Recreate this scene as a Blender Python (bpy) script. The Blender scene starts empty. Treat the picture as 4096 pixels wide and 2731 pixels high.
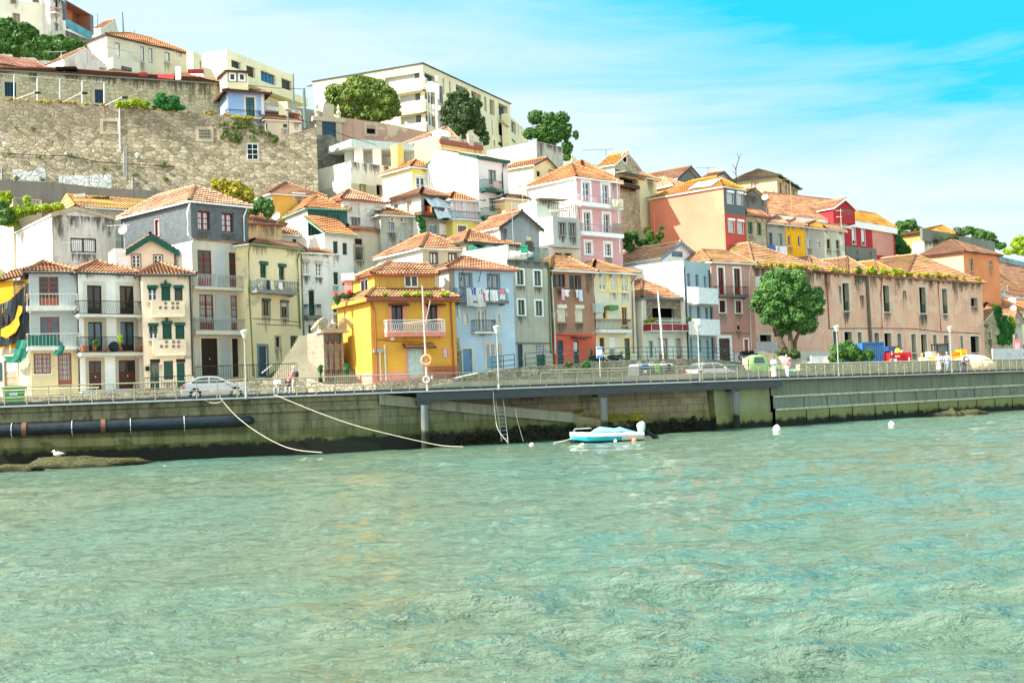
import bpy,math,random
import numpy as np
from mathutils import Vector,noise
R=math.radians
rnd=random.Random(7)
SC=bpy.context.scene
COL=SC.collection
# ---------------------------------------------------------------- camera
CAMP=Vector((0,0,3.2))
FPX,CX,CY=5008.0,2048.0,1365.5
PITCH,ROLL=math.atan(216/5008.0),0.038
FW=Vector((0,math.cos(PITCH),math.sin(PITCH)))
R0,U0=Vector((1,0,0)),Vector((0,-math.sin(PITCH),math.cos(PITCH)))
RT=R0*math.cos(ROLL)-U0*math.sin(ROLL)
UP=U0*math.cos(ROLL)+R0*math.sin(ROLL)
cd=bpy.data.cameras.new('camera')
cd.sensor_width=36;cd.lens=36*FPX/4096;cd.clip_end=3000;cd.clip_start=.5
cam=bpy.data.objects.new('camera',cd);COL.objects.link(cam)
from mathutils import Matrix
mm=Matrix((RT,UP,-FW)).transposed().to_4x4();mm.translation=CAMP
cam.matrix_world=mm
SC.camera=cam
SC.view_settings.view_transform='Standard';SC.view_settings.look='None'
SC.view_settings.exposure=1.5;SC.view_settings.gamma=1
# ---------------------------------------------------------------- sun and sky
SUN_DIR=Vector((-.93,-.40,.86)).normalized()
sd=bpy.data.lights.new('sun','SUN');sd.energy=4.6;sd.angle=R(.53);sd.color=(1,.95,.86)
so=bpy.data.objects.new('sun',sd);COL.objects.link(so);so.location=(-60,-40,80)
so.rotation_euler=SUN_DIR.to_track_quat('Z','Y').to_euler()
W=bpy.data.worlds.new('World');SC.world=W;W.use_nodes=True
class NT:
 def __init__(s,nt):s.nt=nt;nt.nodes.clear()
 def n(s,t,**k):
  o=s.nt.nodes.new(t)
  for a,v in k.items():
   if a=='i':
    for kk,vv in v.items():s.set(o,kk,vv)
   else:setattr(o,a,v)
  return o
 def set(s,o,k,v):
  if isinstance(v,bpy.types.NodeSocket):s.nt.links.new(v,o.inputs[k])
  else:o.inputs[k].default_value=v
 def noise(s,vec,scale,detail=3,rough=.55,dist=0):
  return s.n('ShaderNodeTexNoise',i={'Vector':vec,'Scale':scale,'Detail':detail,'Roughness':rough,'Distortion':dist}).outputs['Fac']
 def map(s,vec,sc=(1,1,1),rot=(0,0,0),loc=(0,0,0)):
  return s.n('ShaderNodeMapping',i={'Vector':vec,'Scale':sc,'Rotation':rot,'Location':loc}).outputs[0]
 def ramp(s,f,a,b,ca=0.,cb=1.):
  return s.n('ShaderNodeMapRange',i={0:f,1:a,2:b,3:ca,4:cb}).outputs[0]
 def mix(s,f,a,b,mode='MIX'):
  m=s.n('ShaderNodeMix',data_type='RGBA',blend_type=mode)
  s.set(m,0,f)
  for k,v in((6,a),(7,b)):
   s.set(m,k,(*v,1)if isinstance(v,tuple)and len(v)==3 else v)
  return m.outputs[2]
 def math(s,op,a,b=0.,c=0.):
  m=s.n('ShaderNodeMath',operation=op);s.set(m,0,a);s.set(m,1,b);s.set(m,2,c);return m.outputs[0]
 def cramp(s,f,stops):
  r=s.n('ShaderNodeValToRGB',i={0:f});e=r.color_ramp.elements
  while len(e)<len(stops):e.new(.5)
  for k,(p,c)in zip(e,stops):k.position=p;k.color=(*c,1)
  return r.outputs[0]
  # sky: Nishita light with thin cirrus spread over it (same sky for camera, light and reflections)
w=NT(W.node_tree)
sky=w.n('ShaderNodeTexSky',sky_type='NISHITA',sun_disc=False,sun_elevation=math.asin(SUN_DIR.z),sun_rotation=math.atan2(SUN_DIR.x,SUN_DIR.y),altitude=50,air_density=1.,dust_density=.6,ozone_density=2.)
tc=w.n('ShaderNodeTexCoord').outputs['Generated']
sep=w.n('ShaderNodeSeparateXYZ',i={0:tc})
az=w.math('ARCTAN2',sep.outputs[0],sep.outputs[1])
el=sep.outputs[2]
cv=w.n('ShaderNodeCombineXYZ',i={0:w.math('MULTIPLY',az,2.2),1:w.math('MULTIPLY',el,13.),2:0.}).outputs[0]
cv=w.map(cv,rot=(0,0,.16),loc=(3.1,1.7,0))
n1=w.noise(cv,1.25,6,.58,.6)
n2=w.noise(w.map(cv,sc=(2,3,1),loc=(5,2,0)),1.6,7,.62,1.)
# blue opens up and to the right, cirrus veil ahead; sky behind and overhead brightened as added fill
front=w.math('MAXIMUM',w.ramp(w.math('ABSOLUTE',w.math('SUBTRACT',az,.35)),.75,1.3),w.ramp(el,.34,.5))
bl=w.math('ADD',w.math('MULTIPLY',w.math('SUBTRACT',el,.252),12.5),w.math('MULTIPLY',w.math('SUBTRACT',az,.06),3.9))
bl=w.math('SUBTRACT',bl,w.math('MULTIPLY',front,9.))
bl=w.math('ADD',bl,w.math('MULTIPLY',w.math('SUBTRACT',n1,.5),2.7))
bl=w.math('ADD',bl,w.math('MULTIPLY',w.math('SUBTRACT',n2,.5),.7))
blue=w.ramp(bl,-.5,1.0)
haze=w.ramp(el,.0,.28)
veil=w.mix(front,w.mix(haze,(3.6,4.0,4.1),(2.85,3.75,4.1)),(11.5,11.,10.))
skyc=w.mix(w.math('MULTIPLY',w.ramp(n2,.35,.7),.12),veil,(4.4,4.45,4.5))
deep=w.mix(.92,sky.outputs[0],(.0,2.9,4.2))
cl=w.mix(blue,skyc,deep)
bg=w.n('ShaderNodeBackground',i={0:cl,1:.092})
w.nt.links.new(bg.outputs[0],w.n('ShaderNodeOutputWorld').inputs[0])
# ---------------------------------------------------------------- pixel <-> world
FR={'a':(0,0,700),'b':(600,100,700),'c':(1200,200,700),'d':(1800,300,700),'e':(0,700,700),'f':(0,1150,700),'g':(650,700,700),'h':(650,1150,700),'i':(1300,600,700),'j':(1300,1000,700),'k':(1950,550,700),'l':(1950,950,700),'m':(2550,600,700),'n':(2550,1050,700),'o':(3200,800,896),'p':(3396,1250,700),'q':(0,1500,900),'r':(850,1400,900),'s':(1700,1350,900),'t':(2550,1350,900),'w':(0,350,700),'D':(0,0,4096),'N':(0,0,2350.6)}
FRM='D'
def frame(k):
 global FRM;FRM=k
def q(p,fr=None):
 if len(p)>2 and isinstance(p[-1],str):fr=p[-1]
 x0,y0,wd=FR[fr or FRM];s=wd/2350.6
 return x0+p[0]*s,y0+p[1]*s
def ray(p,fr=None):
 x,y=q(p,fr)
 d=FW*FPX+RT*(x-CX)-UP*(y-CY)
 return d/d.y
def at(p,Y,fr=None):return CAMP+ray(p,fr)*Y
def atz(p,z,fr=None):
 d=ray(p,fr);return CAMP+d*((z-CAMP.z)/d.z)
def proj(P):
 v=P-CAMP;k=FPX/v.dot(FW)
 return CX+v.dot(RT)*k,CY-v.dot(UP)*k
 # ---------------------------------------------------------------- materials
MATS={}
def newmat(name):
 m=bpy.data.materials.new(name);m.use_nodes=True
 t=NT(m.node_tree);out=t.n('ShaderNodeOutputMaterial');b=t.n('ShaderNodeBsdfPrincipled')
 t.nt.links.new(b.outputs[0],out.inputs[0]);t.b=b;t.out=out
 MATS[name]=m;m.diffuse_color=(.5,.5,.5,1)
 return m,t
def bumpn(t,h,s,d=.05):
 bn=t.n('ShaderNodeBump',i={'Strength':s,'Distance':d,'Height':h});t.nt.links.new(bn.outputs[0],t.b.inputs['Normal'])
def pos(t):return t.n('ShaderNodeNewGeometry').outputs['Position']
def plain(name,col,rough=.6,metal=0,var=.12,spec=.22):
 if name in MATS:return MATS[name]
 m,t=newmat(name);nz=t.noise(pos(t),3.,4)
 c=t.mix(t.ramp(nz,.3,.7),tuple(x*(1-var)for x in col),tuple(min(1,x*(1+var))for x in col))
 t.set(t.b,'Base Color',c);t.b.inputs['Roughness'].default_value=rough;t.b.inputs['Metallic'].default_value=metal
 t.b.inputs['Specular IOR Level'].default_value=spec
 return m
def plaster(name,col,dirt=.3,dcol=(.16,.14,.11),patch=None,pa=.0,rough=.9):
 """painted render: tone drift, grey rain streaks, worn patches"""
 dirt=dirt*.82+.16
 if name in MATS:return MATS[name]
 m,t=newmat(name);P=pos(t)
 big=t.noise(P,.35,5);c=t.mix(t.ramp(big,.3,.7),tuple(x*.80 for x in col),tuple(min(.86,x*1.1)for x in col))
 st=t.noise(t.map(P,sc=(2.2,2.2,.22)),1.3,5,.62,.3)
 c=t.mix(t.math('MULTIPLY',t.ramp(st,.70-.30*dirt,.88-.12*dirt),min(.85,.35+dirt*.5)),c,dcol)
 if patch is not None:
  pn=t.noise(t.map(P,loc=(9,4,2)),.55,7,.62,.4)
  c=t.mix(t.ramp(pn,.66-pa*.25,.68-pa*.25),c,patch)
 fn=t.noise(P,9.,4)
 c=t.mix(t.ramp(fn,.35,.75,0,.38),c,tuple(x*.62 for x in col))
 t.set(t.b,'Base Color',c);t.b.inputs['Roughness'].default_value=rough;t.b.inputs['Specular IOR Level'].default_value=.25
 bumpn(t,t.noise(P,14.,3),.25,.03)
 return m
def rubble(name,cols,mortar,sc=1.6,dirt=.3,dcol=(.05,.05,.035),low=None,squash=1.6,topdark=None):
 """irregular masonry: warped voronoi stones with mortar joints; low=(z, colour) tide growth below z"""
 if name in MATS:return MATS[name]
 m,t=newmat(name);P=pos(t)
 wv=t.n('ShaderNodeTexNoise',i={'Vector':P,'Scale':1.1,'Detail':3.}).outputs['Color']
 v=t.n('ShaderNodeVectorMath',operation='MULTIPLY_ADD',i={0:wv,1:(.55,.55,.35),2:t.map(P,sc=(1,1,squash))}).outputs[0]
 ed=t.n('ShaderNodeTexVoronoi',feature='DISTANCE_TO_EDGE',i={'Vector':v,'Scale':sc,'Randomness':.85}).outputs['Distance']
 ce=t.n('ShaderNodeTexVoronoi',feature='F1',i={'Vector':v,'Scale':sc,'Randomness':.85}).outputs['Color']
 cs=t.n('ShaderNodeSeparateXYZ',i={0:ce}).outputs[0]
 c=t.cramp(cs,[(k/(len(cols)-1),x)for k,x in enumerate(cols)])
 c=t.mix(t.ramp(t.noise(P,5.,5),.35,.7,0,.35),c,mortar)
 c=t.mix(t.ramp(ed,.0,.05,.78,0),c,mortar)
 st=t.noise(t.map(P,sc=(1.2,1.2,.35)),.7,6,.66,.3)
 c=t.mix(t.math('MULTIPLY',t.ramp(st,.66-.3*dirt,.84-.2*dirt),.8),c,dcol)
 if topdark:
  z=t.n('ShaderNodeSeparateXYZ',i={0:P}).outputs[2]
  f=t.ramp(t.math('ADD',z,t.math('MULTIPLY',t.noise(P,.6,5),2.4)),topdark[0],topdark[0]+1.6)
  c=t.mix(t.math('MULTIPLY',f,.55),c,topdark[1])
 if low:c=tide(t,P,c,low)
 t.set(t.b,'Base Color',c);t.b.inputs['Roughness'].default_value=.92;t.b.inputs['Specular IOR Level'].default_value=.2
 bumpn(t,t.math('ADD',t.ramp(ed,0,.1),t.math('MULTIPLY',t.noise(P,7.,4),.5)),.7,.08)
 return m
def tide(t,P,c,low):
 z=t.n('ShaderNodeSeparateXYZ',i={0:P}).outputs[2]
 nz=t.math('MULTIPLY',t.math('SUBTRACT',t.noise(P,1.3,6,.7),.5),1.3)
 zz=t.math('ADD',z,nz)
 c=t.mix(t.ramp(zz,low[0]+1.2,low[0]-.1,0,.75),c,low[2])
 return t.mix(t.ramp(zz,low[0]+.12,low[0]-.12),c,low[1])
def ashlar(name,c1,c2,mortar,bw=.9,bh=.4,dirt=.4,dcol=(.04,.045,.03),low=None,mw=.014):
 """coursed blocks laid by UV metres"""
 if name in MATS:return MATS[name]
 m,t=newmat(name);P=pos(t);uv=t.n('ShaderNodeTexCoord').outputs['UV']
 wn=t.n('ShaderNodeTexNoise',i={'Vector':P,'Scale':1.2,'Detail':2.}).outputs['Color']
 uv2=t.n('ShaderNodeVectorMath',operation='MULTIPLY_ADD',i={0:wn,1:(.16,.1,0),2:uv}).outputs[0]
 br=t.n('ShaderNodeTexBrick',i={'Vector':uv2,'Color1':(*c1,1),'Color2':(*c2,1),'Mortar':(*mortar,1),'Scale':1.,'Mortar Size':mw,'Mortar Smooth':.4,'Brick Width':bw,'Row Height':bh,'Bias':.1})
 c=t.mix(t.ramp(t.noise(P,4.,6,.65),.3,.75,0,.6),br.outputs[0],tuple(x*.5 for x in c1))
 c=t.mix(t.ramp(t.noise(P,.5,4),.35,.7,0,.5),c,c2)
 st=t.noise(t.map(P,sc=(1.6,1.6,.22)),1.1,6,.66,.2)
 c=t.mix(t.math('MULTIPLY',t.ramp(st,.68-.3*dirt,.86-.22*dirt),.85),c,dcol)
 if low:c=tide(t,P,c,low)
 t.set(t.b,'Base Color',c);t.b.inputs['Roughness'].default_value=.88;t.b.inputs['Specular IOR Level'].default_value=.25
 bumpn(t,t.math('SUBTRACT',t.math('MULTIPLY',t.noise(P,9.,4),.5),br.outputs['Fac']),.6,.05)
 return m
def tiles(name,cols,moss=0.,mcol=(.42,.25,.01)):
 """clay roof tiles: each tile its own tone by UV cell"""
 if name in MATS:return MATS[name]
 m,t=newmat(name);uv=t.n('ShaderNodeTexCoord').outputs['UV'];P=pos(t)
 fl=t.n('ShaderNodeVectorMath',operation='FLOOR',i={0:t.map(uv,sc=(1/.26,1/.38,1))}).outputs[0]
 wn=t.n('ShaderNodeTexWhiteNoise',noise_dimensions='2D',i={'Vector':fl}).outputs['Value']
 f=t.math('ADD',t.math('MULTIPLY',wn,.55),t.math('MULTIPLY',t.noise(P,.8,4),.5))
 c=t.cramp(f,[(.15+.75*k/(len(cols)-1),x)for k,x in enumerate(cols)])
 c=t.mix(t.ramp(t.noise(P,3.2,6,.7),.5,.8,0,.55),c,(.13,.085,.055))
 if moss:
  c=t.mix(t.math('MULTIPLY',t.ramp(t.noise(t.map(P,loc=(3,3,3)),.55,6,.62),.66-.32*moss,.8-.3*moss),.85),c,mcol)
 t.set(t.b,'Base Color',c);t.b.inputs['Roughness'].default_value=.85;t.b.inputs['Specular IOR Level'].default_value=.25
 return m
def glass(name,col=(.03,.045,.05),rough=.08,cur=None):
 """window glass over a dark or curtained room"""
 if name in MATS:return MATS[name]
 m,t=newmat(name);P=pos(t)
 c=t.mix(t.ramp(t.noise(P,1.3,3),.35,.65),tuple(x*.6 for x in col),col)
 if cur:
  wv=t.n('ShaderNodeTexWave',wave_type='BANDS',bands_direction='X',i={'Vector':P,'Scale':2.4,'Distortion':2.5,'Detail':2.}).outputs['Fac']
  c=t.mix(t.ramp(wv,.2,.9),tuple(x*.45 for x in cur),cur)
 t.set(t.b,'Base Color',c);t.b.inputs['Roughness'].default_value=rough;t.b.inputs['IOR'].default_value=1.52
 t.b.inputs['Coat Weight'].default_value=.0;t.b.inputs['Specular IOR Level'].default_value=.32;t.b.inputs['Coat Roughness'].default_value=.03
 bumpn(t,t.noise(P,1.7,2),.06,.1)
 return m
def slate(name,c1,c2):
 if name in MATS:return MATS[name]
 m,t=newmat(name);uv=t.n('ShaderNodeTexCoord').outputs['UV'];P=pos(t)
 v=t.map(uv,sc=(1,1,1),rot=(0,0,R(45)))
 br=t.n('ShaderNodeTexBrick',offset=0.,i={'Vector':v,'Color1':(*c1,1),'Color2':(*c2,1),'Mortar':(.008,.01,.012,1),'Scale':1.,'Mortar Size':.012,'Mortar Smooth':.3,'Brick Width':.26,'Row Height':.26})
 c=t.mix(t.ramp(t.noise(P,2.,4),.35,.7,0,.4),br.outputs[0],c2)
 t.set(t.b,'Base Color',c);t.b.inputs['Roughness'].default_value=.5
 bumpn(t,t.math('SUBTRACT',t.noise(P,3.,2),br.outputs['Fac']),.5,.03)
 return m
def corru(name,col,per=.12,dirt=.2,axis='U',dcol=(.2,.2,.18),rough=.6,vary=.3):
 """corrugated or boarded sheet by UV; real ribs come from bump"""
 if name in MATS:return MATS[name]
 m,t=newmat(name);uv=t.n('ShaderNodeTexCoord').outputs['UV'];P=pos(t)
 s=t.n('ShaderNodeSeparateXYZ',i={0:uv});u=s.outputs[0 if axis=='U' else 1]
 wv=t.math('SINE',t.math('MULTIPLY',u,2*math.pi/per))
 cell=t.math('FLOOR',t.math('DIVIDE',u,per));wn=t.n('ShaderNodeTexWhiteNoise',noise_dimensions='1D',i={'W':cell}).outputs['Value']
 c=t.mix(t.math('MULTIPLY',wn,vary),col,tuple(x*.5 for x in col))
 st=t.noise(t.map(P,sc=(2,2,.3)),1.2,5,.6)
 c=t.mix(t.math('MULTIPLY',t.ramp(st,.7-.3*dirt,.9-.2*dirt),.8),c,dcol)
 c=t.mix(t.ramp(wv,-1,-.6,.35,0),c,tuple(x*.35 for x in col))
 t.set(t.b,'Base Color',c);t.b.inputs['Roughness'].default_value=rough
 bumpn(t,wv,.8,per*.25)
 return m
def leafm(name,c1,c2,c3=None):
 if name in MATS:return MATS[name]
 m,t=newmat(name);P=pos(t)
 wn=t.n('ShaderNodeObjectInfo').outputs['Random']
 f=t.math('ADD',t.math('MULTIPLY',t.noise(P,1.1,4,.6),.9),t.math('MULTIPLY',t.noise(P,9.,2),.4))
 c=t.cramp(f,[(.35,c1),(.62,c2),(.85,c3 or c2)])
 t.set(t.b,'Base Color',c);t.b.inputs['Roughness'].default_value=.55;t.b.inputs['Specular IOR Level'].default_value=.35
 tr=t.n('ShaderNodeBsdfTranslucent',i={'Color':c});mx=t.n('ShaderNodeMixShader',i={0:.3})
 t.nt.links.new(t.b.outputs[0],mx.inputs[1]);t.nt.links.new(tr.outputs[0],mx.inputs[2]);t.nt.links.new(mx.outputs[0],t.out.inputs[0])
 return m
def stainm(name,col,k):
 """soot and rain runs: streaky, ragged, fading at its edges (UV 0-1)"""
 m,t=newmat(name);P=pos(t);uv=t.n('ShaderNodeSeparateXYZ',i={0:t.n('ShaderNodeTexCoord').outputs['UV']})
 u,v=uv.outputs[0],uv.outputs[1];e=t.math('MULTIPLY',t.math('MULTIPLY',u,t.math('SUBTRACT',1.,u)),4.)
 st=t.noise(t.map(P,sc=(3.2,3.2,.5)),1.6,6,.68,.3);f=t.math('MULTIPLY',t.math('POWER',v,.8),t.math('POWER',e,.5))
 a=t.math('MULTIPLY',t.ramp(t.math('ADD',st,t.math('MULTIPLY',f,.42)),.66,.92),k)
 t.set(t.b,'Base Color',col+(1,));t.b.inputs['Roughness'].default_value=.95;tr=t.n('ShaderNodeBsdfTransparent');mx=t.n('ShaderNodeMixShader',i={0:a})
 t.nt.links.new(tr.outputs[0],mx.inputs[1]);t.nt.links.new(t.b.outputs[0],mx.inputs[2]);t.nt.links.new(mx.outputs[0],t.out.inputs[0]);return m
STN=stainm('rain_stain',(.09,.08,.06),.85);STL=stainm('light_stain',(.22,.20,.15),.7)
TL=tiles('clay_tiles',[(.20,.09,.05),(.34,.16,.08),(.42,.21,.11),(.50,.29,.17)])
TLP=tiles('clay_tiles_pale',[(.28,.14,.085),(.42,.22,.13),(.50,.29,.18),(.56,.36,.24)])
TLO=tiles('clay_tiles_new',[(.34,.14,.055),(.46,.20,.08),(.53,.26,.12)])
TLM=tiles('clay_tiles_mossy',[(.22,.11,.055),(.36,.19,.095),(.45,.25,.14)],moss=.42,mcol=(.26,.19,.03))
TLY=tiles('clay_tiles_lichen',[(.36,.15,.05),(.46,.20,.06),(.5,.24,.08)],moss=.8,mcol=(.46,.24,.012))
TLB=tiles('clay_tiles_brown',[(.16,.085,.05),(.27,.14,.08),(.36,.20,.12)],moss=.25,mcol=(.26,.2,.05))
BUTT_SHADE=plain('tile_butt_shade',(.055,.026,.016),.9,var=.3)  # dark butt faces put the shade under each tile row into the colour
GD=glass('glass_dark',(.012,.018,.02));GB=glass('glass_blue',(.05,.11,.15));GG=glass('glass_green',(.018,.04,.026))
GC=glass('glass_curtain',cur=(.34,.38,.36));GW=glass('glass_pale',cur=(.62,.66,.66));GY=glass('glass_warm',(.2,.12,.03))
WHITE=plain('white_paint',(.78,.78,.76),.5);OFFW=plain('offwhite_paint',(.62,.62,.56),.6);CREAMP=plain('cream_paint',(.72,.62,.42),.6)
BLACK=plain('black_iron',(.008,.009,.01),.5);DGRN=plain('dark_green_paint',(.008,.07,.05),.45);WINE=plain('wine_paint',(.16,.006,.012),.4)
BROWN=plain('brown_wood',(.07,.026,.018),.55);DBRN=plain('dark_brown_wood',(.018,.009,.008),.5);RBRN=plain('red_brown_wood',(.26,.08,.05),.5)
GREYM=plain('grey_metal',(.30,.32,.32),.45);LGREY=plain('light_grey',(.55,.57,.56),.6);DBLUE=plain('dark_blue_paint',(.015,.05,.085),.5)
STONE=plaster('granite_trim',(.42,.37,.27),.45,(.15,.13,.09));STONEL=plaster('pale_stone_trim',(.60,.57,.47),.35,(.22,.2,.15))
PINKT=plain('pink_trim',(.62,.22,.16),.7);YELT=plain('yellow_trim',(.78,.60,.24),.7);BLUET=plain('blue_grey_trim',(.12,.17,.22),.6)
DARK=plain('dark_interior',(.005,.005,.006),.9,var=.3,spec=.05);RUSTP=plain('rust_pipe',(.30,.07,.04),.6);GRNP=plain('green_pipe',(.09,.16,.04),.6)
GUT=plain('gutter_dark',(.03,.035,.04),.5);SHUT=plain('roller_cream',(.66,.62,.50),.6)
MINT=plain('mint_frame',(.33,.45,.38),.6)
# ---------------------------------------------------------------- mesh builder
class MB:
 def __init__(s):s.v=[];s.f=[];s.uv=[];s.mi=[];s.mats=[]
 def m(s,mat):
  if mat not in s.mats:s.mats.append(mat)
  return s.mats.index(mat)
 def face(s,pts,mat,uv=None):
  b=len(s.v);s.v+=[tuple(p)for p in pts];s.f.append(tuple(range(b,b+len(pts))));s.mi.append(s.m(mat))
  if uv is None:
   a=Vector(pts[0]);e=(Vector(pts[1])-a);L=e.length or 1;e=e/L
   nn=e.cross(Vector(pts[-1])-a);g=nn.cross(e);g=g/(g.length or 1)
   uv=[((Vector(p)-a).dot(e),(Vector(p)-a).dot(g))for p in pts]
  s.uv+=uv
 def box(s,o,x,y,z,mat):
  """o corner, x,y,z edge vectors"""
  o=Vector(o);x=Vector(x);y=Vector(y);z=Vector(z)
  if x.cross(y).dot(z)<0:o=o+x;x=-x
  p=[o,o+x,o+x+y,o+y,o+z,o+x+z,o+x+y+z,o+y+z]
  for i in((0,3,2,1),(4,5,6,7),(0,1,5,4),(1,2,6,5),(2,3,7,6),(3,0,4,7)):s.face([p[k]for k in i],mat)
 def cbox(s,c,sx,sy,sz,mat,rz=0):
  ex=Vector((math.cos(rz),math.sin(rz),0));ey=Vector((-ex.y,ex.x,0));c=Vector(c)
  s.box(c-ex*sx/2-ey*sy/2-Vector((0,0,sz/2)),ex*sx,ey*sy,(0,0,sz),mat)
 def tube(s,pts,r,mat,n=6,caps=True):
  pts=[Vector(p)for p in pts];rs=r if isinstance(r,(list,tuple))else[r]*len(pts);rings=[]
  for i,p in enumerate(pts):
   d=(pts[min(i+1,len(pts)-1)]-pts[max(i-1,0)]);d=d/(d.length or 1)
   a=d.cross(Vector((0,0,1)));
   if a.length<.05:a=d.cross(Vector((1,0,0)))
   a.normalize();b=d.cross(a)
   rings.append([p+(a*math.cos(2*math.pi*k/n)+b*math.sin(2*math.pi*k/n))*rs[i]for k in range(n)])
  base=len(s.v)
  for rg in rings:s.v+=[tuple(p)for p in rg]
  mi=s.m(mat)
  for i in range(len(pts)-1):
   for k in range(n):
    a=base+i*n+k;b=base+i*n+(k+1)%n
    s.f.append((a,b,b+n,a+n));s.mi.append(mi);s.uv+=[(k,i),(k+1,i),(k+1,i+1),(k,i+1)]
  if caps:
   s.f.append(tuple(base+k for k in range(n))[::-1]);s.mi.append(mi);s.uv+=[(0,0)]*n
   e=base+(len(pts)-1)*n;s.f.append(tuple(e+k for k in range(n)));s.mi.append(mi);s.uv+=[(0,0)]*n
 def lathe(s,c,prof,mat,n=16,axis=(0,0,1)):
  ax=Vector(axis).normalized();a=ax.cross(Vector((0,1,0)));
  if a.length<.1:a=ax.cross(Vector((1,0,0)))
  a.normalize();b=ax.cross(a);c=Vector(c);base=len(s.v);mi=s.m(mat)
  for r,h in prof:
   for k in range(n):
    t=2*math.pi*k/n;s.v.append(tuple(c+ax*h+(a*math.cos(t)+b*math.sin(t))*r))
  for i in range(len(prof)-1):
   for k in range(n):
    p=base+i*n+k;r2=base+i*n+(k+1)%n
    s.f.append((p,r2,r2+n,p+n));s.mi.append(mi);s.uv+=[(0,0)]*4
 def blob(s,c,r,mat,n=8,jit=.12):
  c=Vector(c);r=Vector(r)if hasattr(r,'__len__')else Vector((r,r,r));base=len(s.v);mi=s.m(mat)
  for i in range(n+1):
   th=math.pi*i/n
   for k in range(n*2):
    ph=math.pi*k/n;d=Vector((math.sin(th)*math.cos(ph),math.sin(th)*math.sin(ph),math.cos(th)))
    j=1+jit*noise.noise(d*2.3+c)
    s.v.append(tuple(c+Vector((d.x*r.x,d.y*r.y,d.z*r.z))*j))
  for i in range(n):
   for k in range(n*2):
    a=base+i*n*2+k;b=base+i*n*2+(k+1)%(n*2)
    s.f.append((a,a+n*2,b+n*2,b));s.mi.append(mi);s.uv+=[(0,0)]*4
 def build(s,name,parent=None,base=None,smooth=False):
  if not s.f:return None
  bs=Vector(base)if base is not None else(parent['_b']if parent is not None and '_b' in parent else None)
  if bs is None:bs=Vector((0,0,0))
  bs=Vector(bs)
  va=np.array(s.v,dtype=np.float32)-np.array(bs[:],dtype=np.float32)
  me=bpy.data.meshes.new(name);me.from_pydata(va.tolist(),[],s.f)
  for mt in s.mats:me.materials.append(mt)
  me.polygons.foreach_set('material_index',s.mi)
  if smooth:me.polygons.foreach_set('use_smooth',[True]*len(s.f))
  ul=me.uv_layers.new(name='UVMap');ul.data.foreach_set('uv',np.array(s.uv,dtype=np.float32).ravel())
  me.update();o=bpy.data.objects.new(name,me);COL.objects.link(o)
  if parent is not None:o.parent=parent
  else:o.location=bs
  o['_b']=bs[:]
  return o
def thing(name,label,cat,base,group=None):
 o=bpy.data.objects.new(name,None);COL.objects.link(o);o.location=base;o['_b']=Vector(base)[:]
 o.empty_display_size=.3;return tag(o,label,cat,group)
def tag(o,label,cat,group=None,kind=None):
 o['label']=label;o['category']=cat
 if group:o['group']=group
 if kind:o['kind']=kind
 return o
def struct(o):
 o['kind']='structure';return o
def copy_thing(o,loc,label=None,rz=None):
 def rec(a,par):
  c=a.copy();COL.objects.link(c)
  if par is not None:c.parent=par
  for ch in[x for x in list(a.children)]:rec(ch,c)
  return c
 r=rec(o,None);r.location=loc
 if rz is not None:r.rotation_euler[2]=rz
 if label:r['label']=label
 return r
 # ---------------------------------------------------------------- facade plane
class Fac:
 def __init__(s,A,B):
  A=Vector((A[0],A[1],0));B=Vector((B[0],B[1],0));s.O=A;s.W=(B-A).length;s.e=(B-A)/s.W
  s.n=Vector((s.e.y,-s.e.x,0))
 def pt(s,u,z,d=0.):
  p=s.O+s.e*u+s.n*d;return Vector((p.x,p.y,z))
 def px(s,p,off=0.,fr=None):
  d=ray(p,fr);o=s.O+s.n*off
  k=(o-CAMP).dot(s.n)/d.dot(s.n);P=CAMP+d*k
  return(P-s.O).dot(s.e),P.z
def grid_wall(mb,F,u0,u1,z0,z1,holes,mats,off=0.,rdep=.2,rmat=None,back=None,cutfn=None):
 """wall with real openings; mats = [(z_top, material)] from the ground up"""
 us=sorted(set([u0,u1]+[min(max(h[k],u0),u1)for h in holes for k in(0,2)]))
 zs=sorted(set([z0,z1]+[min(max(h[k],z0),z1)for h in holes for k in(1,3)]+[m[0]for m in mats if z0<m[0]<z1]))
 for i in range(len(us)-1):
  for j in range(len(zs)-1):
   uc=(us[i]+us[i+1])/2;zc=(zs[j]+zs[j+1])/2
   if us[i+1]-us[i]<1e-4 or zs[j+1]-zs[j]<1e-4:continue
   if any(h[0]<uc<h[2]and h[1]<zc<h[3]for h in holes):continue
   mt=next((m for zt,m in mats if zc<zt),mats[-1][1])
   a,b,c,d=us[i],us[i+1],zs[j],zs[j+1]
   mb.face([F.pt(a,c,off),F.pt(b,c,off),F.pt(b,d,off),F.pt(a,d,off)],mt,[(a,c),(b,c),(b,d),(a,d)])
 for h in holes:
  a,c,b,d=h[:4];dep=h[4]if len(h)>4 else rdep;o2=off-dep
  rm=rmat or next((m for zt,m in mats if(c+d)/2<zt),mats[-1][1])
  mb.face([F.pt(a,c,off),F.pt(a,d,off),F.pt(a,d,o2),F.pt(a,c,o2)],rm)
  mb.face([F.pt(b,d,off),F.pt(b,c,off),F.pt(b,c,o2),F.pt(b,d,o2)],rm)
  mb.face([F.pt(a,d,off),F.pt(b,d,off),F.pt(b,d,o2),F.pt(a,d,o2)],rm)
  mb.face([F.pt(b,c,off),F.pt(a,c,off),F.pt(a,c,o2),F.pt(b,c,o2)],rm)
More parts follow.
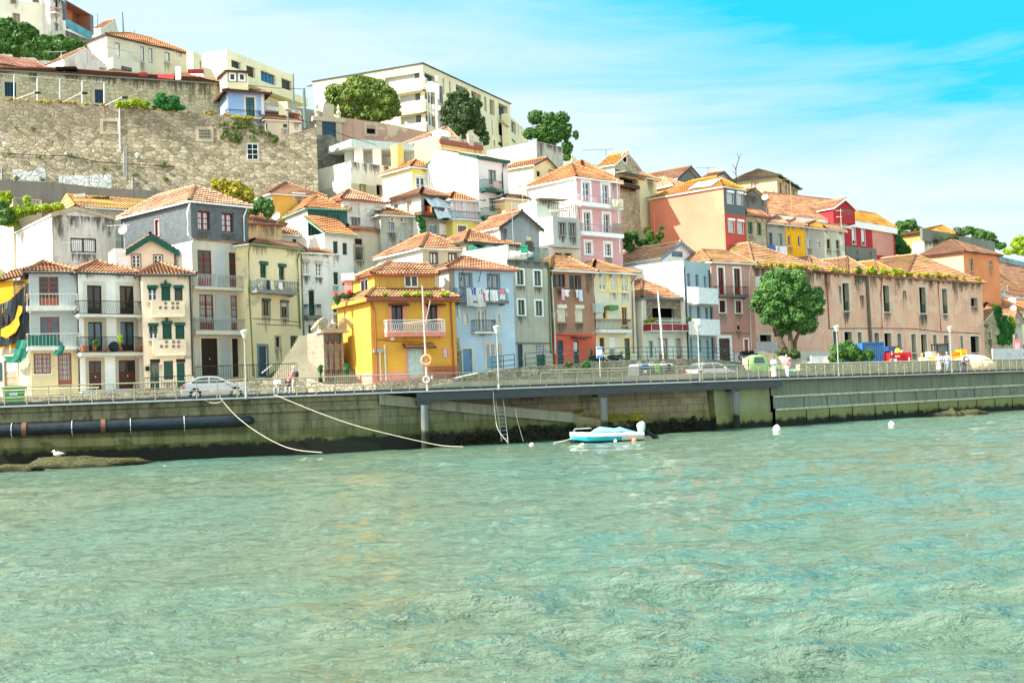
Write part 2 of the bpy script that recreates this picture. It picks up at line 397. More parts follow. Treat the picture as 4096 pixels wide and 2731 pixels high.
def tile_face(mb,p0,p1,q1,q0,mat,row=.38,col=.26,lift=.075,amp=.032,ns=4):
 """rows of real overlapping curved tiles on the plane p0-p1 (eave) q1-q0 (top)"""
 p0,p1,q1,q0=map(Vector,(p0,p1,q1,q0));e=(p1-p0);L=e.length;e=e/L
 nn=e.cross((q0+q1)/2-p0);nn.normalize()
 if nn.z<0:nn=-nn
 sdir=nn.cross(e)
 if sdir.z<0:sdir=-sdir
 H=max((q0-p0).dot(sdir),(q1-p1).dot(sdir));n=max(1,round(H/row));uoff=rnd.random()*50;voff=rnd.randint(0,80)*.38
 st=col/ns;mi=mb.m(mat);mg=mb.m(BUTT_SHADE)
 for r in range(n):
  va,vb=r/n,(r+1)/n
  La,Lb=p0.lerp(q0,va),p0.lerp(q0,vb);Ra,Rb=p1.lerp(q1,va),p1.lerp(q1,vb)
  ua0,ua1=(La-p0).dot(e),(Ra-p0).dot(e);ub0,ub1=(Lb-p0).dot(e),(Rb-p0).dot(e)
  lo,hi=min(ua0,ub0),max(ua1,ub1)
  k0,k1=math.floor(lo/st),math.ceil(hi/st)
  pa=La-e*ua0;pb=Lb-e*ub0
  prev=None;jl=lift*(1+.35*(rnd.random()-.5))
  for k in range(k0,k1+1):
   u=k*st;xa=min(max(u,ua0),ua1);xb=min(max(u,ub0),ub1)
   w_=amp*math.cos(2*math.pi*k/ns)+.09*noise.noise(Vector((u*.45+uoff,va*H*.5,3.)))
   A=pa+e*xa+nn*(w_+jl);B=pb+e*xb+nn*(w_*.8);C=pa+e*xa+nn*(w_*.8-.02)
   cur=(A,B,C,xa,xb)
   if prev and(xa-prev[3]>1e-5 or xb-prev[4]>1e-5):
    b=len(mb.v);mb.v+=[tuple(prev[0]),tuple(A),tuple(B),tuple(prev[1]),tuple(prev[2]),tuple(C)]
    v0=voff+r*.38+.02;v1=v0+.34
    mb.f.append((b,b+1,b+2,b+3));mb.mi.append(mi);mb.uv+=[(uoff+prev[3],v0),(uoff+xa,v0),(uoff+xb,v1),(uoff+prev[4],v1)]
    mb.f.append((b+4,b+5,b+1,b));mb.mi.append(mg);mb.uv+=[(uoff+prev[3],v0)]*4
   prev=cur
def ridge_caps(mb,a,b,mat,r=.13,st=.42):
 a,b=Vector(a),Vector(b);L=(b-a).length
 if L<.3:return
 n=max(1,round(L/st));d=(b-a)/L
 for k in range(n):
  p=a+d*(L*k/n);p2=a+d*(L*(k+1.12)/n)
  mb.tube([p+Vector((0,0,.05)),p2+Vector((0,0,.0))],[r*1.12,r*.88],mat,6,False)
class Bld:
 def __init__(s,name,label,A,B,Y,zb,wall,L=7,sx=None,side=None,bands=None,YB=None,cat='house',group=None,fr=None,rdep=.18,back=True):
  if fr:frame(fr)
  s.PA=at(A,Y)
  s.PB=at(B,YB)if YB else atz(B,s.PA.z)
  s.F=Fac(s.PA,s.PB);s.W=s.F.W;s.zt=s.PA.z;s.zb=zb if zb is not None else s.zt-6
  s.L=L;s.wall=wall;s.side=side or wall;s.rdep=rdep
  if sx is not None:
   xN=q(sx if isinstance(sx,tuple)else(sx,0))[0];lo,hi=.5,60
   f=lambda t:proj(s.F.pt(0,s.zt,-t))[0]
   for _ in range(40):
    mid=(lo+hi)/2
    if f(mid)>xN:lo=mid
    else:hi=mid
   s.L=lo
  s.LF=Fac(s.F.pt(0,0,-s.L),s.F.pt(0,0,0));s.RF=Fac(s.F.pt(s.W,0,0),s.F.pt(s.W,0,-s.L))
  s.bands=[(s.F.px(p)[1]if isinstance(p,tuple)else p,m)for p,m in(bands or[])]+[(1e9,wall)]
  s.root=thing(name,label,cat,s.F.pt(s.W/2,s.zb,-s.L/2),group)
  s.fh,s.lh=[],[];s.gab=None;s.lgab=None;s.grime=2 if any(k in label for k in('worn','derelict','ruin','stained','dilapidated','concrete','old','crumbling','faded','peeling','weathered','brown house','tall house'))else(0 if any(k in label for k in('modern','steel-blue','museum','chalk'))else 1)
  INFO.append((name,round(s.PA.x,1),round(s.PA.y,1),round(s.PB.y,1),'W%.1f L%.1f z%.1f-%.1f'%(s.W,s.L,s.zb,s.zt)))
 def fc(s,side):return s.F if side=='f' else s.LF
 def rect(s,x0,y0,x1,y1,side='f',off=0.):
  F=s.fc(side);a,b=F.px((x0,y0),off),F.px((x1,y1),off)
  return a[0],b[1],b[0],a[1]
 def win(s,x0,y0,x1,y1,fc=None,nx=2,ny=2,g=None,sur=None,sw=.16,rec=None,roll=0.,box=None,boxm=None,side='f',name='window',fw=.07,mw=.035,sill=None,low=0.,shm=None,tr=0.):
  fc=fc or WHITE;g=g or GD;F=s.fc(side);rec=s.rdep if rec is None else rec
  u0,z0,u1,z1=s.rect(x0,y0,x1,y1,side)
  if u1-u0<.1 or z1-z0<.1:return None
  (s.fh if side=='f' else s.lh).append((u0,z0,u1,z1,rec))
  mb=MB();d=-rec+.05;E=F.e;N=F.n;Z=Vector((0,0,1))
  def bar(a,c,b,dd,th=.05,dz=0.):mb.box(F.pt(a,c,d-th+dz),E*(b-a),Z*(dd-c),N*th,fc)
  bar(u0,z0,u0+fw,z1);bar(u1-fw,z0,u1,z1);bar(u0+fw,z1-fw,u1-fw,z1);bar(u0+fw,z0,u1-fw,z0+fw)
  zl=z0+fw
  if low>0:
   zl=z0+(z1-z0)*low;bar(u0+fw,z0+fw,u1-fw,zl,.04)
  zc=z1-fw
  if tr>0:
   zt_=z1-(z1-z0)*tr;bar(u0+fw,zt_-.04,u1-fw,zt_+.04,.055)
  for k in range(1,nx):
   u=u0+(u1-u0)*k/nx;w_=mw*(1.6 if nx%2==0 and k==nx//2 else.8);bar(u-w_,zl,u+w_,zc,.045)
  for k in range(1,ny):
   z=zl+(zc-zl)*k/ny;bar(u0+fw,z-mw*.6,u1-fw,z+mw*.6,.04)
  o=mb.build(name,s.root)
  gm=MB();gm.face([F.pt(u0,z0,-rec+.012),F.pt(u1,z0,-rec+.012),F.pt(u1,z1,-rec+.012),F.pt(u0,z1,-rec+.012)],g);gm.build('pane',o,s.root['_b'])
  if sur:
   sm=MB();p=.035
   sm.box(F.pt(u0-sw,z0-sw*.6,0),E*sw,Z*(z1-z0+sw*1.6),N*p,sur);sm.box(F.pt(u1,z0-sw*.6,0),E*sw,Z*(z1-z0+sw*1.6),N*p,sur)
   sm.box(F.pt(u0,z1,0),E*(u1-u0),Z*sw,N*p,sur);sm.box(F.pt(u0,z0-sw*.6,0),E*(u1-u0),Z*sw*.6,N*(p+.04),sur)
   sm.build('surround',o,s.root['_b'])
  elif sill:
   sm=MB();sm.box(F.pt(u0-.08,z0-.09,-.03),E*(u1-u0+.16),Z*.085,N*.11,sill);sm.build('sill',o,s.root['_b'])
  if roll>0:
   rm=MB();zr=z1-(z1-z0)*roll;sh=shm or SHUT;n=max(3,int((z1-zr)/.09));h=(z1-zr)/n
   for k in range(n):rm.box(F.pt(u0+.02,zr+k*h,d),E*(u1-u0-.04),Z*(h*.8),N*.03,sh)
   rm.build('roller_shutter',o,s.root['_b'])
  if box:
   bm=MB();bh=box if isinstance(box,float)else.2
   bm.box(F.pt(u0-.06,z1-bh*.3,0),E*(u1-u0+.12),Z*bh,N*.18,boxm or shm or SHUT);bm.build('shutter_box',o,s.root['_b'])
  return o
 def hole(s,x0,y0,x1,y1,dep=.5,side='f',sur=None,sw=.2,inner=None,bars=None):
  """empty opening of a ruin: deep reveal, dark room behind"""
  F=s.fc(side);u0,z0,u1,z1=s.rect(x0,y0,x1,y1,side)
  (s.fh if side=='f' else s.lh).append((u0,z0,u1,z1,dep))
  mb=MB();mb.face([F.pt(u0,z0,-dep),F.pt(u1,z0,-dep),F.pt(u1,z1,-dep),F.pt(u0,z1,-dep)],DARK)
  if inner:mb.box(F.pt(u0+(u1-u0)*.55,z0,-dep),F.e*(u1-u0)*.45,Vector((0,0,z1-z0)),F.n*.04,inner)
  if bars:
   k=u0+.06
   while k<u1-.04:mb.box(F.pt(k,z0,-.12),F.e*.025,Vector((0,0,(z1-z0)*bars)),F.n*.02,BLACK);k+=.12
   mb.box(F.pt(u0,z0+(z1-z0)*bars,-.13),F.e*(u1-u0),Vector((0,0,.04)),F.n*.04,BLACK)
  o=mb.build('window_opening',s.root)
  if sur:
   sm=MB();E,N,Z=F.e,F.n,Vector((0,0,1));p=.03
   sm.box(F.pt(u0-sw,z0-sw*.5,0),E*sw,Z*(z1-z0+sw*1.4),N*p,sur);sm.box(F.pt(u1,z0-sw*.5,0),E*sw,Z*(z1-z0+sw*1.4),N*p,sur)
   sm.box(F.pt(u0,z1,0),E*(u1-u0),Z*sw*.9,N*p,sur);sm.box(F.pt(u0,z0-sw*.5,0),E*(u1-u0),Z*sw*.5,N*(p+.03),sur)
   sm.build('surround',o,s.root['_b'])
  return o
 def door(s,x0,y0,x1,y1,mat=None,sur=None,sw=.2,leaves=1,rec=.16,glz=None,side='f',rows=2,glzm=None):
  mat=mat or BROWN;F=s.fc(side);u0,z0,u1,z1=s.rect(x0,y0,x1,y1,side)
  (s.fh if side=='f' else s.lh).append((u0,z0,u1,z1,rec));E,N,Z=F.e,F.n,Vector((0,0,1))
  mb=MB();mb.box(F.pt(u0,z0,-rec),E*(u1-u0),Z*(z1-z0),N*.05,mat)
  lw=(u1-u0)/leaves;gm=MB()
  for k in range(leaves):
   a,b=u0+k*lw+.07,u0+(k+1)*lw-.07
   zz0=z0+.15;zz1=z1-.12;zg=zz1-(zz1-zz0)*(glz or 0);r=rows
   for i in range(r):
    c,d=zz0+(zg-zz0)*i/r+.05,zz0+(zg-zz0)*(i+1)/r-.05
    mb.box(F.pt(a,c,-rec+.05),E*(b-a),Z*(d-c),N*.025,mat)
   if glz:gm.face([F.pt(a,zg+.05,-rec+.058),F.pt(b,zg+.05,-rec+.058),F.pt(b,zz1,-rec+.058),F.pt(a,zz1,-rec+.058)],glzm or GD)
  mb.box(F.pt(u0,z0,-rec+.05),E*.05,Z*(z1-z0),N*.03,mat);mb.box(F.pt(u1-.05,z0,-rec+.05),E*.05,Z*(z1-z0),N*.03,mat)
  o=mb.build('door',s.root)
  if gm.f:gm.build('pane',o,s.root['_b'])
  hm=MB();hm.cbox(F.pt(u0+(u1-u0)*(.5 if leaves>1 else.88)+.05,z0+(z1-z0)*.45,-rec+.1),.05,.05,.12,LGREY);hm.build('handle',o,s.root['_b'])
  if sur:
   sm=MB();p=.03
   sm.box(F.pt(u0-sw,z0,0),E*sw,Z*(z1-z0+sw),N*p,sur);sm.box(F.pt(u1,z0,0),E*sw,Z*(z1-z0+sw),N*p,sur)
   sm.box(F.pt(u0,z1,0),E*(u1-u0),Z*sw,N*p,sur);sm.build('surround',o,s.root['_b'])
  return o
 def bal(s,x0,y0,x1,y1,dep=.8,st='bars',m=None,slab=None,sh=.14,sp=.13,side='f',slabdep=None,pm=None):
  """balcony: x0,y0 top-left and x1,y1 bottom-right of its front railing, in picture units"""
  m=m or BLACK;slab=slab or OFFW;F=s.fc(side);a,b=F.px((x0,y0),dep),F.px((x1,y1),dep)
  u0,u1=a[0],b[0];z0,z1=b[1],a[1];E,N,Z=F.e,F.n,Vector((0,0,1))
  mb=MB();mb.box(F.pt(u0-.05,z0-sh,0),E*(u1-u0+.1),N*(dep+.06),Z*sh,slab)
  mb.box(F.pt(u0+.1,z0-sh-.12,0),E*.16,N*dep*.6,Z*.12,slab);mb.box(F.pt(u1-.26,z0-sh-.12,0),E*.16,N*dep*.6,Z*.12,slab)
  o=mb.build('balcony',s.root);rm=MB();r=.02
  segs=[(F.pt(u0,0,0),F.pt(u0,0,dep)),(F.pt(u0,0,dep),F.pt(u1,0,dep)),(F.pt(u1,0,dep),F.pt(u1,0,0))]
  for si,(p,p2)in enumerate(segs):
   L=(p2-p).length;d=(p2-p)/L;nn=Vector((d.y,-d.x,0));H=z1-z0
   P=lambda x,z,o_=0.:Vector((p.x+d.x*x+nn.x*o_,p.y+d.y*x+nn.y*o_,z))
   if st=='solid':
    rm.box(P(0,z0,-.1 if si==1 else-.0),d*L,nn*.1,Z*H,m);continue
   rm.box(P(0,z1-.05,-.03),d*L,nn*.06,Z*.05,m);rm.box(P(0,z0+.03,-.02),d*L,nn*.04,Z*.035,m)
   n=max(1,round(L/sp))
   for k in range(n+1):
    x=L*k/n
    if st=='belly':
     pts=[P(x,z1,0),P(x,z0+H*.75,.0),P(x,z0+H*.5,.06),P(x,z0+H*.25,.2),P(x,z0+.06,.16),P(x,z0,0)]
     rm.tube(pts,.011,m,3,False)
    elif st=='balu':
     rm.lathe(P(x,z0,0),[(.06,.03),(.04,.1*H),(.09,.3*H),(.06,.5*H),(.035,.7*H),(.06,.85*H),(.07,.95*H)],m,6)
    elif st=='oval':
     rx=L/n*.95;pts=[P(x+rx*math.cos(t),z0+H*.45+H*.38*math.sin(t),.01)for t in[2*math.pi*j/12 for j in range(13)]]
     if 0<k<n:rm.tube(pts,.014,m,3,False)
     elif k in(0,n):rm.box(P(x-.02,z0,-.02),d*.04,nn*.04,Z*H,m)
    elif st=='slat':
     rm.box(P(x-.035,z0-.1,0),d*.07,nn*.03,Z*(H+.1),m)
    else:
     rm.box(P(x-.009,z0,-.009),d*.018,nn*.018,Z*H,m)
   if st=='arch':
    for k in range(n):
     x=L*k/n;w2=L/n/2
     rm.tube([P(x,z1-H*.45),P(x+w2*.4,z1-H*.15),P(x+w2,z1-.06),P(x+w2*1.6,z1-H*.15),P(x+2*w2,z1-H*.45)],.012,m,3,False)
  if pm:rm.box(F.pt(u0,z0+.05,dep-.03),E*(u1-u0),Z*((z1-z0)*.9),N*.02,pm)
  rm.build('railing',o,s.root['_b'])
  s.lastbal=(u0,z0,u1,z1,dep);return o
 def box(s,name,x0,y0,x1,y1,d,mat,off=0.,side='f',lab=None):
  F=s.fc(side);u0,z0,u1,z1=s.rect(x0,y0,x1,y1,side,off+d);mb=MB()
  mb.box(F.pt(u0,z0,off),F.e*(u1-u0),F.n*d,Vector((0,0,z1-z0)),mat);return mb.build(name,s.root)
 def pipe(s,pts,mat=None,r=.05,side='f',off=.09,name='downpipe'):
  F=s.fc(side);P=[]
  for p in pts:
   u,z=F.px(p,off);P.append(F.pt(u,z,off))
  mb=MB();mb.tube(P,r,mat or GUT,5);return mb.build(name,s.root)
 def wire(s,pts,mat=None,r=.018):return s.pipe(pts,mat or DARK,r,off=.03,name='cable')
 def canopy(s,x0,y0,x1,y1,d=.6,mat=None,drop=.18):
  F=s.F;u0,z0,u1,z1=s.rect(x0,y0,x1,y1,'f',0.);mb=MB();mat=mat or TLO
  A=F.pt(u0,z0,d);B=F.pt(u1,z0,d);C=F.pt(u1,z1+drop,0);D=F.pt(u0,z1+drop,0)
  tile_face(mb,A,B,C,D,mat,row=.3,col=.2,lift=.03)
  mb.face([D-Vector((0,0,.06)),C-Vector((0,0,.06)),B-Vector((0,0,.06)),A-Vector((0,0,.06))],BROWN)
  return mb.build('canopy',s.root)
 def ridge_pt(s,p,v,fr=None):
  """picture point on the plane v metres behind the facade -> (u, z)"""
  return s.F.px(p,-v,fr)
 def walls(s,gable=None,cut=None,rmat=None,flat=False,ztl=None,parapet=.0):
  """gable=(u,z) front gable apex"""
  mb=MB();zt=s.zt;F=s.F
  def stain(u0,u1,z0,z1,m,d):mb.face([F.pt(u0,z0,d),F.pt(u1,z0,d),F.pt(u1,z1,d),F.pt(u0,z1,d)],m,[(0,0),(1,0),(1,1),(0,1)])
  def drop(u0,u1,z):
   """free wall height below z between openings"""
   return min([z-h[3]for h in s.fh if h[0]-.25<u1 and h[2]+.25>u0 and h[3]<z-.02]+[z-s.zb])-.3
  g=s.grime;dk=STN if g>1 else STL
  if g:
   for h in s.fh:
    d_=min(drop(h[0]-.2,h[2]+.2,h[1]-.12),rnd.uniform(.8,2.4))
    if d_>.4 and rnd.random()<.3+.3*g:stain(h[0]-.25,h[2]+.25,h[1]-.12-d_,h[1]-.12,dk,.006)
   u=0.
   while u<s.W-.5:
    w_=min(rnd.uniform(.8,2.2),s.W-u);d_=min(drop(u,u+w_,s.zt-.05),rnd.uniform(.6,2.2)*(.6+.4*g))
    if d_>.4 and rnd.random()<.3+.25*g:stain(u,u+w_,s.zt-.05-d_,s.zt-.05,dk,.009)
    u+=w_*rnd.uniform(.7,1.2)
   hz=min([h[1]for h in s.fh]+[s.zb+3])
  grid_wall(mb,F,0,s.W,s.zb,zt,s.fh,s.bands,rdep=s.rdep,rmat=rmat)
  sb=[(z,m)for z,m in s.bands[:-1]]+[(1e9,s.side)]if s.side is s.wall else[(1e9,s.side)]
  if getattr(s,'sbands',None):sb=s.sbands+[(1e9,s.side)]
  grid_wall(mb,s.LF,0,s.L,s.zb,zt,s.lh,sb,rdep=s.rdep)
  grid_wall(mb,s.RF,0,s.L,s.zb,zt,[],[(1e9,s.side)])
  mb.face([F.pt(s.W,s.zb,-s.L),F.pt(0,s.zb,-s.L),F.pt(0,zt,-s.L),F.pt(s.W,zt,-s.L)],s.side)
  if gable:
   u,z=gable
   mb.face([F.pt(0,zt),F.pt(s.W,zt),F.pt(u,z)],s.wall,[(0,0),(s.W,0),(u,z-zt)])
   mb.face([F.pt(s.W,zt,-s.L),F.pt(0,zt,-s.L),F.pt(u,z,-s.L)],s.side)
  if s.lgab:
   v,z=s.lgab
   mb.face([F.pt(0,zt,-s.L),F.pt(0,zt,0),F.pt(0,z,-v)],s.side);mb.face([F.pt(s.W,zt,0),F.pt(s.W,zt,-s.L),F.pt(s.W,z,-v)],s.side)
  o=mb.build('wall',s.root)
  if flat:
   cm=MB();Z=Vector((0,0,1));cm.face([F.pt(0,zt-.05,0),F.pt(s.W,zt-.05,0),F.pt(s.W,zt-.05,-s.L),F.pt(0,zt-.05,-s.L)],flat if not isinstance(flat,bool)else s.side)
   cm.build('roof',s.root)
  return o
 def roof(s,r1,r2=None,h=None,mat=None,oh=.35,side_oh=None,trim=None,kind='hip',gut=None,th=.14,row=.38,col=.26,caps=True,front_oh=None,back_oh=None):
  """r1,r2 ridge ends as (u, v, z): u along the facade, v metres back"""
  mat=mat or TL;trim=trim or OFFW;F=s.F;W_,L=s.W,s.L;so=oh if side_oh is None else side_oh
  fo=oh if front_oh is None else front_oh;bo=.2 if back_oh is None else back_oh
  r2=r2 or r1;zt=s.zt
  P=lambda u,v,z=zt:F.pt(u,z,-v)
  a,b,c,d=P(-so,-fo),P(W_+so,-fo),P(W_+so,L+bo),P(-so,L+bo)
  e1,e2=P(*r1),P(*r2);mb=MB();tri=MB()
  perp=abs(r2[1]-r1[1])>abs(r2[0]-r1[0])
  if perp:
   faces=[(a,b,e1,e1),(d,a,e1,e2),(b,c,e2,e1),(c,d,e2,e2)];hips=[(a,e1),(b,e1),(d,e2),(c,e2),(e1,e2)]
   if kind=='gable':faces=faces[1:3];hips=[(e1,e2)]
  else:
   faces=[(a,b,e2,e1),(c,d,e1,e2),(d,a,e1,e1),(b,c,e2,e2)];hips=[(a,e1),(b,e2),(d,e1),(c,e2),(e1,e2)]
   if kind=='gable':faces=faces[:2];hips=[(e1,e2)]
   if kind=='shed':faces=faces[:1];hips=[]
  Y=s.F.O.y;ns=4 if Y<125 else 3
  for f in faces:tile_face(mb,*f,mat,row=row,col=col,ns=ns)
  dn=Vector((0,0,-th))
  for f in faces:
   g=[p+dn for p in(f if(f[2]-f[3]).length>1e-4 else f[:3])];mb.face(g[::-1],trim)
   mb.face([f[0]+dn,f[1]+dn,f[1],f[0]],trim)
   if kind in('gable','shed'):
    mb.face([f[3]+dn,f[0]+dn,f[0],f[3]],trim);mb.face([f[1]+dn,f[2]+dn,f[2],f[1]],trim)
   if kind=='shed':mb.face([f[2]+dn,f[3]+dn,f[3],f[2]],trim)
  o=mb.build('roof',s.root)
  if caps:
   cm=MB()
   for x,y in hips:ridge_caps(cm,x,y,mat)
   cm.build('ridge_tiles',o,s.root['_b'])
  if gut:
   gm=MB()
   for f in faces[:2]if perp else faces[:1]:
    gm.tube([f[0]+dn*.7,f[1]+dn*.7],.075,gut,6)
   gm.build('gutter',o,s.root['_b'])
  return o
 def hip(s,apex,v=None,back=None,fr=None,**k):
  """front hip: apex picture point, v metres behind the facade, ridge runs back"""
  v=v or s.W/2;u,z=s.ridge_pt(apex,v,fr);b=s.L-(v if back is None else back)
  return s.roof((u,v,z),(u,max(b,v+.2),z),**k)
 def par(s,left,right,v=None,fr=None,lift=None,**k):
  """ridge parallel to the facade between two picture points"""
  v=v or s.L/2;u,z=s.ridge_pt(left,v,fr);u2,z2=s.ridge_pt(right,v,fr);z=(z+z2)/2
  return s.roof((u,v,z),(u2,v,z),**k)
 def gablef(s,apex,fr=None,barge=None,bh=.25,oh=.4,**k):
  """gable on the facade"""
  u,z=s.F.px(apex,.0,fr);s.walls(gable=(u,z-.1));o=s.roof((u,-oh,z),(u,s.L+.2,z),kind='gable',oh=oh,**k)
  if barge:
   mb=MB();F=s.F;so=k.get('side_oh',oh)
   for(ua,za,ub,zb_)in((-so,s.zt,u,z),(u,z,s.W+so,s.zt)):
    A,B=F.pt(ua,za,oh+.02),F.pt(ub,zb_,oh+.02);dn=Vector((0,0,-bh));n=F.n*.04
    mb.face([A+dn+n,B+dn+n,B+n,A+n],barge);mb.face([B+dn,A+dn,A,B],barge);mb.face([A+n,B+n,B,A],barge);mb.face([A+dn,B+dn,B+dn+n,A+dn+n],barge)
   mb.build('barge_board',s.root)
  return o
INFO=[]
# ================================================================ SETTING
D2N=4096/2352
def wx(xD,Y):return(xD-1176)/2876*Y
def lerp(a,b,t):return a+(b-a)*t
def interp(xs,ys,x):
 return float(np.interp(x,xs,ys))
D0=[(-62,66),(-45,70),(-30,73.8),(-15.6,78),(-8,80.6),(-1,83.5),(6.5,87.1),(13.7,91.5),(20,96.4),(26.4,102),(39.2,112.2),(52,122.5),(72,138),(95,155)]
class Poly:
 """plan polyline, smoothed, addressed by arc length or by picture column"""
 def __init__(s,pts,sub=8):
  P=[Vector(p).to_2d()for p in pts];o=[]
  for i in range(len(P)-1):
   a=P[max(i-1,0)];b=P[i];c=P[i+1];d=P[min(i+2,len(P)-1)]
   for k in range(sub):
    t=k/sub
    o.append(.5*((2*b)+(c-a)*t+(2*a-5*b+4*c-d)*t*t+(3*b-a-3*c+d)*t**3))
  o.append(P[-1]);s.p=o;s.s=[0.]
  for i in range(1,len(o)):s.s.append(s.s[-1]+(o[i]-o[i-1]).length)
  s.xs=[p.x for p in o];s.ys=[p.y for p in o];s.L=s.s[-1]
 def P(s,t,off=0.,z=0.):
  x,y=interp(s.s,s.xs,t),interp(s.s,s.ys,t);x2,y2=interp(s.s,s.xs,t+.2),interp(s.s,s.ys,t+.2);x1,y1=interp(s.s,s.xs,t-.2),interp(s.s,s.ys,t-.2)
  d=Vector((x2-x1,y2-y1)).normalized();return Vector((x-d.y*off,y+d.x*off,z))
 def D(s,t):
  d=s.P(t+.3)-s.P(t-.3);return d.normalized()
 def at(s,xD,z=3.7,off=0.):
  """arc length whose point shows at picture column xD"""
  lo,hi=0.,s.L
  for _ in range(40):
   m=(lo+hi)/2
   if proj(s.P(m,off,z))[0]<xD*D2N:lo=m
   else:hi=m
  return lo
DK=Poly(D0)
def ribbon(mb,f0,f1,t0,t1,mat,st=1.0,uv=True):
 """surface between two curves of the deck line parameter"""
 n=max(1,int((t1-t0)/st));
 for k in range(n):
  a,b=lerp(t0,t1,k/n),lerp(t0,t1,(k+1)/n)
  p=[f0(a),f0(b),f1(b),f1(a)];h0=(f1(a)-f0(a)).length;h1=(f1(b)-f0(b)).length
  z=abs(p[3].z-p[0].z)>.01 and abs(p[3].x-p[0].x)<2
  mb.face(p,mat,[(a,p[0].z if z else 0),(b,p[1].z if z else 0),(b,p[2].z if z else h1),(a,p[3].z if z else h0)])
  # ---- water: real waves, ripples in the bump
def make_water():
 fine=np.arange(-34,34.01,.11);az=np.radians(np.concatenate([np.arange(-75,-34,1.5),fine,np.arange(35,76,1.5)]))
 rr=[5.]
 while rr[-1]<210:rr.append(rr[-1]*1.0063+.006)
 rr=np.array(rr);A,Rr=np.meshgrid(az,rr);X=np.sin(A)*Rr;Y=np.cos(A)*Rr
 g=np.random.RandomState(3);Z=np.zeros_like(X);cell=Rr*.0075
 for k in range(90):
  lam=10**g.uniform(math.log10(.32),math.log10(5.5));th=g.normal(-.35,.55)if lam<2.2 else g.normal(-.25,.28)
  kx,ky=math.sin(th)*2*math.pi/lam,math.cos(th)*2*math.pi/lam
  amp=(.0044 if lam<1.3 else.0042)*lam**.95*g.uniform(.5,1.3)
  wt=np.clip((lam/cell-2.0)/2.5,0,1)
  ph=kx*X+ky*Y+g.uniform(0,6.28)+.6*np.sin(.23*X+.31*Y+k)
  s=np.sin(ph);Z+=amp*wt*(s+.35*np.sin(2*ph+1.57))
  # a passing wake, stronger towards the right foreground
 env=np.exp(-(((X-3.5)/7.5)**2+((Y-17.5)/5.)**2))*1.0
 for lam,th,am in((2.6,-.32,.05),(1.7,.25,.032),(3.9,-.1,.055),(1.15,-.5,.018),(.8,.1,.010)):
  ph=2*math.pi/lam*(math.sin(th)*X+math.cos(th)*Y)+.9*np.sin(.5*X+lam)+.7*np.sin(.37*Y+1.3*lam)
  Z+=am*2.1*env*(np.sin(ph)+.3*np.cos(2*ph))
 nr,na=X.shape;v=np.stack([X,Y,Z],-1).reshape(-1,3).astype(np.float32)
 i,j=np.meshgrid(np.arange(nr-1),np.arange(na-1),indexing='ij');a=(i*na+j).ravel()
 f=np.stack([a,a+1,a+1+na,a+na],-1).astype(np.int32)
 me=bpy.data.meshes.new('water');me.vertices.add(len(v));me.vertices.foreach_set('co',v.ravel())
 me.loops.add(f.size);me.loops.foreach_set('vertex_index',f.ravel());me.polygons.add(len(f))
 me.polygons.foreach_set('loop_start',np.arange(0,f.size,4,dtype=np.int32));me.polygons.foreach_set('use_smooth',[True]*len(f));me.update(calc_edges=True)
 o=bpy.data.objects.new('water',me);COL.objects.link(o);struct(o)
 m,t=newmat('river_water');P=pos(t)
 big=t.noise(t.map(P,sc=(1,.5,1)),.06,3);c=t.mix(t.ramp(big,.4,.62),(.085,.135,.085),(.06,.15,.115))
 t.set(t.b,'Base Color',c)
 t.b.inputs['Roughness'].default_value=.04;t.b.inputs['IOR'].default_value=1.34;t.b.inputs['Specular IOR Level'].default_value=.5
 w1=t.noise(t.map(P,sc=(.75,1.9,1),rot=(0,0,.2)),3.,5,.62,.5);w2=t.noise(t.map(P,sc=(1,2.4,1),rot=(0,0,-.25)),1.1,6,.6,.5);w3=t.noise(t.map(P,sc=(1,2.2,1),rot=(0,0,.1)),9.,4,.6,.3)
 bumpn(t,t.math('ADD',t.math('ADD',t.math('MULTIPLY',w1,1.1),t.math('MULTIPLY',w3,.15)),t.math('MULTIPLY',w2,1.)),1.,.2)
 me.materials.append(m)
make_water()
# ---- ground behind the quay and the hill
SOIL=plaster('hill_soil',(.16,.15,.08),.5,(.06,.07,.03),(.08,.12,.03),.6)
ROAD=plain('asphalt',(.10,.10,.095),.9,var=.25);PAVE=plaster('paving',(.42,.39,.33),.3,(.2,.19,.16))
HC={-500:[(86,3.6),(97,4),(104,9),(112,17),(116,20),(126,22),(127.5,29.5),(142,33),(150,36),(165,38),(230,36)],150:[(86,3.6),(97,4),(104,8),(110,15),(116,20),(121,22),(124,28.5),(136,31),(150,36),(165,38),(230,36)],700:[(86,3.6),(97,4),(105,8),(112,13),(119,18),(123,20.5),(127,28),(142,31),(165,32),(230,30)],745:[(86,3.6),(97,4),(105,8),(112,12),(120,15),(130,18),(138,22),(146,26),(165,27),(230,25)],1725:[(86,-2),(103,-2),(107,3.6),(120,4.1),(136,4.4),(150,9),(165,14),(180,16),(230,13)],1180:[(86,-2),(92,-2),(96,3.6),(104,4.6),(112,9),(120,14),(130,20),(142,25),(155,28),(172,29),(230,26)],1600:[(86,-2),(97,-2),(101,3.6),(118,4.8),(126,8),(136,14),(148,19),(165,18),(180,16),(230,14)],2000:[(86,-2),(114,-2),(118,3.6),(140,4.2),(158,4.5),(168,8),(185,13),(200,15),(230,15)],2500:[(86,-2),(134,-2),(140,3.6),(150,4.),(178,4.3),(195,8),(210,12),(225,14),(240,14)],3400:[(86,-2),(174,-2),(180,3.6),(187,5),(200,9),(215,12),(235,14),(260,14)]}
def hill(xD,Y):
 ks=sorted(HC);zs=[interp([p[0]for p in HC[k]],[p[1]for p in HC[k]],Y)for k in ks];return interp(ks,zs,xD)
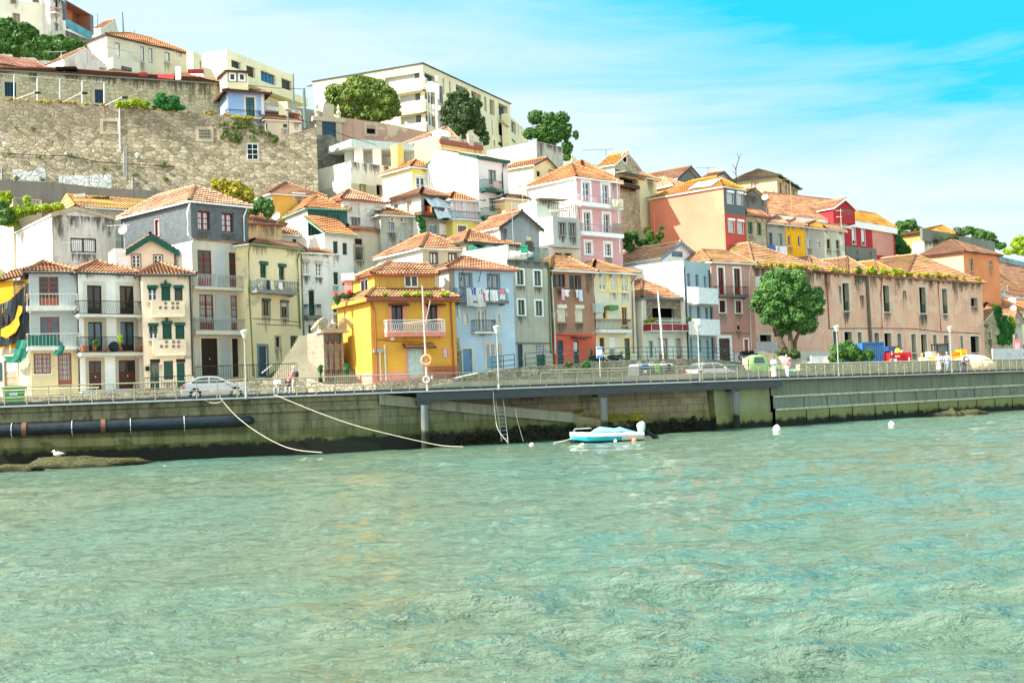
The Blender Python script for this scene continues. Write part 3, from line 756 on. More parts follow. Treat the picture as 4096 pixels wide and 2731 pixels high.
def hillXY(x,y):return hill(1176+x/y*2876,y)
mb=MB();xs=list(range(-500,3401,60));Ys=[93+2.2*k for k in range(64)]
idx={}
mi=mb.m(SOIL)
for i,x in enumerate(xs):
 for j,Y in enumerate(Ys):
  z=hill(x,Y);z+=noise.noise(Vector((x*.02,Y*.15,0)))*.5 if z>6 else 0
  idx[i,j]=len(mb.v);mb.v.append((wx(x,Y),Y,z))
for i in range(len(xs)-1):
 for j in range(len(Ys)-1):
  mb.f.append((idx[i,j],idx[i+1,j],idx[i+1,j+1],idx[i,j+1]));mb.mi.append(mi);mb.uv+=[(0,0)]*4
struct(mb.build('hillside',smooth=True))
mb=MB();ribbon(mb,lambda t:DK.P(t,.5,3.70),lambda t:DK.P(t,34,3.70),0,DK.L,ROAD,2.)
struct(mb.build('road'))
# raised pavement in front of the houses, on its stone retaining wall
RW=rubble('retaining_rubble',[(.34,.29,.19),(.44,.38,.26),(.28,.25,.18),(.52,.46,.33)],(.10,.09,.06),2.2,.45)
PV=[(-260,84,4.4),(-60,85,4.42),(330,87.5,4.5),(440,88.6,4.6),(445,88.6,4.95),(700,90,4.95),(736,89.5,4.5),(860,87.6,4.4),(1045,89.5,4.6),(1100,91.5,4.95),(1180,94,5.25),(1300,98,5.5),(1440,103,5.75),(1560,108,5.8),(1650,113,5.7),(1725,119,5.3),(1900,126,5.0),(2300,145,4.7),(2700,170,4.5)]
mb=MB();wm=MB()
for(x0,Y0,z0),(x1,Y1,z1)in zip(PV[:-1],PV[1:]):
 a,b=Vector((wx(x0,Y0),Y0,z0)),Vector((wx(x1,Y1),Y1,z1));bk=Vector((-4,22,0));d=(b-a).normalized()
 mb.face([a,b,b+bk,a+bk],PAVE)
 fl=Vector((0,0,3.6));A,B=a.copy(),b.copy();A.z=B.z=3.6
 n=Vector((d.y,-d.x,0)).normalized()*.04
 wm.face([A+n,B+n,b+n+Vector((0,0,.02)),a+n+Vector((0,0,.02))],RW)
 wm.face([a+n+Vector((0,0,.02)),b+n+Vector((0,0,.02)),b-n*8+Vector((0,0,.02)),a-n*8+Vector((0,0,.02))],STONEL)
struct(mb.build('pavement'))
tag(wm.build('retaining_wall'),'low rubble retaining wall holding the raised pavement in front of the houses','retaining wall')
# ---- the quay
LOWC=(.95,(.012,.014,.010),(.065,.085,.012))
QA=ashlar('quay_blocks_dark',(.13,.125,.075),(.22,.21,.12),(.02,.02,.014),1.5,.55,.75,(.022,.026,.016),low=LOWC)
QB=plaster('quay_back_render',(.42,.38,.27),.55,(.13,.12,.08),(.3,.27,.19),.4)
QC=ashlar('quay_back_blocks',(.30,.26,.16),(.44,.39,.26),(.08,.07,.04),.85,.52,.4,low=(.85,(.014,.015,.010),(.12,.13,.015)),mw=.022)
def concm(name,col,low=None,dirt=.6):
 m=plaster(name,col,dirt,(.07,.07,.05))
 if low and not m.get('t'):
  t=NT.__new__(NT);t.nt=m.node_tree;b=next(n for n in t.nt.nodes if n.type=='BSDF_PRINCIPLED');src=b.inputs['Base Color'].links[0].from_socket
  geo=t.n('ShaderNodeNewGeometry').outputs['Position'];t.b=b;t.set(b,'Base Color',tide(t,geo,src,low));m['t']=1
 return m
QD=concm('quay_concrete',(.27,.28,.15),(.55,(.014,.016,.012),(.15,.17,.03)),.4)
QE=concm('quay_upper_concrete',(.20,.225,.17),None,.8)
PARA=concm('parapet_concrete',(.40,.38,.29),None,.5)
PARR=rubble('parapet_rubble',[(.50,.43,.27),(.62,.54,.36),(.56,.48,.32)],(.26,.22,.14),1.6,.4)
t870,t1345,t1645,t1785=DK.at(872,3.),DK.at(1335,1.8),DK.at(1655,2.),DK.at(1785,2.)
def ramp_top(t):
 return interp([t870,t1345,DK.at(1600,.2)],[3.62,1.82,-.15],t)
mb=MB()
ribbon(mb,lambda t:DK.P(t,.1,-1.2),lambda t:DK.P(t,.35,3.3),0,t870,QA)
ribbon(mb,lambda t:DK.P(t,.25,3.3),lambda t:DK.P(t,.25,3.66),0,t870,QA)
# string course
ribbon(mb,lambda t:DK.P(t,.18,2.72),lambda t:DK.P(t,.18,2.95),0,t870-.3,QA);ribbon(mb,lambda t:DK.P(t,.18,2.95),lambda t:DK.P(t,.36,2.95),0,t870-.3,QA)
QS=plaster('slip_concrete',(.25,.25,.18),.8,(.07,.07,.05))
wo=lambda t:interp([t870,t870+6],[.2,1.1],t)
ribbon(mb,lambda t:DK.P(t,wo(t)-.1,-1.2),lambda t:DK.P(t,wo(t)+.1,ramp_top(t)-.62),t870,t1345,QA)
ribbon(mb,lambda t:DK.P(t,1.2,-1.2),lambda t:DK.P(t,1.2,ramp_top(t)-.1),t1345,DK.at(1600,.2),QC)
tag(mb.build('quay_wall'),'dark algae-stained block quay wall under the left half of the walkway','quay wall')
mb=MB()
ribbon(mb,lambda t:DK.P(t,wo(t)-.08,ramp_top(t)-.66),lambda t:DK.P(t,wo(t)-.08,ramp_top(t)),t870,t1345,QS,1.)
ribbon(mb,lambda t:DK.P(t,wo(t)-.08,ramp_top(t)),lambda t:DK.P(t,wo(t)+.3,ramp_top(t)),t870,t1345,PARA,1.)
ribbon(mb,lambda t:DK.P(t,wo(t)+.15,ramp_top(t)-.62),lambda t:DK.P(t,wo(t)-.08,ramp_top(t)-.66),t870,t1345,QE,1.)
ribbon(mb,lambda t:DK.P(t,wo(t)+.3,ramp_top(t)),lambda t:DK.P(t,wo(t)+.3,ramp_top(t)-.8),t870,t1345,PARA,1.)
e=DK.P(t1345,1.02,0);d=DK.D(t1345);mb.face([DK.P(t1345,1.02,1.1),DK.P(t1345,1.4,1.1),DK.P(t1345,1.4,ramp_top(t1345)),DK.P(t1345,1.02,ramp_top(t1345))],QE)
tag(mb.build('slipway_parapet'),'stained concrete parapet sloping down beside the slipway under the footbridge','parapet')
mb=MB();ribbon(mb,lambda t:DK.P(t,wo(t)+.3,ramp_top(t)-.55),lambda t:DK.P(t,6.,ramp_top(t)-.55),t870-3,t1345+.01,PARA,1.)
ribbon(mb,lambda t:DK.P(t,1.2,ramp_top(t)-.1),lambda t:DK.P(t,6.,ramp_top(t)-.1),t1345,DK.at(1600,.2),QC,1.)
struct(mb.build('slipway'))
# wall behind the slipway, with the parapet above walkway level
tB0,tB1=DK.at(835,3.),t1645+2.5
def bo(t):return interp([tB0,tB0+9,t1645-4,t1645+.6],[3.2,4.6,3.4,1.15],t)
mb=MB();tm=DK.at(1235,3.)
ribbon(mb,lambda t:DK.P(t,bo(t)-.2,-1),lambda t:DK.P(t,bo(t),3.5),tB0,tm,QB);ribbon(mb,lambda t:DK.P(t,bo(t)-.5,-1),lambda t:DK.P(t,bo(t),3.5),tm,t1645+.6,QC)
tag(mb.build('slipway_back_wall'),'wall of pale render and big stone blocks rising behind the slipway','quay wall')
mb=MB()
def ptop(t):return interp([DK.at(1000,4),DK.at(1100,4),DK.at(1700,4),DK.at(1830,4.3)],[3.95,4.3,4.36,4.36],t)
t0,t1=DK.at(735,4,3.2),DK.at(1838,4,3.)
pf=lambda z:(lambda t:DK.P(t,interp([tB0,tB0+9,t1645-4,t1645+1],[3.2,4.6,4.2,3.],t),z(t)if callable(z)else z))
pf2=lambda z:(lambda t:DK.P(t,interp([tB0,tB0+9,t1645-4,t1645+1],[3.2,4.6,4.2,3.],t)+.35,z(t)if callable(z)else z))
ribbon(mb,pf(3.3),pf(ptop),t0,t1,PARA);ribbon(mb,pf(ptop),pf2(ptop),t0,t1,PARA);ribbon(mb,pf2(ptop),pf2(3.3),t0,t1,PARA)
tag(mb.build('road_parapet'),'low streaked concrete parapet between the walkway and the parked cars','parapet')
mb=MB()
ribbon(mb,lambda t:DK.P(t,3.,3.3),lambda t:DK.P(t,3.,4.86),t1+.01,DK.L,PARR);ribbon(mb,lambda t:DK.P(t,2.95,4.86),lambda t:DK.P(t,3.4,4.86),t1+.01,DK.L,GREYM)
mb.tube([DK.P(t,3.0,4.93)for t in np.linspace(t1,DK.L,60)],.05,GREYM,5)
mb.face([DK.P(t1,3.,3.3),DK.P(t1,3.4,3.3),DK.P(t1,3.4,4.86),DK.P(t1,3.,4.86)],PARR)
tag(mb.build('rubble_parapet'),'ochre rubble parapet with a metal rail in front of the building site','parapet')
# pier block and stepped quay on the right
mb=MB();tb0=t1645;
ribbon(mb,lambda t:DK.P(t,.65,1.15),lambda t:DK.P(t,.7,3.5),tb0,t1785,QD);ribbon(mb,lambda t:DK.P(t,.5,-1.2),lambda t:DK.P(t,.5,1.15),tb0,t1785,QD);ribbon(mb,lambda t:DK.P(t,.5,1.15),lambda t:DK.P(t,.65,1.15),tb0,t1785,QD)
mb.face([DK.P(tb0,.5,-1),DK.P(tb0,1.5,-1),DK.P(tb0,1.5,3.5),DK.P(tb0,.68,3.5)],QA)
tag(mb.build('pier_block'),'square concrete quay block standing proud beside the third bridge column','quay wall')
mb=MB();tE=DK.L
for z0,z1,o,mt in((-1.2,1.42,.2,QD),(1.42,2.42,.38,QE),(2.42,3.6,.55,QE)):
 ribbon(mb,lambda t:DK.P(t,o,z0),lambda t:DK.P(t,o+.03,z1),t1785,tE,mt)
 ribbon(mb,lambda t:DK.P(t,o-.06,z1),lambda t:DK.P(t,o+.3,z1),t1785,tE,PARA)
 ribbon(mb,lambda t:DK.P(t,o-.06,z1-.15),lambda t:DK.P(t,o-.06,z1),t1785,tE,plain('ledge_edge',(.46,.44,.30),.9,var=.35)if z1<3 else QE)
k=t1785+4
while k<tE:
 for z0,z1,o in((-1.2,1.28,.16),(1.42,2.3,.34)):
  mb.box(DK.P(k,o,z0),DK.D(k)*.03,Vector((0,0,z1-z0)),DK.P(k,o+.1,0)-DK.P(k,o,0),QA)
 k+=3.1
for xd,zz in((1868,1.42),):
 t=DK.at(xd,1.);mb.box(DK.P(t,.35,-1),DK.D(t)*.9,DK.P(t,.6,0)-DK.P(t,.3,0),(0,0,2.3),QD)
tag(mb.build('stepped_quay'),'concrete quay with three stepped ledges and weed at the waterline, right side','quay wall')
# ---- walkway: deck, girder, columns, railings
STEEL=plain('walkway_steel',(.055,.065,.07),.5,.3);EDGE=plain('walkway_edge',(.42,.46,.46),.4,.4);RAIL=plain('railing_steel',(.30,.28,.19),.5,.1);COLM=concm('column_paint',(.17,.20,.22),(1.1,(.02,.022,.015),(.16,.16,.08)),.5)
wk=thing('walkway','long riverside walkway on steel girders and round columns with pipe railings','walkway',DK.P(DK.at(1176,3.7),1,3.2))
mb=MB()
ribbon(mb,lambda t:DK.P(t,0,3.76),lambda t:DK.P(t,2.6,3.76),0,DK.L,STEEL);ribbon(mb,lambda t:DK.P(t,2.6,3.62),lambda t:DK.P(t,0,3.62),0,DK.L,STEEL)
mb.build('deck',wk)
mb=MB();ribbon(mb,lambda t:DK.P(t,-.05,3.64),lambda t:DK.P(t,-.05,3.73),0,DK.L,EDGE);ribbon(mb,lambda t:DK.P(t,-.05,3.73),lambda t:DK.P(t,.03,3.73),0,DK.L,EDGE);ribbon(mb,lambda t:DK.P(t,.03,3.64),lambda t:DK.P(t,-.05,3.64),0,DK.L,EDGE)
ribbon(mb,lambda t:DK.P(t,.05,3.76),lambda t:DK.P(t,.05,3.9),0,DK.L,STEEL)
mb.build('edge_trim',wk)
g0,g1=DK.at(958,3.4),DK.at(1800,3.4)
mb=MB();ribbon(mb,lambda t:DK.P(t,.12,3.05),lambda t:DK.P(t,.12,3.62),g0,g1,STEEL);ribbon(mb,lambda t:DK.P(t,.5,3.05),lambda t:DK.P(t,.02,3.05),g0,g1,STEEL);ribbon(mb,lambda t:DK.P(t,.02,3.05),lambda t:DK.P(t,.02,3.1),g0,g1,STEEL)
mb.build('girder',wk)
for xd in(974,1386,1689):
 t=DK.at(xd,2.5,.12);mb=MB();mb.lathe(DK.P(t,.12,-1.5),[(.26,0),(.26,4.3)],COLM,18)
 p=DK.P(t,.45,2.95);mb.cbox(p+Vector((0,0,-.0)),.9,.7,.2,STEEL,math.atan2(DK.D(t).y,DK.D(t).x));mb.build('column',wk,smooth=False)
def railing(name,off,z0,rails,post,t0,t1,sp,m,label=None,parent=None,pr=.024,lean=0.):
 pr*=1.25;mb=MB();n=int((t1-t0)/sp)
 ts=[t0+k*sp for k in range(n+1)]
 for h in rails:
  r=pr*(1.35 if h==rails[0]else.7);mb.tube([DK.P(t,off+lean*h,z0+h)for t in np.linspace(t0,t1,max(3,int((t1-t0)/1.5)))],r,m,5)
 for t in ts:
  mb.tube([DK.P(t,off,z0),DK.P(t,off+lean*rails[0],z0+rails[0])],pr,m,4,False)
 return mb.build(name,parent)
railing('railing',.03,3.72,[1.1,.74,.52,.30],1,0,DK.L,1.22,RAIL,parent=wk)
railing('railing',2.5,3.76,[.92,.62,.36],1,DK.at(1240,4,2.5),DK.L,1.5,RAIL,parent=wk,pr=.02,lean=-.25)
OCH=plain('ochre_rail',(.50,.44,.24),.5,.2)
o=railing('low_railing',2.75,3.72,[.95,.5],1,0,DK.at(228,4,2.75),1.9,OCH,pr=.025);tag(o,'low ochre pipe railing between walkway and road beside the green bin','railing')
print('deck L',DK.L)
# ================================================================ FRONT ROW
def pl(n,c,d=.3,**k):return plaster(n,c,d,**k)
P_GREY=pl('render_grey',(.42,.46,.46),.12);P_YEL=pl('render_ochre',(.66,.56,.32),.35,patch=(.5,.44,.3),pa=.4);P_WHITE=pl('render_white',(.74,.75,.72),.15)
P_CREAM=pl('render_pink_cream',(.72,.60,.44),.1);P_STONE=pl('ashlar_pale',(.50,.48,.40),.3);P_LEMON=pl('render_lemon',(.70,.62,.38),.25,patch=(.45,.42,.32),pa=.2)
P_WW=pl('render_worn_white',(.66,.66,.62),.45,patch=(.42,.4,.35),pa=.3);P_SUNW=pl('render_sun_white',(.72,.71,.66),.1)
P_BEIGE=pl('render_beige',(.62,.54,.40),.2);P_AMBER=pl('render_amber',(.62,.33,.05),.12,dcol=(.35,.15,.05));P_BLUE=pl('render_pale_blue',(.45,.58,.68),.15)
P_CONC=pl('render_concrete',(.42,.41,.33),.4,dcol=(.16,.16,.13));P_CONCD=pl('render_concrete_dark',(.17,.18,.15),.5,dcol=(.06,.07,.05))
P_BRN=pl('render_brown',(.36,.20,.13),.1,patch=(.45,.4,.33),pa=.22);P_RED=pl('render_red',(.60,.12,.07),.2);P_LCREAM=pl('render_light_cream',(.70,.66,.50),.15)
P_MINT=pl('render_mint',(.60,.68,.60),.3);P_PINK=pl('render_salmon',(.56,.31,.25),.35,dcol=(.22,.14,.12));P_STEEL=pl('render_steel_blue',(.34,.44,.48),.05)
P_PLINTH=pl('plinth_salmon',(.62,.26,.20),.2);SL=slate('slate_scales',(.05,.065,.075),(.085,.105,.115));P_BONE=pl('render_bone',(.62,.60,.50),.5,patch=(.4,.38,.3),pa=.3)
LAMPM=plain('lantern_iron',(.03,.05,.04),.5)
def lantern(s,x,y):
 F=s.F;u,z=F.px((x,y),.15);mb=MB();mb.box(F.pt(u,z+.25,0),F.e*.03,F.n*.17,(0,0,.03),LAMPM);mb.lathe(F.pt(u+.015,z-.2,.15),[(.02,0),(.07,.06),(.12,.3),(.02,.42)],LAMPM,6);mb.build('wall_lantern',s.root)
 # --- grey house
b=Bld('town_house','grey rendered house with ochre ground floor and grey balconies, left end of the front row',(388,1300),(1050,1303),90,3.9,P_GREY,L=7,side=P_GREY,bands=[((0,815,'f'),P_YEL)],fr='e')
b.hip((590,1160),v=2.6,gut=GUT)
frame('f')
b.win(522,-146,792,245,RBRN,2,4,sur=None,low=.28);b.win(538,395,805,780,RBRN,2,4,g=GB,low=.2)
b.bal(365,82,1045,250,.85,m=OFFW,slab=OFFW,sh=.3,sp=.24);b.bal(368,618,1062,790,.85,m=OFFW,slab=OFFW,sh=.22,sp=.24)
b.win(450,885,685,1155,RBRN,4,4,g=GC,fw=.09,sill=OFFW);b.win(775,878,968,1328,RBRN,3,5,g=GC,fw=.12,low=.2)
b.pipe([(1040,-190),(1058,600),(1070,1400)],GUT,.06)
b.walls()
# --- white house
frame('e')
b=Bld('town_house','white house with black bellied iron balconies and brown double doors',(1062,1305),(1895,1335),91,3.9,P_WHITE,L=7,bands=[((1400,1380,'f'),LGREY)])
b.hip((1310,1160),v=2.8,gut=GUT)
frame('f')
for r in((1165,-31,1375,355),(1602,-26,1808,355)):b.win(*r,DBRN,2,1,sur=STONEL,sw=.28,low=.22,fw=.09)
for r in((1180,462,1385,852),(1615,458,1812,848)):b.win(*r,DBRN,2,1,g=GB,sur=STONE,sw=.28,low=.22,fw=.09)
b.door(1190,985,1370,1370,BROWN,STONE,.24,2,glz=.42);b.door(1590,975,1830,1355,BROWN,STONE,.24,2,glz=.42)
b.bal(1062,170,1932,368,.8,'belly',sh=.18,sp=.13,slab=OFFW);b.bal(1088,662,1925,866,.8,'belly',sh=.25,sp=.13,slab=STONEL)
b.pipe([(1880,-170),(1905,400),(1935,1390)],GUT,.06)
b.walls();H2=b
# --- cream house with green roller shutters
frame('e')
b=Bld('town_house','cream house with green roller shutters and solid balconies pierced by round holes',(1905,1337),(2567,1337),92.5,3.9,P_CREAM,L=7)
b.hip((2145,1180),v=2.8,gut=GUT)
GS=plain('green_shutter',(.006,.07,.05),.5)
frame('f')
b.win(1985,-2,2110,175,WHITE,2,2,roll=.22,box=.22,shm=GS);b.win(2165,-22,2292,178,GS,1,1,roll=.98,box=.25,shm=GS);b.win(2342,0,2455,175,DBRN,1,1,g=GD,roll=.25,box=.25,shm=GS)
b.win(2000,505,2122,690,WHITE,2,2,roll=.58,box=.22,shm=GS);b.win(2180,480,2310,693,GS,1,1,roll=.98,box=.25,shm=GS);b.win(2354,500,2480,690,GS,1,1,roll=.98,box=.25,shm=GS)
HOLE=plain('pierced_hole',(.20,.16,.12),.9)
for r,hs in(((2052,195,2468,378),((2155,270),(2225,212),(2227,272),(2322,272),(2386,272),(2322,212),(2386,212))),((2068,708,2482,893),((2170,790),(2237,730),(2237,790),(2332,790),(2400,790),(2332,730),(2400,730)))):
 b.bal(*r,.45,'solid',P_CREAM,P_CREAM,.1)
 mb=MB()
 for hx,hy in hs:
  u,z=b.F.px((hx,hy),.47);mb.lathe(b.F.pt(u,z,.45),[(.0,.012),(.13,.012),(.13,0)],HOLE,12,b.F.n)
 mb.build('pierced_hole',b.root)
b.door(2015,1015,2143,1368,DGRN,None,rows=5,glz=0);b.door(2372,1010,2490,1385,DGRN,None,rows=4)
b.win(2197,985,2330,1232,DGRN,2,8,g=GG,roll=.0,mw=.05);b.win(2015,962,2152,1010,BLACK,5,2);b.win(2364,958,2492,1004,BLACK,5,2)
lantern(b,2221,-60);lantern(b,2238,430);b.box('mailbox',1955,1060,2010,1115,.15,BLACK);b.box('name_sign',2478,918,2565,955,.04,GREYM)
b.pipe([(2548,-190),(2570,400),(2590,1190)],GUT,.07)
b.walls()
# --- tall slate-clad house
frame('g')
b=Bld('town_house','tall house with dark slate scales on its upper floor and wine red windows',(375,352),(1145,428),96.5,4.,P_STONE,sx=-560,side=SL)
b.bands=[(b.F.px((400,850))[1],P_STONE),(1e9,SL)]
b.sbands=[(b.LF.px((330,900))[1],P_SUNW)]
b.hip((440,148),v=2.4,mat=TLP,gut=WHITE,oh=.3)
for r in((472,478,642,745),(792,508,958,772)):b.win(*r,WINE,2,3,g=GW,rec=.3,fw=.1,mw=.05)
for r in((468,1005,668,1500),(890,1040,1080,1515)):b.win(*r,WINE,2,4,g=GG,tr=.28,fw=.08,low=.2,rec=.12)
frame('h')
for r in((490,90,692,570),(912,108,1100,578)):b.win(*r,WINE,2,4,g=GC,tr=.28,fw=.08,low=.22,rec=.12)
b.door(515,680,748,1180,DBRN,STONEL,.15,2,rows=3,glz=.0);b.door(930,684,1098,1198,DBRN,STONEL,.15,1,rows=3)
b.box('wall_panel',712,98,880,560,.03,P_GREY);b.box('wall_panel',800,682,895,1180,.03,P_GREY)
frame('g');b.box('wall_panel',690,1022,860,1500,.03,P_GREY);b.box('cornice',385,848,1160,925,.12,TLB)
b.bal(432,1325,1165,1525,.75,'arch',GREYM,STONEL,.2,.15);frame('h');b.bal(445,408,1192,585,.75,'arch',GREYM,STONEL,.3,.15)
frame('g');b.pipe([(372,360),(335,500),(340,810),(410,860),(370,980),(395,1510)],WHITE,.06);b.pipe([(1140,430),(1090,560),(1100,890),(1140,920),(1130,1040),(1150,1500)],WHITE,.06)
b.win(-100,610,-41,820,WINE,1,1,g=GC,side='l',fw=.06,sur=plain('pink_frame',(.8,.35,.35)),sw=.05)
b.walls();H4=b
# --- lemon house
frame('g')
b=Bld('town_house','lemon house with a grey stone baluster balcony and green window boxes',(1165,925),(1850,1042),98.6,4.,P_LEMON,L=7,YB=103.5)
b.par((1235,812),(1800,985),v=2.6,mat=TLB,oh=.3,gut=GRNP)
for r in((1310,1190,1402,1385),(1562,1222,1645,1415)):b.win(*r,DGRN,2,2,g=GD,low=.3,roll=.3,shm=DGRN,box=.28,boxm=DGRN,rec=.2)
frame('h')
b.win(1343,168,1438,375,DBRN,2,1,g=GY,sur=BLUET,sw=.12,box=.2,boxm=DGRN);b.win(1592,190,1682,395,DBRN,2,1,g=GY,roll=.3,sur=BLUET,sw=.12,box=.2,boxm=DGRN)
b.win(1515,660,1582,800,DGRN,1,1,g=GD,sur=STONE,sw=.12);b.door(1292,790,1408,1200,DBLUE,BLUET,.2);b.door(1728,660,1808,950,DGRN,BROWN,.08)
b.bal(1262,-115,1815,62,.8,'balu',plain('balustrade_stone',(.26,.28,.26),.9),plain('balcony_stone',(.2,.21,.2),.9),.25,.3)
b.wire([(1215,415),(1500,430),(1840,465)]);b.wire([(1260,490),(1500,500),(1830,510)])
frame('g');b.pipe([(1180,930),(1155,1040),(1165,1500)],GRNP,.06);frame('h');b.pipe([(1158,0),(1200,700),(1222,1190)],GRNP,.06)
frame('g');b.pipe([(1845,1045),(1812,1130),(1830,1500)],GRNP,.06);frame('h');b.pipe([(1828,0),(1850,550)],GRNP,.06)
b.walls();H5=b
# --- worn white narrow house
frame('g')
b=Bld('town_house','narrow worn white house with a small iron balcony beside the shrine steps',(1872,1042),(2235,1085),104,4.5,P_WW,L=4,YB=105.5,bands=[((1900,2210),P_RED)])
b.par((1830,960),(2130,1040),v=3,mat=TLM,oh=.35)
b.win(1885,1165,1965,1335,WHITE,2,1,g=GC,sill=OFFW,box=.3,boxm=STONE);b.win(2058,1190,2138,1358,WHITE,2,3,g=GD,sill=OFFW,box=.3,boxm=STONE)
frame('h');b.door(1962,35,2045,375,DGRN,None,glz=.6);b.bal(1945,222,2132,382,.6,'arch',BLACK,P_CONCD,.25,.15);b.win(1958,500,2010,670,GREYM,1,1,sur=STONEL,sw=.05)
b.pipe([(1875,0),(1895,400),(1915,900)],GREYM,.06);b.walls()
# --- white house with green dormer
P_DG=corru('green_boards',(.01,.11,.09),.3,.1)
frame('g')
b=Bld('town_house','white house with small green windows below a green-edged lean-to roof',(2170,785),(2557,854),108.2,8,P_SUNW,L=4.0,YB=110.5,group=None)
b.walls();frame('i');b.fh=[]
b.root['_w']=1
mb=MB();z1=at((2040,555,'g'),111.2).z
F=b.F;A,B_,C,D_=F.pt(-.2,b.zt,.35),F.pt(b.W+.25,b.zt,.35),F.pt(b.W+.25,z1,-2.9),F.pt(-.2,z1,-2.9)
tile_face(mb,A,B_,C,D_,TLO);dn=Vector((0,0,-.18))
GTR=plain('sage_trim',(.16,.33,.25),.6)
for p_,q_ in((A,B_),(B_,C),(D_,A)):mb.face([p_+dn,q_+dn,q_,p_],GTR)
mb.face([A+dn,D_+dn,C+dn,B_+dn],OFFW);mb.build('roof',b.root)
HW=b
def reopen(b,name='wall'):
 for c in list(b.root.children):
  if c.name.split('.')[0]==name:bpy.data.objects.remove(c,do_unlink=True)
reopen(b)
for r in((108,1222,178,1392),(234,1245,302,1412)):b.win(*r,DGRN,2,3,g=GG,fw=.09)
frame('j')
for r in((112,294,180,466),(233,314,297,478)):b.win(*r,DGRN,2,3,g=GG,fw=.09)
b.win(107,732,160,838,DGRN,2,2,g=GG)
b.walls()
frame('g')
b2=Bld('town_house','white house with a dark green boarded top floor and orange hipped roof',(1945,445),(2482,492),111.3,12,P_DG,sx=1465,side=P_SUNW,YB=113.2)
b2.roof((b2.ridge_pt((2070,278),2.2)[0],2.2,b2.ridge_pt((2070,278),2.2)[1]),(b2.ridge_pt((2070,278),2.2)[0],b2.L-1.5,b2.ridge_pt((2070,278),2.2)[1]),mat=TLO,oh=.3,trim=GTR)
b2.win(2110,520,2215,665,DGRN,2,3,g=GB);b2.win(2270,545,2380,700,DGRN,2,2,g=GG);b2.walls()
# --- beige house
frame('i')
b=Bld('town_house','beige house with a tall stone-framed barred window below a long tiled eave',(300,1045),(1015,1140),111.8,8,P_BEIGE,L=6,YB=116.5)
b.par((330,935),(930,1075),v=3,mat=TLB,trim=RBRN)
b.win(400,1185,505,1300,DBRN,4,2,g=GD,sur=None);b.win(402,1300,508,1480,DBRN,4,3,g=GD,sur=STONE,sw=.22);b.win(797,1232,898,1330,DBRN,5,3,g=GW,sur=STONE,sw=.18)
b.walls()
# --- shrine of the stairs
ASH=ashlar('shrine_blocks',(.22,.18,.13),(.30,.25,.18),(.42,.39,.31),.55,.38,.3,mw=.03)
frame('j')
b=Bld('wayside_shrine','baroque granite wayside shrine with scrolled pediment and glazed red doors',(-25,1090),(240,1085),91.6,4.4,ASH,L=3.2,sx=None,YB=92.4,cat='shrine',side=ASH)
x0,x1=b.W*.06,b.W*.94
b.win(-10,1120,228,1238,RBRN,3,1,g=GB,fw=.06,rec=.25);
for k,(xa,xb)in enumerate(((2,72),(76,146),(150,230))):b.win(xa,1240,xb,1660,RBRN,1,4,g=GC,fw=.08,rec=.2,low=.1)
b.walls(flat=STONE)
F=b.F;mb=MB();zt=b.zt;Wd=b.W;N=F.n
mb.box(F.pt(-.15,zt-.12,-1.2),F.e*(Wd+.5),N*1.5,(0,0,.16),STONE);mb.box(F.pt(-.05,zt+.04,-1.),F.e*(Wd+.3),N*1.15,(0,0,.12),STONE)
for sgn,cx in((-1,Wd*.5-.75),(1,Wd*.5+.85)):
 pts=[]
 for k in range(26):
  t=k/25*2*math.pi*1.35;r=.34*(1-k/25*.75);pts.append(F.pt(cx+sgn*-.05+r*math.cos(t+.5)*sgn,zt+.62+r*math.sin(t+.5),.02))
 mb.tube(pts,[.1-.055*k/25 for k in range(26)],STONE,6)
 mb.tube([F.pt(cx+sgn*.3,zt+.78,.0),F.pt(cx+sgn*.52,zt+.5,.0),F.pt(cx+sgn*.78,zt+.2,0),F.pt(cx+sgn*.95,zt+.16,0)],[.13,.15,.13,.1],STONE,6)
 mb.box(F.pt(cx-.32,zt+.15,-.25),F.e*.6,N*.25,(0,0,.5),STONE)
c=F.pt(Wd*.5+.05,zt+.15,-.1)
mb.lathe(c,[(.28,0),(.2,.12),(.3,.3),(.32,.42),(.12,.5),(.1,.62),(.05,.7)],STONE,10)
mb.cbox(c+Vector((0,0,1.0)),.12,.12,.7,STONE,.3);mb.cbox(c+Vector((0,0,1.12)),.52,.11,.12,STONE,.3)
mb.build('pediment',b.root);SHR=b
# --- steps either side of the shrine
STEP=plaster('step_stone',(.25,.235,.17),.6,(.12,.12,.08))
def stairs(name,label,p0,p1,z0,z1,width,n):
 a,c=Vector(p0),Vector(p1);d=(c-a);L=d.length;d=d/L;nn=Vector((d.y,-d.x,0));mb=MB()
 for k in range(n):
  mb.box(Vector((a.x,a.y,z0-1))+d*(L*k/n),d*(L*(1-k/n)),nn*width,(0,0,1+(z1-z0)*(k+1)/n),STEP)
 o=mb.build(name,base=(a.x,a.y,z0));return tag(o,label,'stairs')
p=at((1500,1180,'h'),94);p2=at((1980,960,'h'),99)
stairs('stone_stairs','worn stone steps climbing away between lemon house and shrine',(-17.9,92.4,0),(-16.6,98.2,0),4.9,8.5,3.7,17)
p=at((300,1750,'j'),92.5);p2=at((420,1510,'j'),96)
stairs('stone_stairs','mossy stone steps rising between the shrine and the amber house',(at((560,1760,'j'),91.5).x,91.5,0),(at((380,1760,'j'),96.5).x,96.5,0),4.45,7.4,-2.1,18)
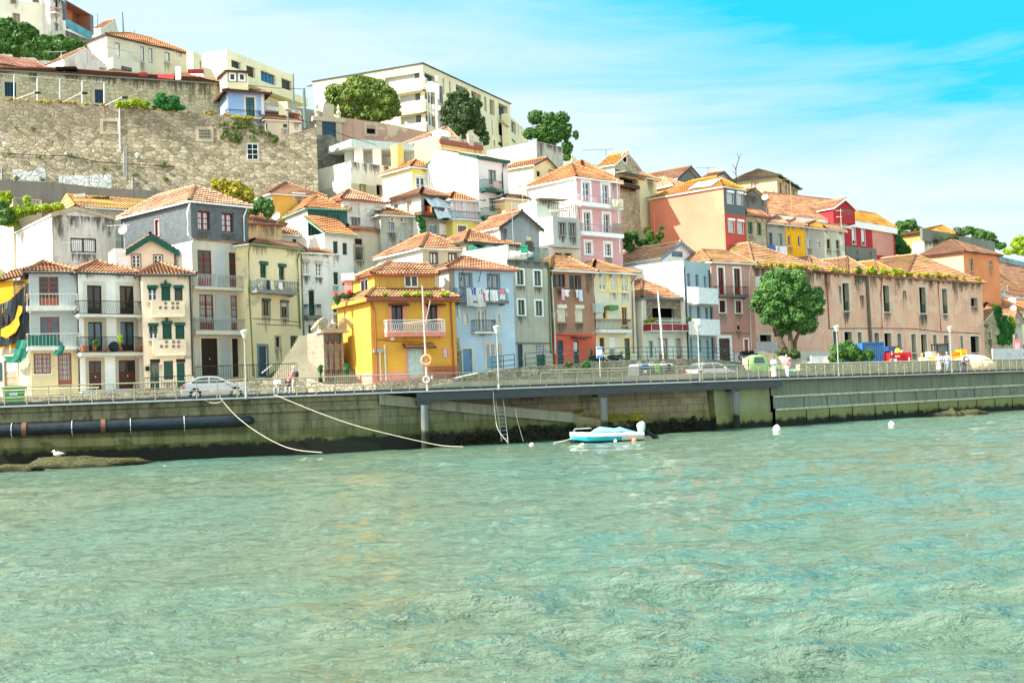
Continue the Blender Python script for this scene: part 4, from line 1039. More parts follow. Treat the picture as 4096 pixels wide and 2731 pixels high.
# --- amber house
frame('j')
b=Bld('town_house','amber two-storey house with a white ring-pattern balcony and weeds along its eave',(602,640),(1745,655),89.5,4.,P_AMBER,L=5.2,bands=[((700,1640),P_PLINTH)],sx=165,YB=92.6)
b.sbands=[(b.F.px((700,1640))[1],P_PLINTH)]
ut=at((770,325),91.5).z;us=at((850,500),91.2).z
cf=corru('amber_ribs',(.62,.33,.05),.16,.15,dcol=(.5,.3,.1))
F=b.F;W_,L=b.W,b.L
# skirt roof
mb=MB();o_,i_=.45,1.25;z0,z1=b.zt,us
P=lambda u,v,z:F.pt(u,z,-v)
a0,a1,a2,a3=P(-o_,-o_,z0),P(W_+o_*.5,-o_,z0),P(W_-i_*.8,i_,z1),P(i_*.7,i_,z1)
tile_face(mb,a0,a1,a2,a3,TLM,row=.36);b3,b0,b1_,b2_=P(-o_,L,z0),a0,a3,P(i_*.7,L,z1);tile_face(mb,b3,b0,b1_,b2_,TLM,row=.36)
tile_face(mb,a1,P(W_+.2,L,z0),P(W_-i_*.8,L,z1),a2,TLM)
dn=Vector((0,0,-.28));mb.face([a0+dn,a1+dn,a1,a0],RBRN);mb.face([b3+dn,a0+dn,a0,b3],P_AMBER);mb.face([a0+dn,P(-o_,L,z0)+dn,P(W_,L,z0)+dn,a1+dn],RBRN)
r=mb.build('lower_roof',b.root);cm=MB();ridge_caps(cm,a0,a3,TLM);ridge_caps(cm,a1,a2,TLM);cm.tube([a0+dn*.5,a1+dn*.5],.07,RUSTP,5);cm.build('ridge_tiles',r,b.root['_b'])
# upper storey
UF=Fac(P(i_*.7,i_,0),P(W_-i_*.8,i_,0));UL=Fac(P(i_*.7,L,0),P(i_*.7,i_,0));UR=Fac(P(W_-i_*.8,i_,0),P(W_-i_*.8,L,0))
mb=MB();f0,f1=UF.px((1062,330)),UF.px((1250,500));l0,l1=UL.px((475,400)),UL.px((585,550))
grid_wall(mb,UF,0,UF.W,us-.3,ut,[(f0[0],f1[1],f1[0],f0[1],.1)],[(1e9,cf)]);grid_wall(mb,UL,0,UL.W,us-.3,ut,[(l0[0],l1[1],l1[0],l0[1],.1)],[(1e9,P_AMBER)]);grid_wall(mb,UR,0,UR.W,us-.3,ut,[],[(1e9,P_AMBER)])
mb.build('upper_wall',b.root)
for FF,p0,p1 in((UF,f0,f1),(UL,l0,l1)):
 mb=MB();u0,z0_,u1,z1_=p0[0],p1[1],p1[0],p0[1];Z=Vector((0,0,1))
 for(ua,za,ub,zb_)in((u0,z0_,u0+.07,z1_),(u1-.07,z0_,u1,z1_),((u0+u1)/2-.04,z0_,(u0+u1)/2+.04,z1_),(u0,z0_,u1,z0_+.08),(u0,z1_-.14,u1,z1_)):mb.box(FF.pt(ua,za,-.08),FF.e*(ub-ua),Z*(zb_-za),FF.n*.1,WHITE)
 w_=mb.build('window',b.root);gm=MB();gm.face([FF.pt(u0,z0_,-.06),FF.pt(u1,z0_,-.06),FF.pt(u1,z1_,-.06),FF.pt(u0,z1_,-.06)],GD);gm.build('pane',w_,b.root['_b'])
 # top hip roof
mb=MB();oz=.35;au,az_=F.px((910,148),-2.6);bu,bz=F.px((1420,258),-2.6);
q0,q1,q2,q3=P(i_*.7-oz,i_-oz,ut),P(W_-i_*.8+oz*.6,i_-oz,ut),P(W_-i_*.8+oz*.6,L+.2,ut),P(i_*.7-oz,L+.2,ut);ap=P(au,3.2,az_);ap2=P(bu,3.2,az_-.75)
tile_face(mb,q0,q1,ap2,ap,TL,row=.34);tile_face(mb,q3,q0,ap,ap,TL,row=.34);tile_face(mb,q1,q2,ap2,ap2,TL);dn=Vector((0,0,-.1))
mb.face([q0+dn,q1+dn,q1,q0],RBRN);mb.face([q3+dn,q0+dn,q0,q3],RBRN);mb.face([q0+dn,q3+dn,q2+dn,q1+dn],RBRN)
r=mb.build('roof',b.root);cm=MB();[ridge_caps(cm,x,y,TLP)for x,y in((q0,ap),(q1,ap2),(ap,ap2),(q3,ap))];cm.tube([q0+dn,q1+dn],.06,RUSTP,5);cm.build('ridge_tiles',r,b.root['_b'])
for r in((888,745,1056,1082),(1365,745,1520,1085)):b.win(*r,DBRN,2,1,g=GD,fw=.07,sur=PINKT,sw=.2)
b.canopy(845,715,1110,745,.45,TLB,.0);b.canopy(1335,715,1600,745,.45,TLB,.0);b.canopy(1030,1262,1450,1310,.7,TLO,.05)
b.bal(832,938,1612,1100,.6,'oval',WHITE,PINKT,.3,.14)
b.door(1100,1310,1335,1705,plain('sage_door',(.36,.46,.42),.6),PINKT,.14,2);b.win(1597,1335,1652,1432,WHITE,3,1,sur=PINKT,sw=.14);b.win(255,808,296,1003,WHITE,1,2,side='l',sill=WHITE)
b.pipe([(605,650),(665,800),(690,1380),(705,1760)],RUSTP,.05);b.pipe([(1690,680),(1690,760),(1730,1560),(1745,1770)],RUSTP,.06);b.pipe([(735,1370),(750,1760)],OFFW,.05);b.pipe([(800,1270),(820,1760)],OFFW,.05)
b.wire([(700,1200),(900,1225),(1200,1235),(1450,1245)]);b.box('meter_box',655,1330,790,1372,.12,GREYM);b.box('junction_box',878,1158,930,1212,.1,WHITE)
b.walls();AMB=b
mb=MB();c=at((318,430),92.5);mb.cbox(c+Vector((0,0,-.7)),.55,.55,1.6,P_PLINTH);mb.cbox(c+Vector((0,0,.35)),.95,.9,.5,WHITE);mb.build('chimney',b.root)
# --- pale blue house
frame('j')
b=Bld('town_house','pale blue house with laundry on its upper iron balcony',(1665,240),(2520,268),95,4.2,P_BLUE,L=7,sx=1530,side=LGREY,YB=98.5)
b.hip((1885,92),v=2.6,mat=TL,gut=RUSTP)
b.win(1808,318,1968,500,BLUET,2,1,g=GC,sur=BLUET,sw=.1);b.win(2188,330,2340,510,BLUET,2,1,g=GC,sur=BLUET,sw=.1)
b.win(1868,862,1925,996,WHITE,2,1,g=GC,sur=STONEL,sw=.16);b.win(2050,798,2168,1088,WHITE,2,1,g=GC,sur=STONEL,sw=.2,fw=.09);
frame('l');b.win(115,1032,172,1155,WHITE,2,1,g=GC,sur=STONEL,sw=.16)
frame('j');b.bal(2012,938,2300,1092,.5,'bars',BLACK,OFFW,.16,.14)
b.bal(1800,508,2462,690,.8,'bars',plain('blue_iron',(.05,.12,.17),.5),P_CONCD,.16,.16);LB=b.lastbal
frame('s');b.door(392,120,496,362,plain('blue_tin',(.13,.24,.36),.6),STONEL,.22);b.win(637,62,803,322,WHITE,3,1,g=GC,low=.5,sur=STONEL,sw=.2,fw=.08)
mb=MB();u0,z0,u1,z1=b.rect(645,195,803,322);mb.box(b.F.pt(u0,z0,-.06),b.F.e*(u1-u0),(0,0,z1-z0),b.F.n*.02,corru('blue_ribs',(.25,.40,.52),.12,.1));mb.build('tin_sheet',b.root)
frame('j');b.box('stone_pilaster',1665,250,1775,1330,.06,ASH);frame('s');b.box('stone_pilaster',300,0,372,395,.08,RW);b.box('stone_pilaster',372,130,392,390,.06,RW)
frame('j');b.pipe([(1785,520),(1800,900)],WHITE,.06)
for x,y in((1815,262),(2055,272),(2180,275)):
 u,z=b.F.px((x,y),0);mb=MB();mb.tube([b.F.pt(u,z-.9,0),b.F.pt(u,z-.1,.45)],.03,BLACK,4);mb.build('bracket',b.root)
b.walls();BLU=b
# --- concrete house with roof terrace
frame('l')
b=Bld('town_house','grey-green concrete house with white-framed windows and a railed roof terrace',(258,290),(825,328),100,4.6,P_CONC,L=7,sx=-640,side=P_SUNW,YB=103.4)
b.bands=[(b.F.px((258,402))[1],P_CONC),(1e9,P_CONCD)]
for r in((386,432,486,634),(620,446,720,650),(402,838,502,1040),(640,850,738,1050)):b.win(*r,DGRN,2,1,g=GC,fw=.1,sur=WHITE,sw=.14)
frame('s');b.door(966,70,1028,335,DBLUE,None);b.win(1160,68,1265,303,DGRN,1,1,g=GD,low=.48,fw=.05);u0,z0,u1,z1=b.rect(1160,68,1265,180)
mb=MB()
for k in range(8):mb.box(b.F.pt(u0+(u1-u0)*k/7-.012,z0,-.05),b.F.e*.025,(0,0,z1-z0),b.F.n*.025,WHITE)
for k in range(4):mb.box(b.F.pt(u0,z0+(z1-z0)*(k+.5)/4,-.05),b.F.e*(u1-u0),(0,0,.025),b.F.n*.025,WHITE)
mb.build('window_grille',b.root)
frame('l');b.box('stone_band',290,1405,860,1432,.05,P_CONCD);b.pipe([(825,330),(830,900),(855,1560)],GRNP,.06)
for xa,xb in((320,345),(520,595),(750,830)):b.box('pilaster',xa,410,xb,1160,.04,P_CONC)
b.walls(flat=P_CONC)
F=b.F;mb=MB();u0,z0=F.px((245,288),0);_,z1=F.px((245,150),0)
for(p,q_)in((F.pt(0,0,-.05),F.pt(b.W,0,-.05)),(F.pt(b.W,0,-.05),F.pt(b.W,0,-b.L)),):
 L_=(q_-p).length;d=(q_-p)/L_;n=int(L_/.14)
 for k in range(n+1):mb.box(Vector((p.x,p.y,b.zt))+d*(L_*k/n),d*.018,Vector((0,0,1.05)),Vector((d.y,-d.x,0))*.018,DGRN)
 mb.box(Vector((p.x,p.y,b.zt+1.05)),d*L_,(0,0,.045),Vector((d.y,-d.x,0))*.04,DGRN)
mb.build('railing',b.root)
mb=MB();w0=b.zt;w1=at((0,215),98).z
mb.box(b.LF.pt(0,b.zt-.2,-.1),b.LF.e*b.L,b.LF.n*-.2,(0,0,1.35),P_SUNW);mb.build('parapet_wall',b.root);CON=b
# --- brown house
frame('l')
b=Bld('town_house','brown house with a red ground floor, dark shutters and laundry on a line',(862,438),(1412,452),104,5.,P_BRN,L=7,bands=[((900,1292),P_RED)],YB=107)
u,z=b.ridge_pt((840,245),3.0);u2,z2=b.ridge_pt((1130,345),3.)
b.roof((u+.6,3.2,z),(u2-.2,3.2,z),mat=TLM,gut=OFFW)
for r in((928,492,1048,668),(1170,506,1215,690)):b.win(*r,DBRN,2,1,g=GD)
SHD=plain('dark_shutter',(.035,.045,.04),.6)
for i,r in enumerate(((875,488,930,668),(1105,504,1168,690),(1213,508,1262,692))):b.box('shutter',*r,.05,SHD)
for r in((937,935,1048,1133),(1174,940,1282,1133)):b.win(*r,SHUT,1,1,roll=.98,box=.3,rec=.1)
frame('s');b.door(1380,30,1452,286,DBLUE,None,rows=3);b.door(1550,32,1614,272,DBLUE,None,rows=2,glz=.5,glzm=GW)
frame('l');b.pipe([(885,440),(862,540),(905,1280),(908,1560)],OFFW,.06);b.canopy(1115,1335,1345,1345,.5,plain('awning_sage',(.25,.3,.2)),0.);b.wire([(880,1305),(1150,1320),(1400,1330)])
b.walls();BRW=b
# --- cream house with arched panels
frame('l')
b=Bld('town_house','ivory house with three yellow-edged arched upper windows and a brown balcony',(1412,462),(1965,500),107.5,5.,P_LCREAM,L=7,YB=111)
b.hip((1450,312),v=3.2,mat=TLY.copy()if False else TLM,gut=OFFW,oh=.45)
for x0,x1,y0,y1,rl in((1492,1594,520,705,.62),(1642,1748,530,722,.99),(1794,1884,540,728,.55)):
 b.win(x0,y0,x1,y1,WHITE,2,1,g=GC,roll=rl,rec=.1,sur=YELT,sw=.24)
 F=b.F;ua,za=F.px((x0,y0));ub,_=F.px((x1,y0));mb=MB();n=10
 for k in range(n):
  t0,t1=math.pi*k/n,math.pi*(k+1)/n;cu,ru=(ua+ub)/2,(ub-ua)/2
  mb.box(F.pt(cu+ru*math.cos(t1),za,.02),F.e*(ru*(math.cos(t0)-math.cos(t1))),(0,0,.05+.25*math.sin((t0+t1)/2)),F.n*.1,STONEL)
 mb.build('arch',b.root)
b.win(1545,925,1600,1085,RBRN,1,1,sur=YELT,sw=.12);b.win(1796,938,1882,1175,WINE,2,4,g=GC,sur=YELT,sw=.18,low=.15,tr=.25)
b.bal(1502,1092,1932,1236,.75,'arch',plain('brown_iron',(.10,.06,.05)),OFFW,.3,.16,pm=None)
b.door(1500,1345,1575,1590,BROWN,YELT,.14);frame('s');b.win(1925,2,1982,108,WHITE,2,6,g=WHITE,mw=.04,rec=.03);b.door(2080,8,2147,242,DGRN,YELT,.16,glz=.4)
frame('l');b.pipe([(1465,440),(1418,560),(1440,900),(1450,1540)],RUSTP,.05);b.pipe([(2005,500),(1935,600),(1945,740),(1965,1560)],RUSTP,.05)
for x in(1490,1635,1780,1925):
 u,z=b.F.px((x,470),0);mb=MB();mb.tube([b.F.pt(u,z-.6,0),b.F.pt(u,z,.42)],.025,BLACK,4);mb.tube([b.F.pt(u,z-.3,.0),b.F.pt(u,z-.2,.3)],.02,BLACK,4);mb.build('bracket',b.root)
mb=MB();u,z=b.F.px((1435,890),.6);mb.box(b.F.pt(u,z-.75,.1),b.F.e*.95,b.F.n*.7,(0,0,.8),corru('mint_awning',(.5,.62,.55),.12));mb.build('awning',b.root)
mb=MB();u,z=b.F.px((1640,900),.5);mb.box(b.F.pt(u,z-.45,.0),b.F.e*1.0,b.F.n*.6,(0,0,.4),corru('green_awning',(.08,.3,.06),.12));mb.build('awning',b.root)
b.walls();IVO=b
# --- mint house with timber loggia
frame('n')
b=Bld('town_house','mint house with a rustic timber loggia over a wine-red panelled balcony',(62,470),(682,478),111,5.2,P_MINT,L=7,side=P_BONE,YB=115)
b.roof((b.ridge_pt((25,235),3)[0]+.3,3,b.ridge_pt((25,235),3)[1]),(b.ridge_pt((25,235),3)[0]+.5,4,b.ridge_pt((25,235),3)[1]),mat=TL,trim=BLUET,gut=BLUET,oh=.3)
b.bands=[(b.F.px((100,925))[1],P_MINT),(1e9,P_BONE)]
WOODW=corru('weathered_boards',(.22,.17,.11),.14,.3,vary=.7)
b.hole(112,492,608,770,1.0);F=b.F
u0,z0,u1,z1=b.rect(105,488,612,770);mb=MB();zb_=b.rect(200,605,500,770)
mb.box(F.pt(u0,zb_[3],-.1),F.e*(u1-u0),F.n*.06,(0,0,z1-zb_[3]),WOODW);mb.box(F.pt(u0,z0,-.1),F.e*(zb_[0]-u0),F.n*.06,(0,0,zb_[3]-z0),WOODW);mb.box(F.pt(zb_[2],z0,-.1),F.e*(u1-zb_[2]),F.n*.06,(0,0,zb_[3]-z0),WOODW)
n=4
for k in range(n):
 a,c=u0+(u1-u0)*k/n,u0+(u1-u0)*(k+1)/n
 for(p,q_)in((F.pt(a,zb_[3],.0),F.pt(c,z1,.0)),(F.pt(a,z1,.0),F.pt(c,zb_[3],.0))):mb.tube([p,q_],.035,STONE,4)
for p,q_ in((F.pt(zb_[2],z0,0),F.pt(u1,zb_[3],0)),(F.pt(zb_[2],zb_[3],0),F.pt(u1,z0,0)),(F.pt(u0,z0,0),F.pt(zb_[0],zb_[3],0)),(F.pt(u0,zb_[3],0),F.pt(u1,zb_[3],0))):mb.tube([p,q_],.035,STONE,4)
mb.build('timber_loggia',b.root)
b.bal(182,825,740,915,.9,'solid',plain('wine_panel',(.22,.025,.03),.5),OFFW,.08)
mb=MB();u0,z0,u1,z1,dp=b.lastbal
for k in range(5):mb.box(F.pt(u0+(u1-u0)*k/4-.02,z0,dp+.01),F.e*.04,F.n*.03,(0,0,z1-z0+.55),OFFW)
mb.box(F.pt(u0,z1+.5,dp),F.e*(u1-u0),F.n*.03,(0,0,.04),OFFW);mb.box(F.pt(u0,z1+.02,dp),F.e*(u1-u0),F.n*.03,(0,0,.04),OFFW);mb.build('railing',b.root)
b.win(148,1055,213,1275,DGRN,1,1,g=GC,sur=STONEL,sw=.12);b.door(277,1018,413,1322,RBRN,STONEL,.16,2,glz=.75,glzm=GC);b.door(510,1018,597,1345,RBRN,STONEL,.16,1,glz=.75,glzm=GC)
sk=MB();A=F.pt(1.9,b.zt+.75,-.9)
b.pipe([(60,520),(75,1100),(85,1350)],OFFW,.05);b.walls();MNT=b
# --- tall white and steel-blue house
frame('n')
b=Bld('town_house','tall narrow steel-blue house with white slatted balconies and a white side wall',(612,-30),(975,20),114,5.2,P_STEEL,sx=-395,side=P_SUNW,YB=117.5)
b.bands=[(1e9,P_STEEL)]
for r in((668,147,714,335),(779,162,827,330),(889,180,932,345),(690,585,734,745),(798,597,849,755),(908,607,953,760)):b.win(*r,BLUET,1,1,g=GB,rec=.3,fw=.05)
for r in((704,1022,748,1340),(924,1037,970,1330)):b.door(*r,BLUET,None,rec=.3,rows=1)
b.win(814,1032,860,1198,BLUET,1,1,g=GB,rec=.3,sill=WHITE,fw=.05)
WPAN=plain('white_panel',(.66,.69,.70),.4)
for(xa,ya,xb,yb,dp)in((818,332,1082,552,1.1),(838,757,1106,968,1.1)):
 b.bal(xa,ya,xb,yb,dp,'solid',WPAN,OFFW,.1);mb=MB();u0,z0,u1,z1,_=b.lastbal;L_=1.5
 for k in range(15):mb.box(F.pt(0,0,0)*0+b.F.pt(u0-.1-k*.11,z0-.05,dp-k*.012),b.F.e*.06,b.F.n*.03,(0,0,z1-z0+.05),WHITE)
 mb.build('slat_screen',b.root)
b.pipe([(625,60),(650,500),(690,1340)],GUT,.07);b.pipe([(965,100),(1000,900),(1018,1330)],GUT,.07);b.walls(flat=LGREY,);TWH=b
# gable behind it
frame('m')
b=Bld('town_house','white gabled house with dark barge boards behind the steel-blue house',(318,1448),(812,1448),120,10,P_WHITE,sx=(-560),side=P_SUNW,YB=123)
b.win(458,1357,605,1425,LGREY,1,1,g=GC)if False else None
b.gablef((557,1232),mat=TLP,barge=BLUET,bh=.35,oh=.35);F=b.F;u0,z0,u1,z1=b.rect(458,1357,605,1440);mb=MB();mb.box(F.pt(u0,z0,0),F.e*(u1-u0),F.n*.03,(0,0,z1-z0),GB);mb.build('window',b.root)
# --- salmon house
frame('n')
b=Bld('town_house','salmon house with white window surrounds, a long iron balcony and dark garage door',(985,-8),(1540,5),118.5,5.1,P_PINK,L=9,YB=122)
frame('m');b.par((862,1330),(1250,1385),v=3,mat=TLM,gut=OFFW,fr='m');frame('n')
for r in((1077,68,1168,435),(1289,78,1390,440)):b.win(*r,WINE,2,3,g=GG,sur=WHITE,sw=.18,low=.33,tr=.18)
for r in((1097,510,1183,672),(1313,514,1398,677)):b.win(*r,WINE,2,1,g=GG,sur=WHITE,sw=.15)
b.bal(1085,312,1492,440,.6,'bars',plain('wine_iron',(.18,.04,.04)),P_CONCD,.2,.16);b.hole(1338,845,1378,898,.1)
b.door(1090,1018,1250,1325,plain('brown_garage',(.07,.045,.04)),WHITE,.3,2,rows=1);b.door(1430,1033,1492,1230,RBRN,WHITE,.14)
b.bands=[(b.F.px((1300,1215))[1],LGREY),(1e9,P_PINK)]
b.wire([(1015,940),(1250,945),(1520,955)]);b.pipe([(1525,30),(1500,130),(1520,900),(1535,1240)],OFFW,.05);b.walls()
# --- long ruined salmon building
P_RUIN=pl('render_ruin',(.70,.42,.29),.6,dcol=(.20,.15,.11),patch=(.64,.46,.32),pa=.45);P_REV=pl('reveal_stone',(.42,.38,.28),.5)
frame('n')
b=Bld('ruined_warehouse','long derelict salmon warehouse with empty window openings and weeds on the eave',(1545,62),(4621,230),126,4.4,P_RUIN,L=10,cat='warehouse',YB=159)
frame('o')
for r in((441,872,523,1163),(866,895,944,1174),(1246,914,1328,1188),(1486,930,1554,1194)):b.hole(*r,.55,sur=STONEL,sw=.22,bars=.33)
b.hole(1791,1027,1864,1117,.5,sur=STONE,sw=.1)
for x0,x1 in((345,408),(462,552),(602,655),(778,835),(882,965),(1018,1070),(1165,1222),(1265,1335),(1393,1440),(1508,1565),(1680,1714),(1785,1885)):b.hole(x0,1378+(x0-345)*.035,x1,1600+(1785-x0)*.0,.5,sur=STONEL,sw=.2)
frame('n');b.hole(1640,970,1800,1100,.6,sur=STONEL);b.box('blank_panel',1578,185,1665,330,.04,STONEL)
frame('o')
for p in([(280,770),(290,1000),(310,1350)],[(865,790),(850,1000),(865,1350)],[(1480,815),(1450,900),(1480,1370)]):b.pipe(p,RUSTP,.06)
b.wire([(300,1350),(750,1345),(1200,1350),(1450,1380),(1890,1400)],DARK,.035);b.pipe([(700,800),(715,1100),(740,1500)],plain('stain_pipe',(.12,.11,.08),.9),.22,name='drain_chase')
F=b.F
segs=[]
xs_=[(0.,None),(F.px((262,745))[0],None),(F.px((700,772))[0],None),(F.px((1010,790))[0],None),(b.W,None)]
pk=[((1490,1250),'m'),((95,590),'o'),((545,605),'o'),((862,645),'o'),((1215,572),'o')]
eu=[-.2,F.px((170,742))[0],F.px((520,760))[0],F.px((800,780))[0],F.px((1180,798))[0],b.W+.2]
eu=[-.3,F.px((100,738))[0],F.px((470,757))[0],F.px((800,780))[0],F.px((1080,790))[0],b.W+.3]
for k,(p,fr_)in enumerate(pk):
 v=4.2 if k in(0,4)else 3.4
 u,z=F.px(p,-v,fr_);ua,ub=eu[k],eu[k+1];zt=b.zt;bk=11
 if k==0:ua,ub=-.3,F.px((330,750))[0]
 u=min(max(u,ua+.4),ub-.4)
 pa,pb,pc,pd,e1,e2=F.pt(ua,zt,.4),F.pt(ub,zt,.4),F.pt(ub,zt,-bk),F.pt(ua,zt,-bk),F.pt(u,z,-v),F.pt(u,z,-(bk-2))
 mb=MB();mt=TLY if k==3 else TLM
 for f in((pa,pb,e1,e1),(pd,pa,e1,e2),(pb,pc,e2,e1)):tile_face(mb,*f,mt,ns=3)
 dn=Vector((0,0,-.15));mb.face([pa+dn,pb+dn,pb,pa],TLB);mb.face([pa+dn,pd+dn,pc+dn,pb+dn],TLB)
 o=mb.build('roof',b.root);cm=MB();ridge_caps(cm,pa,e1,TLP);ridge_caps(cm,pb,e1,TLP);ridge_caps(cm,e1,e2,TLP);cm.build('ridge_tiles',o,b.root['_b'])
b.grime=3
for x0,y0,x1,y1 in((400,900,450,1230),(455,1190,520,1400),(620,1000,690,1230),(1070,950,1130,1160),(1235,1210,1350,1400),(1650,830,1760,960),(1320,830,1400,900),(560,790,700,950)):
 u0,z0,u1,z1=b.rect(x0,y0,x1,y1);m_=MB();m_.face([F.pt(u0,z0,.012),F.pt(u1,z0,.012),F.pt(u1,z1,.012),F.pt(u0,z1,.012)],STN,[(0,0),(1,0),(1,1),(0,1)]);m_.build('wall_stain',b.root)
b.walls(rmat=P_REV);WAR=b
# ================================================================ HILLSIDE HOUSES
P_STAIN=pl('render_stained_white',(.60,.58,.53),.75,dcol=(.20,.20,.19),patch=(.42,.37,.30),pa=.35)
P_ROSEW=pl('render_rose_cream',(.72,.58,.44),.1);P_ORB=pl('render_orange_beige',(.68,.48,.26),.15);P_YELW=pl('render_yellow',(.72,.62,.16),.1);P_YELS=pl('render_yellow_pale',(.74,.68,.42),.1)
P_GRW=pl('render_grey_worn',(.38,.39,.34),.6,patch=(.5,.48,.4),pa=.3);P_PNK=pl('render_rose',(.70,.38,.38),.05);P_GRB=pl('render_blue_grey',(.36,.40,.40),.4)
P_COR=pl('render_coral',(.68,.24,.15),.12,dcol=(.5,.24,.18));P_CRED=pl('render_coral_red',(.48,.08,.06),.15,dcol=(.3,.1,.08));P_BURG=pl('render_burgundy',(.40,.03,.035),.08,dcol=(.25,.05,.05))
P_AMB2=pl('render_deep_amber',(.78,.40,.01),.05);P_CGR=pl('render_green_worn',(.52,.56,.42),.6,patch=(.66,.66,.6),pa=.5);P_ORNG=pl('render_orange',(.66,.24,.10),.08)
P_WBRD=corru('grey_boards',(.17,.16,.14),.22,.5,'V');MET=corru('white_metal',(.66,.70,.66),.35,.08,vary=.06,dcol=(.5,.52,.48));MGR=corru('corrugated_blue_grey',(.30,.36,.38),.13,.4,dcol=(.6,.62,.6))
RUB=rubble('house_rubble',[(.38,.33,.20),(.50,.44,.28),(.44,.38,.24),(.58,.50,.34)],(.17,.14,.09),1.5,.3);MOSSC=corru('mossy_sheet',(.24,.26,.14),.25,.5,dcol=(.34,.36,.14))
BAL=wall_of_nothing=None
def simple(label,A,B,Y,zb,wall,apex=None,v=None,wins=(),mat=None,name='town_house',cat='house',gable=None,rkw={},flat=False,swins=(),par=None,**k):
 b=Bld(name,label,A,B,Y,zb,wall,cat=cat,**k)
 for w_ in wins:b.win(*w_[:4],**(w_[4]if len(w_)>4 else{}))
 for w_ in swins:b.win(*w_[:4],side='l',**(w_[4]if len(w_)>4 else{}))
 if gable:b.gablef(gable,mat=mat,**rkw);return b
 if apex:b.hip(apex,v=v,mat=mat,**rkw)
 if par:b.par(par[0],par[1],v=v,mat=mat,**rkw)
 b.walls(flat=flat);return b
 # left hillside
frame('e')
simple('big stained white house with one wide dark-framed window, far left',(695,527),(1545,558),101,7,P_STAIN,sx=-420,YB=104,gable=(1005,425),mat=TLB,rkw=dict(barge=STONE,bh=.3,oh=.15,side_oh=.1),wins=[(945,842,1298,1048,dict(fc=DBRN,nx=2,ny=1,g=GW,fw=.1))])
simple('rose-cream gabled house with dark green barge boards beside the slate house',(1742,1012),(2335,1012),96.2,7,P_ROSEW,L=5,gable=(2010,800),mat=TLM,rkw=dict(barge=DGRN,bh=.5,oh=.35),wins=[(1773,1068,1890,1243,dict(nx=2,ny=3,g=GD,sur=BLACK,sw=.05)),(2067,1074,2183,1240,dict(nx=2,ny=3,g=GD,sur=BLACK,sw=.05))],YB=97.6)
simple('low sunlit wall block with a rusty eave left of the rose-cream gable',(1540,985),(1738,960),95.8,7,P_SUNW,L=3,flat=TLB,name='annex',cat='annex',YB=96.3)
frame('g')
simple('peach house with a flush cream panel and long tiled eave right of the slate house',(1105,642),(1600,668),108,7,P_ORB,L=6,par=((1060,480),(1330,580)),v=3,mat=TL,rkw=dict(gut=RBRN),YB=110)
simple('small white house with a tiny window tucked under its pale tiled roof',(1582,795),(1880,808),111.5,9,P_SUNW,L=3,par=((1560,690),(1660,720)),v=2,mat=TLP,wins=[(1742,860,1803,925,dict(fc=BROWN,nx=1,ny=1))],YB=113)
simple('yellow house below the stone wall with tiled pyramid roof and rolled shutter',(1470,252),(2150,278),116,14,pl('render_mustard',(.66,.44,.10),.2),apex=(1668,105),v=3,mat=TLB,sx=1290,side=P_SUNW,wins=[(1745,262,1905,345,dict(roll=.98,fc=WHITE,box=.25,boxm=WHITE,shm=WHITE))],YB=119)
frame('i')
b=simple('worn white house under a broad pale tiled roof with a closed cream shutter',(238,660),(812,705),113,9,P_WW,apex=(332,535),v=3,mat=TLP,sx=25,rkw=dict(trim=RBRN),wins=[(330,712,465,888,dict(roll=.98,fc=OFFW,shm=OFFW)),(675,752,785,800,dict(g=GW,nx=1,ny=1,fc=OFFW))],YB=116)
b=simple('crumbling grey house with red diamond ornament and a barred glass door',(745,872),(1232,892),114,9,P_GRW,apex=(832,780),v=2.6,mat=TLM,sx=590,wins=[(845,970,932,1092,dict(fc=BLUET,nx=3,ny=3,g=GW)),(1012,985,1093,1208,dict(fc=plain('mint_bars',(.4,.5,.44)),nx=3,ny=5,g=GW)),(1165,967,1235,1135,dict(fc=OFFW,nx=1,ny=1,g=WHITE))],YB=116)
b.box('ornament_panel',872,912,935,958,.05,OFFW);b.box('ornament_panel',1003,915,1058,962,.05,OFFW);b.box('ornament',890,920,915,950,.07,WINE);b.box('ornament',1015,922,1045,955,.07,CRD if False else WINE)
b=Bld('town_house','dilapidated house with a timber balcony, blue tarpaulin and hanging laundry',(1285,600),(1700,655),115,9,P_GRW,sx=875,side=P_WW,YB=118)
b.hip((1318,512),v=2.2,mat=TLB,trim=BROWN,oh=.5);b.win(1100,688,1165,832,STONE,2,3,g=GC,side='l',sur=STONE,sw=.06);b.win(925,740,985,800,STONE,1,1,g=GC,side='l')
b.win(1395,985,1503,1128,plain('sky_blue_frame',(.15,.35,.65)),2,3,g=GC,roll=.15);b.box('board_panel',1535,985,1640,1140,.05,WHITE);b.hole(1330,660,1690,880,.8)
b.bal(1300,745,1700,870,1.0,'bars',BROWN,plain('rotten_timber',(.10,.065,.04),.9,var=.5),.3,.16)
mb=MB();F=b.F;n=10;u0,u1=.2,b.W+.1
for i in range(n):
 for j in range(4):
  def tp(i,j):
   u=lerp(u0,u1,i/n)+.1*math.sin(i*1.3+j);return F.pt(u+j*.12,b.zt-.3-j*.5-.12*math.sin(i*1.1+j*2),.35+j*.3+.08*math.sin(i*2.1))
  mb.face([tp(i,j),tp(i+1,j),tp(i+1,j+1),tp(i,j+1)],plain('tarp_pale_blue',(.42,.50,.53),.35))
mb.build('tarpaulin',b.root,smooth=True);b.walls()
b=Bld('town_house','narrow white house with two tall pink-white french windows and yellow corners',(1702,662),(2078,662),116.5,9,pl('render_lilac_white',(.66,.60,.60),.15),YB=118.5,L=5)
b.bands=[(b.F.px((1700,955))[1],P_YELW),(1e9,b.wall)]
b.hip((1738,570),v=2.5,mat=TLO)
